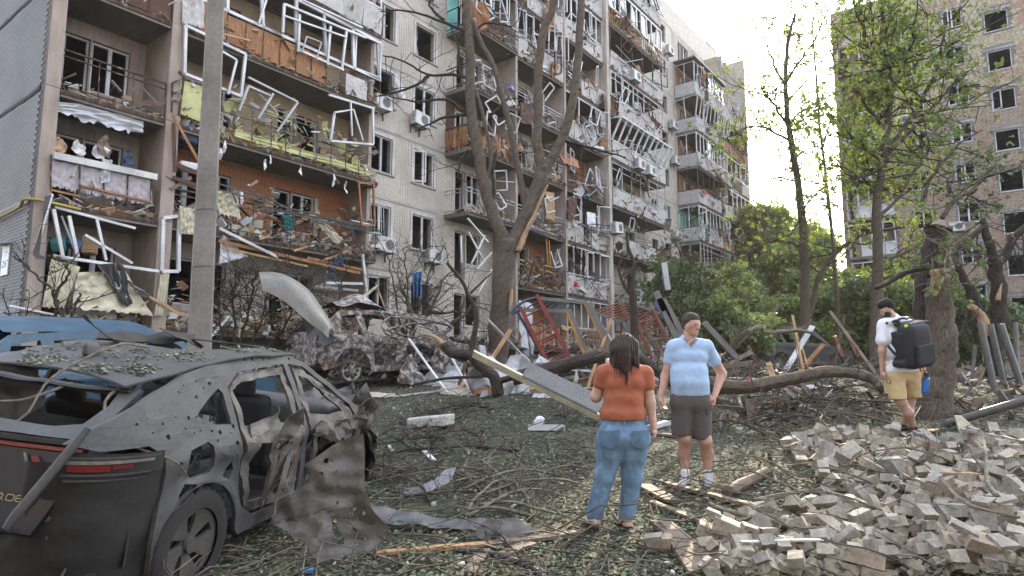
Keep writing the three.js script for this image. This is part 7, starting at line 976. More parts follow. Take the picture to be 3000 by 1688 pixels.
gboard('dark iron strip at the edge of the bricks', [2370, 1292], [2610, 1292], .1, .03, 'dark_steel', { name: 'iron_strip', cat: 'strip', up: .04 });
gboard('pale sill board lying by the third man', [2660, 1285], [2740, 1268], .12, .02, 'cardboard', { up: .02 });
// the long white sill with its speckled slab
{ const a = at(1387, 1036, 10), b = onGround(1775, 1245); b.y += .06; const v = b.clone().sub(a), g = thing('window_sill_beam', 'long cream metal beam slanting from the black limb down to the woman', 'beam', a); mesh('beam', beam(V(0, 0, 0), v, .1, .06, .3), M.cream_sheet, g); mesh('lip', beam(V(0, .05, -.04), v.clone().add(V(0, .05, -.04)), .02, .05), M.white_board, g);
  const c = [at(1553, 1062, 9.5), at(1530, 1100, 9.2), at(1750, 1208, 7.5), at(1785, 1172, 7.7)], o = c[0].clone(), s = mesh('grey_slab', boxUV(grid(8, 6, (u, w) => { const p = c[0].clone().lerp(c[3], u), q = c[1].clone().lerp(c[2], u); return p.lerp(q, w).sub(o); })), mat('speckled_slab', .17, .165, .16, { map: T.peb })); s.position.copy(o); tag(s, 'speckled dark grey slab resting on the cream beam', 'slab');
  const th = grid(8, 1, (u, w) => c[1].clone().lerp(c[2], u).sub(o).add(V(0, -.03 * w, 0))); mesh('edge', boxUV(th), M.speckled_slab, s); }
// plaster lump, trays, scraps
{ const p = onGround(1262, 1250); const g = rbox(.62, .16, .32, .03, 0, .07, 0, 0, 0, 0, 5); bend(g, v => { const k = .05 * fbm(v.x * 6, v.y * 6, v.z * 6); v.x += k * .6; v.y += k + .12 * v.x * .6; v.z += k; }); const q = mesh('plaster_slab', boxUV(mergeLike(g)), M.pebble_panel); q.position.copy(p); q.rotation.y = -.25; tag(q, 'cracked pale plaster slab lying in the leaves left of centre', 'slab'); }
{ const p = onGround(1600, 1262); const g = thing('white_tray', 'white metal tray with crumpled paper lying left of the woman', 'tray', p); mesh('base', box(.5, .008, .16, 0, .02, 0, .2, .05, 0), M.white_pvc, g); mesh('side', box(.52, .07, .008, 0, .045, .085, -.2, .05, 0), M.steel_white, g); mesh('side', box(.5, .05, .008, 0, .05, -.08, .3, .05, 0), M.white_pvc, g); const c = rbox(.12, .12, .1, .03, -.1, .12, 0, 0, 0, 0, 4); bend(c, v => { v.x += .05 * noise(v.x * 16, v.y * 16, v.z * 16); v.y += .05 * noise(v.x * 16, 4, v.z * 16); }); mesh('crumpled_paper', mergeLike(c), M.white_cloth, g); }
const scrap = (name, label, cat, px, py, ol, m, rx, ry, rz, o = {}) => { const p = onGround(px, py), q = tornSheet(name, label, cat, ol, { m: M[m], amp: .04, f: 4, edge: .08, ...o }); q.position.copy(p); q.position.y += o.up || .02; q.rotation.set(rx, ry, rz); return q; };
scrap('grey_panel', 'bent beige metal panel lying before the burnt car', 'panel', 1345, 1160, [[-.35, 0], [.3, -.05], [.38, .12], [.05, .2], [-.34, .2]], 'plaster', -.7, .1, .02); scrap('grey_panel', 'small tilted grey panel left of the black limb', 'panel', 1430, 1170, [[-.16, 0], [.16, .1], [.18, .24], [-.1, .14]], 'grey_sheet', -.6, .1, .1); scrap('grey_panel', 'beige board lying left of the burnt car wheel', 'panel', 1118, 1168, [[-.3, 0], [.25, .02], [.22, .12], [-.25, .14]], 'plaster', -.9, 0, 0);
scrap('foil_scrap', 'pale bent scrap of sheet near the slab', 'scrap', 1520, 1160, [[-.15, 0], [.1, .05], [.2, .25], [.05, .2], [-.1, .12]], 'steel_white', -.3, .2, 0); scrap('foil_scrap', 'light blue crumpled sheet under the cream beam', 'scrap', 1590, 1170, [[-.2, 0], [.2, 0], [.15, .16], [-.1, .2]], 'white_cloth', -.5, 0, 0, { amp: .1 });
scrap('white_sheet', 'triangular beige board behind the woman', 'board', 1690, 1150, [[-.1, 0], [.12, .02], [.0, .42]], 'plaster', -.2, .2, 0); scrap('white_sheet', 'white sheet lying behind the fallen trunk at right', 'board', 2400, 1145, [[-.5, 0], [.5, .05], [.3, .2], [-.3, .15]], 'white_board', -1.1, 0, 0); scrap('white_sheet', 'pale torn insulation lump by the third man', 'scrap', 2520, 1150, poly(0, .08, .14, 9, .3), 'cream_sheet', -.6, 0, 0, { amp: .12, f: 8 });
{ const q = scrap('bent_strip', 'bent blue-grey metal strip lying on the litter', 'strip', 1260, 1460, [[-.28, 0], [-.05, .0], [.1, .06], [.2, .16], [.24, .3], [.12, .3], [.02, .18], [-.14, .12], [-.28, .12]], 'grey_sheet', -.85, -.2, 0, { amp: .02 }); }
{ const P = onGround(1300, 1560), q = tornSheet('dark_sheet', 'long buckled dark grey sheet lying beside the torn fender', 'sheet', [[-.75, .1], [-.5, .0], [-.1, -.06], [.3, -.1], [.62, -.12], [.68, .02], [.66, .14], [.3, .1], [-.1, .12], [-.4, .2], [-.78, .3]], { m: mat('dark_sheet', .075, .075, .08, { map: T.dust, roughness: .5 }), amp: .06, f: 2.5 }); q.position.copy(P); q.position.y += .07; q.rotation.set(-1.35, .05, .02); const m = tornSheet('rusty_flap', 'brown curled metal flap at the end of the dark sheet', 'scrap', [[-.22, 0], [.05, -.06], [.3, .05], [.2, .16], [-.1, .14]], { m: M.bare_metal, amp: .08, f: 4 }); m.position.copy(onGround(1460, 1590)); m.position.y += .04; m.rotation.set(-.7, 0, 0); }
{ const P = [[1342, 1628], [1400, 1630], [1480, 1650], [1560, 1685], [1600, 1720]].map(p => onGround(...p).add(V(0, .03, 0))), b = P[0].clone(), q = mesh('black_hose', tube(curve(P.map(p => p.sub(b)), 24), .022, 9), M.black); q.position.copy(b); tag(q, 'black rubber hose curving out of the bottom edge', 'hose'); }
{ const P = onGround(897, 1682), q = mesh('blue_scrap', rbox(.09, .03, .06, .01, 0, .02, 0, .1, .3, .1), mat('bright_blue', .03, .2, .45)); q.position.copy(P); tag(q, 'small blue plastic scrap at the bottom edge', 'scrap'); }
{ const P = [onGround(2165, 1160), at(2188, 1128, 9.3), at(2200, 1112, 9.3)], b = P[0].clone(), q = mesh('red_tape', grid(10, 1, (u, v) => P[0].clone().lerp(P[2], u).sub(b).add(V(.0, .03 * sin(u * 9) + v * .035, .02 * sin(u * 7)))), mat('tape_red', .5, .08, .06, { roughness: .5 })); q.position.copy(b); tag(q, 'strip of red tape caught in the branches', 'tape'); }
// rolled and fallen metal sheet before the wide column
{ const d = 12.4, C = [[758, 808], [800, 800], [850, 812], [905, 850], [945, 905], [975, 955], [985, 985]], D2 = [[770, 850], [800, 865], [830, 880], [865, 910], [905, 945], [945, 975], [962, 990]], b = at(860, 900, d), cu = curve(C.map((p, i) => at(p[0], p[1], d + .25 - i * .08)), 30), cd = curve(D2.map((p, i) => at(p[0], p[1], d - .35 - i * .05)), 30);
  const g = grid(30, 10, (u, v) => { const i = Math.round(u * 30), p = cu[i].clone().lerp(cd[i], v); p.y += .16 * sin(v * PI); p.z += .12 * sin(v * PI) + .03 * noise(u * 6, v * 4); return p.sub(b); }); const q = mesh('curled_sheet', boxUV(g), mat('curl_metal', .25, .23, .195, { map: T.mottle, roughness: .45, metalness: .2 })); q.position.copy(b); tag(q, 'large curled cream metal sheet hanging down before the wide balconies', 'sheet');
  const E = [at(885, 920, d), at(930, 950, d), at(985, 990, d - .2), at(950, 1015, d - .2), at(900, 985, d)], o = E[0].clone(), f = new THREE.BufferGeometry(); f.setAttribute('position', new THREE.Float32BufferAttribute([0, 1, 4, 1, 3, 4, 1, 2, 3].flatMap(i => E[i].clone().sub(o).toArray()), 3)); f.computeVertexNormals(); const r = mesh('slate_sheet', boxUV(f), mat('slate_panel', .05, .055, .065, { roughness: .4, map: T.dust })); r.position.copy(o); tag(r, 'dark blue-grey panel under the curled metal sheet', 'panel'); }
// wire fence and green posts before the tiled wall
{ const b = Bw(-2.6, 1.2, 2.6), g = thing('wire_fence', 'thin wire mesh fence at the foot of the tiled wall', 'fence', b, BROT); for (let i = 0; i <= 26; i++) mesh('wire', box(.006, 1.5, .006, i * .17, .75, 0), M.dark_steel, g); for (let i = 0; i < 7; i++) mesh('wire', box(4.4, .006, .006, 2.2, .1 + i * .22, .004), M.dark_steel, g); for (let i = 0; i < 4; i++) mesh('post', tube([V(i * 1.46, 0, 0), V(i * 1.46, 1.65, 0)], .022, 7), M.dark_steel, g); }
// ---------------------------------------------------------------- bricks
reseed(1010);
mat('brick_a', .43, .385, .31, { map: T.dust, bumpMap: T.coarse, bumpScale: .01 }); mat('brick_b', .37, .335, .28, { map: T.dust, bumpMap: T.coarse, bumpScale: .01 }); mat('brick_c', .33, .31, .28, { map: T.dust, bumpMap: T.coarse, bumpScale: .01 }); mat('brick_d', .38, .315, .245, { map: T.dust, bumpMap: T.coarse, bumpScale: .01 }); mat('mortar', .33, .3, .265, { map: T.dust, bumpMap: T.coarse, bumpScale: .02 });
function brickGeo(l, h, w, chip) { const g = boxUV(new THREE.BoxGeometry(l, h, w, 4, 2, 3)); const s = R(0, 99), cut = chip ? R(.18, .45) * l : 9, cx = R(-.4, .4), cz = R(-.5, .5); bend(g, v => { const e = .012; v.x = clamp(v.x, -l / 2 + e * max(0, noise(v.y * 30, v.z * 30, s) + .2), 9); const lim = cut + cx * v.y + cz * v.z + .02 * noise(v.y * 25, v.z * 25, s); if (chip && v.x > lim) v.x = lim; v.x += .005 * noise(v.x * 20 + s, v.y * 20, v.z * 20); v.y += .004 * noise(v.x * 18, v.y * 20 + s, v.z * 18); v.z += .005 * noise(v.x * 18, v.y * 18, v.z * 20 + s); }); return boxUV(mergeLike(g)); }
const bgs = []; for (let i = 0; i < 12; i++) bgs.push(brickGeo(.25, pick([.065, .088, .088, .138]), .12, i % 2)); const bms = [M.brick_a, M.brick_a, M.brick_a, M.brick_b, M.brick_b, M.brick_c, M.brick_c, M.brick_b, M.brick_d];
const pile = [[2300, 1300], [2480, 1285], [2760, 1275], [3010, 1290], [3010, 1700], [2060, 1700], [2050, 1610], [2130, 1540], [2260, 1520], [2420, 1480], [2400, 1400], [2310, 1350]];
const spotsB = []; for (let tries = 0; spotsB.length < 292 && tries < 9000; tries++) { const x = R(2040, 3040), y = R(1280, 1720); if (!inside(pile, x, y)) continue; const p = onGround(x, y), depth = -p.z; if (rnd() > .25 + .75 * smooth(9, 4.5, depth)) { } const cx = smooth(2050, 2500, x); if (rnd() > .35 + .65 * cx) continue; if (hypot(p.x - 5.37, p.z + 8.8) < .55) continue; const near = spotsB.filter(q => hypot(q.x - p.x, q.z - p.z) < .17).length; if (near > 1) continue; spotsB.push(V(p.x, p.y + .03 + near * .07 + .05 * rnd() * cx, p.z)); }
spotsB.forEach((p, i) => { const q = mesh('brick', pick(bgs), pick(bms)); q.position.copy(p); q.rotation.set(R(-.6, .6) + (rnd() < .25 ? 1.5 : 0), R(0, 6.3), R(-.6, .6)); q.scale.set(pick([.85, .8, .6, .5, .4]) * R(.9, 1.1), R(.75, 1.05), R(.75, .95)); const px = 1500 + 1930 * p.x / -p.z, zone = -p.z < 4.9 ? 'front' : -p.z < 6.3 ? 'middle' : 'back', sd = px < 2400 ? 'left' : px < 2720 ? 'centre' : 'right', tn = ['tan', 'dull brown', 'grey', 'reddish'][[M.brick_a, M.brick_b, M.brick_c, M.brick_d].indexOf(q.material)], hf = q.scale.x < .72 ? 'half' : 'long', ps = abs(q.rotation.x) > .9 ? 'standing on edge' : abs(q.rotation.z) > .3 ? 'tipped' : 'lying', ch = `${ps} ${bgs.indexOf(q.geometry) % 2 ? 'chipped' : 'square'} ${hf}`; tag(q, `${ch} ${tn} brick, ${zone} ${sd} of the rubble heap`, 'brick', 'loose bricks of the rubble heap'); });
{ const sp = []; for (let i = 0; i < 2200; i++) { const x = R(2000, 3040), y = R(1280, 1720); if (inside(pile, x, y)) sp.push(onGround(x, y)); } const im = new THREE.InstancedMesh(brickGeo(.07, .04, .05, 1), M.brick_c, sp.length), m4 = new THREE.Matrix4(), c = new THREE.Color(); sp.forEach((p, i) => { p.y += R(0, .07); im.setMatrixAt(i, m4.compose(p, Qx.setFromEuler(Ex.set(R(0, 6), R(0, 6), R(0, 6))), V(1, 1, 1).multiplyScalar(R(.3, 1.1)))); const v = R(.7, 1.2); im.setColorAt(i, c.setRGB(v, v * .96, v * .9)); }); im.name = 'brick_crumbs'; scene.add(im); { const s2 = []; for (let i = 0; i < 620; i++) { const x = R(2060, 3040), y = R(1285, 1720); if (inside(pile, x, y)) s2.push(onGround(x, y)); } const i2 = new THREE.InstancedMesh(brickGeo(.15, .08, .1, 1), M.brick_b, s2.length); s2.forEach((p, i) => { p.y += R(0, .1); i2.setMatrixAt(i, m4.compose(p, Qx.setFromEuler(Ex.set(R(-1, 1), R(0, 6), R(-1, 1))), V(R(.5, 1.1), R(.5, 1.1), R(.5, 1.1)))); const v = R(.7, 1.25); i2.setColorAt(i, c.setRGB(v, v * .97, v * .92)); }); i2.name = 'brick_fragments'; scene.add(i2); tag(i2, 'broken brick halves packed between the loose bricks', 'rubble', null, 'stuff'); } tag(im, 'crumbled brick and mortar between the loose bricks', 'rubble', null, 'stuff'); }
// mortared lumps of several bricks
const DULLX = 0;
function lump(label, px, py, cols, rows, ry, tilt, up = .05) { const p = onGround(px, py), g = thing('brick_lump', label, 'brick lump', p.clone().add(V(0, up, 0)), ry); for (let r = 0; r < rows; r++) for (let k = 0; k < cols - (r % 2 && cols > 1 ? 1 : 0); k++) { const q = mesh('brick', brickGeo(.25, .088, .13, (k + r) % 3 === 0), pick([M.brick_a, M.brick_b, M.brick_d]), g); q.position.set(k * .2 + (r % 2) * .09 + R(-.02, .02), r * .096 + .04, R(-.03, .03)); q.rotation.set(R(-.05, .05), R(-.12, .12), R(-.05, .05)); } for (let r = 0; r < rows; r++) for (let k = 0; k < cols; k++) { const q = mesh('mortar', brickGeo(R(.12, .24), .03, R(.07, .12), 1), M.mortar, g); q.position.set(k * .2 + R(-.06, .06), r * .098 + .092, R(-.03, .03)); q.rotation.set(R(-.1, .1), R(-.5, .5), R(-.1, .1)); } g.rotation.set(tilt * 1.6, ry, R(-.3, .3)); return g; }
lump('two-tier lump of mortared bricks at the left end of the heap', 2090, 1600, 2, 2, -.3, .05); lump('big lump of brickwork at the bottom of the heap', 2480, 1690, 2, 2, -.35, -.2, .0); lump('tall square lump of brickwork in the heap at right', 2730, 1500, 2, 2, .3, .15, .08); lump('long lump of brickwork at the lower right edge', 2880, 1560, 2, 2, -.4, .1, .05); lump('tilted lump of bricks at the bottom right corner', 2820, 1670, 2, 2, -.2, .3, .1); lump('large pale block tipped on its corner near the upper left of the heap', 2455, 1395, 1, 2, .5, .5, .1); lump('single mortared lump beside the woman at the left of the bricks', 1945, 1618, 1, 1, -.3, .1, .03); lump('half-buried lump of bricks below the third man', 2600, 1330, 2, 1, .4, -.2, .06); lump('broken corner of brickwork behind the heap at right', 2850, 1330, 2, 2, .2, .1, .05);
// ---------------------------------------------------------------- litter: leaves, twigs, crumbs
{
  reseed(1111); const sp = []; let tr = 0; while (sp.length < 100000 && tr++ < 500000) { const d = 3.6 + 12 * rnd() ** 1.5, x = R(-.85, .9) * d, z = -d; if (fbm(x * .9, 3, z * .9) < R(-.45, .3)) continue; sp.push(V(x, gy(x, z) + R(.002, .035), z)); } litterMesh(sp, scene, 'leaf_litter', .023); const o = scene.children[scene.children.length - 1]; tag(o, 'torn green-grey leaves covering the ground of the yard', 'leaves', null, 'stuff');
  const L = []; for (let v = 0; v < 6; v++) { const p = [V(0, 0, 0)]; let a = R(0, 1); for (let i = 0; i < 4; i++) { a += R(-.5, .5); p.push(p[i].clone().add(V(cos(a) * .1, R(-.02, .03), sin(a) * .1))); } L.push(tube(p, taper(.004, .002, 4), 4)); }
  L.forEach((g, v) => { const n = 650, im = new THREE.InstancedMesh(g, M.grey_bark, n), m4 = new THREE.Matrix4(), c = new THREE.Color(); for (let i = 0; i < n; i++) { const d = 3.6 + 12 * rnd() ** 1.4, x = R(-.85, .95) * d, z = -d; im.setMatrixAt(i, m4.compose(V(x, gy(x, z) + R(.005, .05), z), Qx.setFromEuler(Ex.set(R(-.3, .3), R(0, 6.3), R(-.3, .3))), V(1, 1, 1).multiplyScalar(R(.4, 2.2)))); const s = R(.5, 1.3); im.setColorAt(i, c.setRGB(s, s, s)); } im.name = numbered('twig_litter'); im.castShadow = im.receiveShadow = true; scene.add(im); tag(im, 'thin broken twigs scattered all over the yard', 'twigs', 'scattered twigs', 'stuff'); });
  const cr = []; for (let i = 0; i < 620; i++) { const far = rnd() < .6, d = far ? R(8, 15) : R(4, 8), x = R(-.45, .9) * d, z = -d; cr.push(V(x, gy(x, z) + .01, z)); } const im = new THREE.InstancedMesh(bend(new THREE.IcosahedronGeometry(.03, 1), v => { v.multiplyScalar(1 + .4 * noise(v.x * 60, v.y * 60, v.z * 60)); }), M.white_board, cr.length), m4 = new THREE.Matrix4(), c = new THREE.Color(); cr.forEach((p, i) => { im.setMatrixAt(i, m4.compose(p, Qx.setFromEuler(Ex.set(R(0, 6), R(0, 6), R(0, 6))), V(R(.4, 1.6), R(.3, .8), R(.4, 1.2)).multiplyScalar(R(.35, 1)))); const w = rnd() < .15 ? [1, .8, .5] : [1, 1, 1], s = R(.6, 1.2); im.setColorAt(i, c.setRGB(w[0] * s, w[1] * s, w[2] * s)); }); im.name = 'foam_crumbs'; scene.add(im); tag(im, 'white crumbs of foam and plaster sprinkled on the ground', 'crumbs', null, 'stuff');
  shards('yard_rubble', 'mixed boards, plaster and metal scraps heaped below the long block', 1100, () => { const d = R(14.8, 20), x = R(-.36, .33) * d; const z = -d; return V(x, gy(x, z) + abs(R(-.4, .45)) * smooth(11, 16, d), z); }, DULL, 1.5).userData.group = undefined;
  shards('yard_rubble', 'boards and scraps heaped among fallen branches in the gap', 260, () => { const d = R(9.8, 15), x = R(.2, .85) * d, z = -d; return V(x, gy(x, z) + abs(R(-.2, .3)), z); }, DULL, 1.1).userData.group = undefined;
  shards('plinth_rubble', 'rubble piled against the foot of the long block', 1300, () => { const t = R(-13, 14), q = abs(R(-1, 1)); return Bw(t, 1.2 + (1 - q) * R(0, 1.1), .3 + q * 2.6); }, DULL, 1.8).userData.group = undefined;
}
// bare branches lying about, each its own
{
  reseed(1212); const G = 'broken branches lying about the yard', lay = (px, py, len, ang, r, m, kids = 3, arc = .2, lev = 1) => { const p = onGround(px, py), q = thing('fallen_branch', null, 'branch', p, 0, G), pts = [], dir = V(cos(ang), 0, -sin(ang)), c = p.clone(); let a = ang; for (let i = 0; i <= 6; i++) { const s = i / 6; pts.push(V(c.x, gy(c.x, c.z) + .02 + arc * sin(s * PI) * .5, c.z).sub(p)); a += R(-.35, .35); c.add(V(cos(a), 0, -sin(a)).multiplyScalar(len / 6)); }
    mesh('stem', tube(curve(pts, 20), taper(r, r * .4, 20), 7, { rough: .25 }), m, q); const tw = [], tp = []; for (let i = 1; i < 6; i++) for (let k = 0; k < kids; k++) if (rnd() < .55) sprout(tw, pts[i], V(R(-1, 1), R(0, .45), R(-1, 1)), len * R(.12, .32), r * .4, lev, tp, { kids: 2, kink: .32, step: .1 }); for (const t of tp) { } if (tw.length) mesh('twig', tw, m, q, 'stuff'); return q; };
  const put2 = (label, ...a) => { const q = lay(...a), m = a[5] === M.grey_bark ? 'grey' : a[5] === M.bark ? 'brown' : 'black', s = a[2] > 1.3 ? 'long' : a[2] > .8 ? 'middling' : 'short', k = a[4] > .016 ? 'thick' : 'thin'; q.userData.label = `${s} ${k} ${m} ${label}`; };
  const C = 'curved branch in the tangle on the litter in mid-picture'; for (let i = 0; i < 16; i++) put2(C, R(1230, 1560), R(1390, 1530), R(.7, 1.5), R(-.6, 3.6), R(.008, .02), pick([M.grey_bark, M.bark]), 2, .25);
  const D = 'broken branch lying on the leaves before the woman'; for (let i = 0; i < 14; i++) put2(D, R(1130, 1700), R(1170, 1330), R(.6, 1.4), R(-.5, 3.6), R(.01, .022), M.dark_bark, 3, .12);
  const E = 'branch in the tangle between the two men'; for (let i = 0; i < 34; i++) put2(E, R(2100, 2560), R(1130, 1290), R(.8, 2), R(-.6, 3.6), R(.01, .028), pick([M.grey_bark, M.bark, M.dark_bark]), 4, .3, 1);
  const F = 'branch tangled in the debris of the gap'; for (let i = 0; i < 24; i++) put2(F, R(2020, 2620), R(1098, 1135), R(1, 2.4), R(-.6, 3.6), R(.012, .03), pick([M.grey_bark, M.bark, M.dark_bark]), 4, .7, 1);
  const H2 = 'branch lying behind the brick heap at right'; for (let i = 0; i < 14; i++) put2(H2, R(2600, 2990), R(1180, 1290), R(.7, 1.6), R(-.6, 3.6), R(.008, .022), pick([M.grey_bark, M.dark_bark]), 3, .2);
  const K = 'branch lying left of centre near the wreck nose'; for (let i = 0; i < 8; i++) put2(K, R(1060, 1200), R(1240, 1500), R(.5, 1.1), R(-.6, 3.6), R(.008, .018), pick([M.grey_bark, M.dark_bark]), 3, .15);
  const N = 'branch on the bare earth at the bottom'; for (let i = 0; i < 12; i++) put2(N, R(1150, 2050), R(1540, 1690), R(.4, .9), R(-.6, 3.6), R(.005, .01), pick([M.grey_bark, M.dark_bark]), 2, .1);
  const Q = 'branch strewn over the brick heap'; for (let i = 0; i < 12; i++) { put2(Q, R(2250, 2980), R(1380, 1680), R(.5, 1.2), R(-.6, 3.6), R(.005, .012), M.grey_bark, 2, .3); scene.children[scene.children.length - 1].position.y += .14; }
  const W2 = 'limb caught in the heap below the wide balconies'; for (let i = 0; i < 22; i++) put2(W2, R(1290, 1900), R(1100, 1135), R(.9, 2), R(-.6, 3.6), R(.012, .03), pick([M.dark_bark, M.bark]), 4, .6, 1);
}

// planks and twisted metal thrown up along the foot of the long block
{
  reseed(1414); const mm = ['old_wood', 'raw_wood', 'white_board', 'pine', 'dark_board', 'grey_sheet', 'rust_steel'], wd = { old_wood: 'weathered', raw_wood: 'pale', white_board: 'white', pine: 'orange', dark_board: 'dark brown', grey_sheet: 'grey metal', rust_steel: 'rusty iron' };
  for (let i = 0; i < 64; i++) { const x = i < 44 ? R(1290, 2080) : R(2080, 2620), d = R(11.5, 16.5), p = at(x, 1100, d); p.y = gy(p.x, p.z) + R(0, .25); const l = R(.7, 2), a = R(0, PI), e = R(-.1, .95), m = pick(mm), q = mesh('leaning_plank', beam(V(0, 0, 0), V(cos(a) * cos(e) * l, sin(e) * l, -sin(a) * cos(e) * l * .6), R(.05, .14), R(.015, .04), R(0, 3)), M[m]); q.position.copy(p); tag(q, `${wd[m]} ${l > 1.35 ? 'long' : 'short'} ${e > .5 ? 'upright' : 'slanting'} plank in the heap ${x < 1480 ? 'left of the forked trunk' : x < 1700 ? 'under the blue climbing frame' : x < 1900 ? 'behind the woman' : x < 2080 ? 'behind the man in blue' : x < 2350 ? 'in the gap' : 'near the third man'}`, 'plank', 'planks thrown up at the foot of the block'); }
  for (let i = 0; i < 16; i++) { const x = R(1290, 2100), d = R(12, 16), p = at(x, 1100, d); p.y = gy(p.x, p.z) + R(.05, .4); const q = tornSheet('twisted_sheet', `twisted ${i % 2 ? 'grey' : 'pale'} metal sheet in the heap ${x < 1500 ? 'left of the forked trunk' : x < 1750 ? 'under the blue climbing frame' : x < 1900 ? 'behind the woman' : 'behind the man in blue'}`, 'sheet', poly(0, 0, R(.25, .55), 8, .4), { m: i % 2 ? M.grey_sheet : M.steel_white, amp: .2, f: 3, s: i, edge: .12, group: 'twisted sheets at the foot of the block' }); q.position.copy(p); q.rotation.set(R(-1.2, .4), R(-1, 1), R(-1, 1)); }
}
// ---------------------------------------------------------------- wreckage hung on the long block
reseed(1313);
const c1 = (x, y) => [x / 2.337, y / 2.337], c2 = (x, y) => [x / 2.337, 500 + y / 2.337];
// bars given by the pixels of their ends on a plane OFF metres before the wall
function hung(name, label, cat, off, lists, group) {
  const all = lists.flatMap(l => l.p).map(q => onWall(q[0], q[1], off)), b = all[0].clone(), g = thing(name, label, cat, b, 0, group);
  for (const l of lists) for (let i = 0; i < l.p.length - 1; i += l.chain ? 1 : 2) { const o = off + (l.o || 0); const a = onWall(l.p[i][0], l.p[i][1], o).sub(b), e = onWall(l.p[i + 1][0], l.p[i + 1][1], o + (l.tilt || 0)).sub(b); mesh(l.n || 'bar', beam(a, e, (l.w || .06) * .8, (l.w2 || l.w || .06) * .8, BROT), M[l.m || 'white_pvc'], g); }
  return g;
}
// a sheet between four pixel corners, puckered
function hungSheet(name, label, cat, off, q, m, o = {}) {
  const c = q.map((p, i) => onWall(p[0], p[1], off + (o.dz ? o.dz[i] : 0))), b = c[0].clone(), nu = o.nu || 24, nv = o.nv || 16;
  const g = grid(nu, nv, (u, v) => { const p = c[0].clone().lerp(c[1], u).lerp(c[3].clone().lerp(c[2], u), v); const k = o.wave ? o.wave * sin(u * (o.n || 20) * PI) : 0, z = k + (o.amp ?? .05) * (noise(u * 5, v * 5, off * 9 + p.x) + .5 * noise(u * 13, v * 11, 2)) + (o.curl || 0) * v * v; const e = o.ragged && v > .95 ? o.ragged * noise(u * 23, 3, p.x) : 0; return p.addScaledVector(nB, z).add(V(0, e - (o.sagy || 0) * sin(u * PI) * (1 - v), 0)).sub(b); });
  const s = mesh(name, boxUV(g), M[m]); s.position.copy(b); return tag(s, label, cat, o.group);
}
const O = OUT + .06;
// beside the end wall, lowest balcony
hung('wrecked_window_frame', 'crossed white window frames collapsed over the lowest balcony by the end wall', 'window frame', O, [{ w: .075, p: [c2(375, 250), c2(925, 395), c2(660, 330), c2(725, 615), c2(580, 440), c2(905, 635)] }, { w: .09, o: .05, p: [c2(365, 585), c2(1085, 690), c2(365, 265), c2(430, 600), c2(470, 310), c2(530, 590)] }, { w: .05, o: -.2, p: [c2(405, 165), c2(625, 290), c2(420, 310), c2(515, 560)], m: 'grey_frame' }, { w: .07, o: .1, p: [c2(355, 160), c2(255, 500)] }]);
hungSheet('corrugated_sheet', 'torn cream corrugated sheet at the left of the lowest balcony', 'sheet', O + .05, [[150, 758], [235, 782], [186, 902], [124, 898]], 'cream_sheet', { wave: .014, n: 14, amp: .05, ragged: .1 });
hungSheet('corrugated_sheet', 'wide cream corrugated sheet hanging under the lowest balcony', 'sheet', O + .06, [[228, 798], [370, 795], [440, 925], [208, 902]], 'cream_sheet', { wave: .014, n: 28, amp: .08, ragged: .12, curl: .1 });
hungSheet('corrugated_sheet', 'narrow cream strip of corrugated sheet by the pink pier', 'sheet', O + .05, [[470, 805], [498, 795], [478, 925], [450, 925]], 'cream_sheet', { wave: .012, n: 6, amp: .04 });
hungSheet('bent_sheet', 'bent grey metal flap curling at the lowest balcony', 'sheet', O + .2, [[368, 815], [440, 865], [430, 872], [400, 860]], 'grey_sheet', { amp: .1 });
hungSheet('mesh_net', 'torn dark netting hanging from the crossed frames', 'net', O + .14, [[285, 775], [360, 770], [385, 890], [365, 905]], 'dark_steel', { amp: .1 }).material = mat('netting', .05, .05, .05, { phys: true, transmission: .75, thickness: 0, roughness: 1 });
for (const [x0, x1] of [[88, 150]]) { const L = []; for (let i = 0; i < 7; i++) L.push({ w: .018, m: 'dark_steel', p: [[x1 - i * 3, 570 + i], [x0 + 8 + i * 3, 745], [x0 + 8 + i * 3, 745], [x0 + 20 + i * 5, 760]] }); L.push({ w: .018, m: 'dark_steel', p: [[112, 660], [150, 655], [96, 715], [142, 712], [120, 615], [150, 612]] }); hung('window_grille', 'buckled black wrought-iron grille leaning off the corner pier', 'grille', OUT + .3, L); }
{ const bx = []; for (const [px, py, w, h, d, m, lab] of [[262, 722, .35, .4, .3, 'cardboard', 'brown cardboard sheet tipped in the lowest balcony'], [170, 715, .4, .3, .3, 'teal_cloth', 'turquoise bundle in the lowest balcony corner'], [215, 715, .3, .2, .25, 'blue_cloth', 'blue bundle in the lowest balcony']]) { const p = onWall(px, py, OUT - .3), c = rbox(w, h, d, .04, 0, 0, 0, 0, 0, 0, 4); bend(c, v => { v.x += .08 * noise(v.x * 6, v.y * 6, px); v.y += .06 * noise(v.x * 6, v.y * 6, v.z * 6 + px); }); const q = mesh('bundle', mergeLike(c), M[m]); q.position.copy(p); q.rotation.set(R(-.3, .3), R(0, 3), R(-.4, .4)); tag(q, lab, 'bundle'); } }
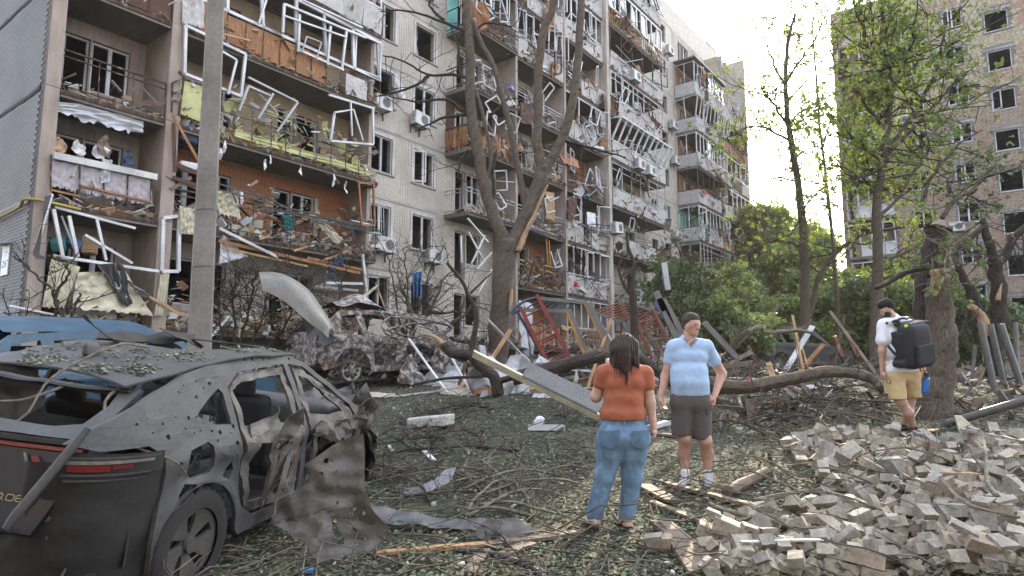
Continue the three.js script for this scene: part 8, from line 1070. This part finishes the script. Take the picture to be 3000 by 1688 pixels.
// second balcony by the end wall: film, trough, lilac boards
hungSheet('plastic_film', 'torn translucent plastic film strung under the second balcony ceiling', 'film', OUT - .1, [c1(385, 690), c1(985, 800), c1(975, 920), c1(380, 760)], 'plastic_film', { amp: .12, ragged: .18, sagy: -.05 });
hungSheet('plastic_film', 'rag of plastic film dangling from the white trough', 'film', OUT + .12, [c1(700, 1085), c1(770, 1100), c1(740, 1250), c1(690, 1255)], 'plastic_film', { amp: .1 });
{ const g = hung('planter_trough', 'white trough along the second balcony by the end wall', 'trough', O + .05, [{ w: .2, w2: .16, m: 'white_board', p: [c1(365, 1065), c1(1070, 1215)] }]); }
for (const [a, b, lab] of [[350, 545, 'left'], [550, 705, 'second'], [710, 870, 'third'], [875, 1040, 'rightmost']]) { const yo = x => (x - 350) * .2; hungSheet('balcony_board', `${lab} torn lilac-white board fronting the second balcony`, 'board', O, [c1(a, 1095 + yo(a)), c1(b, 1095 + yo(b)), c1(b, 1270 + yo(b)), c1(a, 1270 + yo(a))], 'lilac_board', { amp: .04, ragged: .12 }); }
hung('rail_frame', 'rust-brown frame of the second balcony front by the end wall', 'rail', O + .04, [{ w: .035, m: 'rust_steel', p: [c1(350, 1060), c1(345, 1300), c1(545, 1140), c1(545, 1330), c1(710, 1240), c1(710, 1380), c1(875, 1180), c1(870, 1420), c1(1035, 1230), c1(1030, 1400)] }, { w: .06, m: 'pine', p: [c1(550, 1270), c1(1035, 1385), c1(345, 1300), c1(545, 1345)] }]);
for (const [x, y, s, m, lab] of [[405, 985, .4, 'cardboard', 'tilted brown board in the second balcony'], [690, 1040, .3, 'white_cloth', 'pale rag heaped in the second balcony'], [880, 1090, .32, 'navy_cloth', 'blue striped rag on the second balcony edge'], [540, 1010, .3, 'white_board', 'pale board leaning in the second balcony'], [720, 1000, .45, 'old_wood', 'grey stick bundle in the second balcony']]) { const p = onWall(...c1(x, y), OUT - .15), q = tornSheet('balcony_scrap', lab, 'scrap', poly(0, 0, s * .6, 8, .3), { m: M[m], amp: .1, f: 6 }); q.position.copy(p); q.rotation.set(R(-.5, .3), BROT + R(-.6, .6), R(-.6, .6)); }
// wide column, second and third storey up
hung('wrecked_window_frame', 'white double window frame hanging open beside the concrete pole', 'window frame', O + .05, [{ w: .1, p: [c1(1270, 175), c1(1262, 505), c1(1270, 175), c1(1680, 372), c1(1680, 372), c1(1648, 660), c1(1262, 505), c1(1648, 660)] }, { w: .07, o: .1, p: [c1(1620, 412), c1(1560, 645), c1(1515, 350), c1(1620, 412)] }, { w: .08, o: -.3, p: [c1(1195, 205), c1(1190, 545), c1(1195, 205), c1(1270, 175), c1(1160, 560), c1(1270, 508)] }]);
hungSheet('yellow_foam_sheet', 'pale yellow foam panel boxed in below the hanging white frame', 'panel', O - .02, [c1(1235, 545), c1(1385, 590), c1(1375, 835), c1(1222, 775)], 'yellow_foam', { amp: .02 });
hung('panel_frame', 'rusty frame round the yellow foam panel', 'frame', O + .03, [{ w: .05, m: 'rust_steel', p: [c1(1260, 530), c1(1225, 790), c1(1180, 570), c1(1175, 770), c1(1180, 570), c1(1260, 530), c1(1190, 640), c1(1240, 620), c1(1185, 690), c1(1235, 690)] }]);
hung('wrecked_window_frame', 'grey-white window frame fallen across the yellow foam debris', 'window frame', O + .1, [{ w: .075, m: 'grey_frame', p: [c1(1700, 590), c1(1635, 760), c1(1700, 590), c1(1860, 660), c1(1870, 640), c1(1765, 815), c1(1700, 530), c1(2038, 700), c1(2038, 700), c1(1895, 905)] }]);
hung('wrecked_window_frame', 'white window frame dangling off the right end of the foam balcony', 'window frame', O + .2, [{ w: .085, p: [c1(2250, 650), c1(2562, 745), c1(2552, 740), c1(2555, 985), c1(2290, 770), c1(2262, 965), c1(2262, 965), c1(2555, 990)] }, { w: .06, o: .08, p: [c1(2400, 690), c1(2410, 930), c1(2420, 750), c1(2485, 965), c1(2290, 770), c1(2420, 750)] }]);
hung('bent_railing', 'dark bent railing along the foam balcony', 'railing', O + .02, [{ w: .035, m: 'dark_steel', p: [c1(1510, 665), c1(2570, 1010), c1(1515, 760), c1(2480, 1060)] }, { w: .028, m: 'dark_steel', p: [1730, 1860, 1960, 2060, 2170, 2270, 2370, 2460].flatMap((x, i) => [c1(x, 740 + (x - 1730) * .34 + 20), c1(x - 5, 960 + (x - 1730) * .32)]) }]);
hungSheet('foam_strip', 'long strip of yellow foam along the edge of the foam balcony', 'foam', O + .0, [c1(1610, 885), c1(2490, 1150), c1(2490, 1195), c1(1610, 935)], 'yellow_foam', { amp: .05 });
for (let i = 0; i < 12; i++) { const x = R(1520, 2450), y = 780 + (x - 1520) * .33 + R(-120, 80), p = onWall(...c1(x, y), OUT - R(0, .5)), q = tornSheet('foam_piece', 'broken piece of yellow foam in the foam balcony wreckage', 'foam', poly(0, 0, R(.12, .3), 7, .35), { m: M.yellow_foam, amp: .03, t: .04, group: 'yellow foam pieces' }); q.position.copy(p); q.rotation.set(R(-.9, .9), BROT + R(-.8, .8), R(-1, 1)); }
hung('wrecked_window_frame', 'white window frames leaning along the top wide balcony', 'window frame', O + .05, [{ w: .09, p: [c1(1945, 25), c1(1935, 225), c1(1950, 30), c1(2505, 260), c1(2050, 100), c1(2040, 355), c1(2262, 180), c1(2240, 445), c1(2372, 210), c1(2340, 470), c1(2040, 340), c1(2350, 480)] }, { w: .07, o: .05, p: [c1(1822, 0), c1(1770, 165), c1(1950, 110), c1(2370, 255), c1(2070, 0), c1(2480, 190)] }, { w: .04, o: .1, m: 'grey_frame', p: [c1(2100, 250), c1(2070, 350), c1(2100, 250), c1(2200, 290), c1(2200, 290), c1(2165, 410)] }]);
hungSheet('parapet_sheet', 'pebbled concrete side panel at the right of the top wide balcony', 'panel', O, [c1(2370, 500), c1(2515, 560), c1(2510, 690), c1(2365, 640)], 'pebble_panel', { amp: .02 });
hungSheet('parapet_sheet', 'pebbled white panel hanging above the hanging frame near the pole', 'panel', O + .02, [c1(1250, 0), c1(1400, 0), c1(1395, 190), c1(1245, 160)], 'pebble_panel', { amp: .04, ragged: .1 });
// wood-clad storey
hungSheet('cream_panel', 'folded cream metal panel just right of the concrete pole', 'panel', O + .1, [c2(1490, 135), c2(1625, 165), c2(1650, 335), c2(1490, 300)], 'cream_sheet', { amp: .1, ragged: .15 });
hungSheet('cream_panel', 'cream ribbed panel left of the concrete pole', 'panel', O + .1, [c2(1228, 240), c2(1340, 265), c2(1330, 440), c2(1235, 430)], 'cream_sheet', { wave: .01, n: 8, amp: .06 });
hungSheet('cream_panel', 'curled cream panel at the right of the wood-clad balcony', 'panel', O + .1, [c2(2150, 335), c2(2230, 330), c2(2320, 480), c2(2280, 510)], 'cream_sheet', { amp: .12, curl: .2 });
hung('wrecked_window_frame', 'narrow white window frame standing between pier and pole', 'window frame', O, [{ w: .11, p: [c2(1115, 330), c2(1105, 690), c2(1225, 315), c2(1220, 690), c2(1115, 325), c2(1225, 312), c2(1105, 690), c2(1220, 690)] }]);
hung('fallen_beam', 'long white beam slanting under the wood-clad balcony', 'beam', O + .15, [{ w: .1, w2: .06, m: 'white_board', p: [c2(1500, 395), c2(1900, 592)] }]);
hungSheet('curtain', 'white curtain blown out beside the concrete pole', 'curtain', O - .05, [c2(1510, 430), c2(1560, 470), c2(1690, 590), c2(1500, 640)], 'white_cloth', { amp: .1, nu: 30 });
hungSheet('clothes', 'dark blue and red clothes draped on the lowest wide balcony', 'clothes', O + .05, [c2(2250, 575), c2(2370, 570), c2(2350, 660), c2(2250, 640)], 'navy_cloth', { amp: .15 });
hungSheet('clothes', 'navy trousers hanging from the lowest wide balcony', 'clothes', O + .05, [c2(2250, 640), c2(2290, 650), c2(2285, 740), c2(2240, 740)], 'navy_cloth', { amp: .1 });
hung('wrecked_window_frame', 'white corner post at the right end of the lowest wide balcony', 'window frame', O, [{ w: .1, p: [c2(2480, 570), c2(2510, 840), c2(2230, 770), c2(2480, 775)] }]);
hung('wooden_casement', 'orange-brown wooden casement swung open beside the tiled wall', 'casement', OUT + .5, [{ w: .075, m: 'orange_wood', p: [c2(2455, 82), c2(2475, 372), c2(2555, 85), c2(2565, 375), c2(2455, 85), c2(2555, 85), c2(2475, 372), c2(2565, 375)] }]);
for (let i = 0; i < 9; i++) { const p = onWall(...[c1(1540, 960), c1(1850, 1060), c1(2060, 1120), c1(2280, 1190), c1(2365, 1240), c1(1650, 1310), c1(1810, 1090), c1(1505, 1010), c1(1530, 980)][i], O + R(0, .2)), q = tornSheet('plastic_strip', 'curl of white plastic strip dangling under the foam balcony', 'strip', [[0, 0], [.07, 0], [.1, -.3], [.03, -.45], [-.02, -.3]], { m: M.white_pvc, amp: .12, f: 4, s: i, group: 'dangling white plastic strips' }); q.position.copy(p); q.rotation.y = BROT + R(-.6, .6); q.scale.setScalar(R(.6, 1)); }
for (const [x0, y0, x1, y1, m, lab] of [[1500, 1260, 1890, 1375, 'dark_steel', 'upper'], [1910, 740, 2490, 880, 'dark_steel', 'lower']]) { const f = y0 > 1200 ? c1 : (x, y) => c2(x, y - 500); hung('bent_railing', `${lab} tangle of dark bent steel bars on the wood-clad balcony`, 'railing', O + .25, [{ w: .045, m, p: [f(x0, y0), f(x1, y1), f(x0, y0 + 40), f(x1, y1 + 30), f(x0 + 60, y0 - 10), f(x0 + 120, y0 + 130), f(x1 - 100, y1 - 40), f(x1 - 60, y1 + 100), f(x0 + 200, y0 + 40), f(x1 + 60, y1 + 40)] }]); }
hungSheet('brown_board', 'dark brown boards tipped on the wood-clad balcony', 'board', O - .1, [c2(2040, 350), c2(2150, 360), c2(2130, 430), c2(2020, 420)], 'dark_board', { amp: .03 });
hungSheet('clothes', 'teal cloth caught on the wood-clad balcony', 'clothes', O + .1, [c2(1930, 300), c2(2010, 310), c2(2010, 400), c2(1960, 410)], 'teal_cloth', { amp: .12 });
// sign with the house number
{ const c = document.createElement('canvas'); c.width = 128; c.height = 256; const x = c.getContext('2d'); x.fillStyle = '#c9cdd2'; x.fillRect(0, 0, 128, 256); x.fillStyle = '#4a5158'; x.font = '26px sans-serif'; x.fillText('СІМТИ', 24, 62); x.fillText('ТОТ', 40, 96); x.fillStyle = '#1c2630'; x.font = 'bold 84px sans-serif'; x.fillText('26', 12, 190); x.font = 'bold 40px sans-serif'; x.fillText('А', 104, 150); const t = new THREE.CanvasTexture(c); t.colorSpace = THREE.SRGBColorSpace; mat('plaque_print', 1, 1, 1, { map: t, roughness: .5 });
  const o = -.02, p = Bw(T0 - .03, 4.02, -.05), g = thing('house_number_sign', 'white house number plate reading 26 with a small hood on the end wall', 'sign', p, BROT); const pl = new THREE.PlaneGeometry(.5, .72); pl.rotateY(-PI / 2); mesh('plate', pl.translate(-.012, 0, 0), M.plaque_print, g); mesh('backing', box(.018, .74, .52, 0, 0, 0), M.white_board, g); mesh('hood', box(.2, .03, .56, -.1, .39, 0, 0, 0, .2), M.white_board, g); }
// air conditioners and dishes
function ac(label, px, py, off, s = 1, tilt = 0, o = {}) { const p = o.right ? o.right : onWall(px, py, off), g = thing('air_conditioner', label, 'air conditioner', p, o.turn ?? BROT, 'air conditioners on the walls'); mesh('case', rbox(.8 * s, .56 * s, .3 * s, .02), M.ac_white, g); mesh('fan_ring', new THREE.TorusGeometry(.2 * s, .014, 6, 28).translate(.1 * s, 0, .152 * s), M.ac_white, g); mesh('fan_recess', new THREE.CylinderGeometry(.195 * s, .195 * s, .01, 24).rotateX(PI / 2).translate(.1 * s, 0, .15 * s), M.dark_steel, g); for (let i = 0; i < 7; i++) mesh('grille_bar', box(.38 * s, .008, .008, .1 * s, (-.16 + i * .053) * s, .158 * s), M.ac_white, g); mesh('side_grille', box(.006, .4 * s, .22 * s, -.403 * s, 0, 0), M.grey_frame, g); for (const x of [-.25, .25]) mesh('bracket', [box(.04, .04, .42 * s, x * s, -.3 * s, -.1 * s), box(.04, .3 * s, .04, x * s, -.44 * s, -.26 * s)], M.dark_steel, g); g.rotation.z = tilt; return g; }
for (const a of [['dusty air conditioner with bare fan under the second window from the top left', 1120, 302, .3, 1, .05], ['tilted white air conditioner below the right window column', 1232, 352, .3, 1, -.1], ['left of two air conditioners under the barred window', 1083, 702, .35, 1.05], ['right of two air conditioners under the barred window', 1128, 718, .35, 1.05], ['air conditioner behind twigs by the lower tiled window', 1272, 752, .3], ['air conditioner hooked on the brown-framed balcony', 1862, 224, OUT + .2, 1.1, .05], ['left of two air conditioners on the slanting white balcony', 1875, 482, OUT + .2, 1.1], ['right of two air conditioners on the slanting white balcony', 1907, 501, OUT + .2, 1.1], ['air conditioner swinging under the concrete balcony on its pipe', 1808, 668, OUT + .3, 1.1, .12], ['topmost air conditioner on the far tiled strip', 1962, 148, .3, 1.1], ['second air conditioner down the far tiled strip', 1974, 366, .3, 1.1], ['third air conditioner down the far tiled strip', 1980, 470, .3, 1.1], ['lowest air conditioner on the far tiled strip', 1984, 690, .3, 1.1]]) ac(...a);
ac('grey air conditioner between windows of the brick block, upper', 0, 0, 0, 1.15, 0, { right: Rw(4.4, 19.6, .3), turn: RROT }); ac('grey air conditioner on the brick block, lower', 0, 0, 0, 1.15, 0, { right: Rw(7.1, 11.3, .3), turn: RROT });
function dish(label, px, py, off, r) { const p = onWall(px, py, off), g = thing('satellite_dish', label, 'dish', p, BROT + .5); const l = []; for (let i = 0; i <= 8; i++) l.push(new THREE.Vector2(r * i / 8, .16 * r * (i / 8) ** 2)); mesh('reflector', new THREE.LatheGeometry(l, 28).rotateX(PI / 2).rotateX(-.25), M.white_board, g); mesh('arm', [beam(V(0, -r * .9, .05), V(0, -.05, r * .75), .02, .02), beam(V(0, 0, -.05), V(0, -.3, -off), .04, .04)], M.grey_frame, g); mesh('receiver', rbox(.05, .05, .1, .01, 0, -.04, r * .75), M.grey_frame, g); }
dish('white satellite dish above the dusty air conditioner', 1168, 258, .5, .5); dish('small grey dish on the far corner balcony', 1996, 430, OUT + .2, .42);
// white grille of the barred window
hung('window_grille', 'white scrolled window grille above the pair of air conditioners', 'grille', .22, [{ w: .022, m: 'white_pvc', p: [[1063, 577], [1124, 595], [1063, 640], [1124, 650], ...[1066, 1076, 1086, 1096, 1106, 1116, 1123].flatMap(x => [[x, 578 + (x - 1063) * .3], [x + 2, 690 + (x - 1063) * .12]])] }]); for (let i = 0; i < 1; i++) hung('window_grille', 'dark rusty grille over the lowest window beside the blue jacket', 'grille', .12, [{ w: .02, m: 'dark_steel', p: [...[1212, 1222, 1232, 1242, 1252, 1262].flatMap(x => [[x, 825 + (x - 1212) * .14], [x, 922 + (x - 1212) * .05]]), [1210, 860], [1263, 866], [1210, 895], [1263, 898]] }]);
{ const d = 14.6, q = [at(1208, 800, d), at(1238, 795, d), at(1236, 868, d), at(1214, 872, d)], b = q[0].clone(), m = mesh('jacket', grid(18, 24, (u, v) => q[0].clone().lerp(q[1], u).lerp(q[3].clone().lerp(q[2], u), v).sub(b).add(V(.03 * noise(v * 7, 2), 0, .07 * sin(u * 14 + v * 2) * (.4 + v) + .05 * noise(u * 5, v * 5)))), M.blue_cloth); m.position.copy(b); tag(m, 'dark blue jacket hanging from a bare branch before the tiled wall', 'jacket'); }
// wreckage past the windows
hung('wrecked_window_frame', 'tangle of white window bars thrown out beside the forked tree', 'window frame', 1.6, [{ w: .08, p: [[1372, 680], [1420, 770], [1420, 690], [1380, 775], [1395, 790], [1440, 740], [1400, 860], [1440, 790], [1350, 690], [1352, 770], [1430, 710], [1370, 640]] }]);
hung('yellow_balcony_rack', 'yellow steel balcony frame right of the forked tree', 'frame', 1.4, [{ w: .07, m: 'play_yellow', p: [[1552, 672], [1626, 700], [1600, 700], [1605, 780], [1608, 705], [1612, 780], [1520, 760], [1625, 785], [1520, 772], [1620, 800]] }]);
hungSheet('dark_shelf', 'black sheet roof over the yellow frame balcony', 'sheet', 1.7, [[1552, 664], [1632, 690], [1630, 700], [1552, 675]], 'dark_steel', { amp: .04 });
for (const [x0, y0, x1, y1, m, lab] of [[1525, 300, 1560, 360, 'dark_board', 'dark board leaning in the open balcony left of the forked limb'], [1600, 560, 1625, 640, 'cardboard', 'tall tan cupboard side standing in an open flat'], [1665, 575, 1690, 640, 'dark_board', 'brown panel dangling over the lilac balcony'], [1760, 325, 1775, 370, 'grey_sheet', 'grey flap hanging off a glazed balcony'], [1720, 620, 1745, 660, 'white_cloth', 'child drawing on white paper pinned on a dark balcony wall'], [1740, 425, 1770, 440, 'white_pvc', 'white plank stuck out of a glazed balcony']]) hungSheet('loose_board', lab, 'board', OUT + .05, [[x0, y0], [x1, y0 + 6], [x1, y1 + 6], [x0, y1]], m, { amp: .04 });
for (const [x, y, m, lab] of [[1565, 305, 'blue_cloth', 'blue box hanging off a railing right of the forked limb'], [1498, 262, 'lilac', 'purple rag on the open balcony'], [1720, 575, 'teal_cloth', 'green bundle in the wreckage of a balcony'], [1688, 835, 'red', 'red cloth on the lowest lattice balcony'], [1705, 850, 'ac_white', 'fallen white appliance on the lowest balcony']]) { const p = onWall(x, y, OUT + .05), q = mesh('balcony_item', mergeLike(bend(rbox(m === 'blue_cloth' || m === 'ac_white' ? .5 : .22, .22, .2, .03, 0, 0, 0, 0, 0, 0, 5), v => { v.x += .12 * noise(v.x * 9, v.y * 9, x); v.y += .12 * noise(v.x * 9, 2, x); })), M[m]); q.position.copy(p); q.rotation.set(R(-.3, .3), BROT, R(-.4, .4)); tag(q, lab, 'household item'); }
hungSheet('hanging_cloth', 'grey-white sheet of film hanging beside the forked trunk', 'cloth', 3.2, [[1522, 880], [1560, 890], [1562, 1040], [1525, 1050]], 'white_cloth', { amp: .15 });

// boards and shelves spilling out beside and below the wide column
for (const [x0, y0, x1, y1, w, m, lab] of [[505, 335, 580, 470, .1, 'pine', 'long orange board slanting beside the pier at the third storey'], [510, 480, 585, 510, .16, 'dark_board', 'dark shelf lying beside the pole at the second storey'], [505, 520, 580, 545, .14, 'dark_board', 'brown shelf lying lower beside the pole'], [500, 555, 560, 520, .12, 'old_wood', 'grey board sticking up beside the pier'], [508, 360, 512, 505, .12, 'dark_board', 'upright brown post beside the pier at the second storey'], [640, 705, 1055, 800, .12, 'pine', 'long orange joist under the wood-clad balcony'], [650, 725, 900, 780, .08, 'raw_wood', 'pale lath under the wood-clad balcony'], [900, 755, 1060, 790, .1, 'pine', 'orange joist end right of the lowest wide window'], [760, 700, 790, 690, .09, 'raw_wood', 'short joist stub under the wood-clad balcony, left'], [860, 735, 900, 722, .09, 'raw_wood', 'short joist stub under the wood-clad balcony, middle'], [950, 760, 990, 748, .09, 'raw_wood', 'short joist stub under the wood-clad balcony, right'], [900, 850, 1060, 870, .14, 'dark_board', 'dark boards stacked at the lowest wide balcony'], [920, 838, 1050, 852, .1, 'grey_sheet', 'grey metal strip on the lowest wide balcony'], [640, 600, 700, 640, .1, 'dark_board', 'brown board behind the cream panel'], [1005, 1000, 1110, 900, .1, 'old_wood', 'long weathered post leaning before the tiled wall'], [1100, 830, 1150, 960, .09, 'raw_wood', 'broken pale post leaning before the tiled wall'], [1050, 880, 1110, 835, .12, 'cream_sheet', 'cream roof strip caught above the burnt car'], [620, 985, 690, 905, .06, 'white_board', 'pale splintered stick standing beside the pole foot'], [700, 990, 705, 900, .05, 'raw_wood', 'reddish broken stick standing beside the pole foot']]) hung('loose_plank', lab, 'plank', y0 > 880 ? 4.5 : OUT + R(0, .25), [{ w, w2: .03, m, p: [[x0, y0], [x1, y1]] }], 'planks spilling from the wide column');
for (const [x, y, w, m, lab] of [[545, 410, .5, 'navy_cloth', 'dark suitcase on the shelf beside the pier'], [548, 380, .4, 'blue_cloth', 'blue bundle on the shelf beside the pier'], [545, 490, .5, 'white_cloth', 'stack of papers spilling beside the pole']]) { const p = onWall(x, y, OUT - .3), q = mesh('stored_bundle', mergeLike(bend(rbox(w, w * .45, .4, .06, 0, 0, 0, 0, 0, 0, 4), v => { v.y += .05 * noise(v.x * 8, v.y * 8, x); v.x += .05 * noise(v.x * 6, v.y * 9, x); })), M[m]); q.position.copy(p); q.rotation.y = BROT; tag(q, lab, 'bundle'); }
scene.fog = new THREE.FogExp2(0xfff2e2, 0.0005);   // thin warm haze added for the sun glow in the gap
renderer.render(scene, camera);
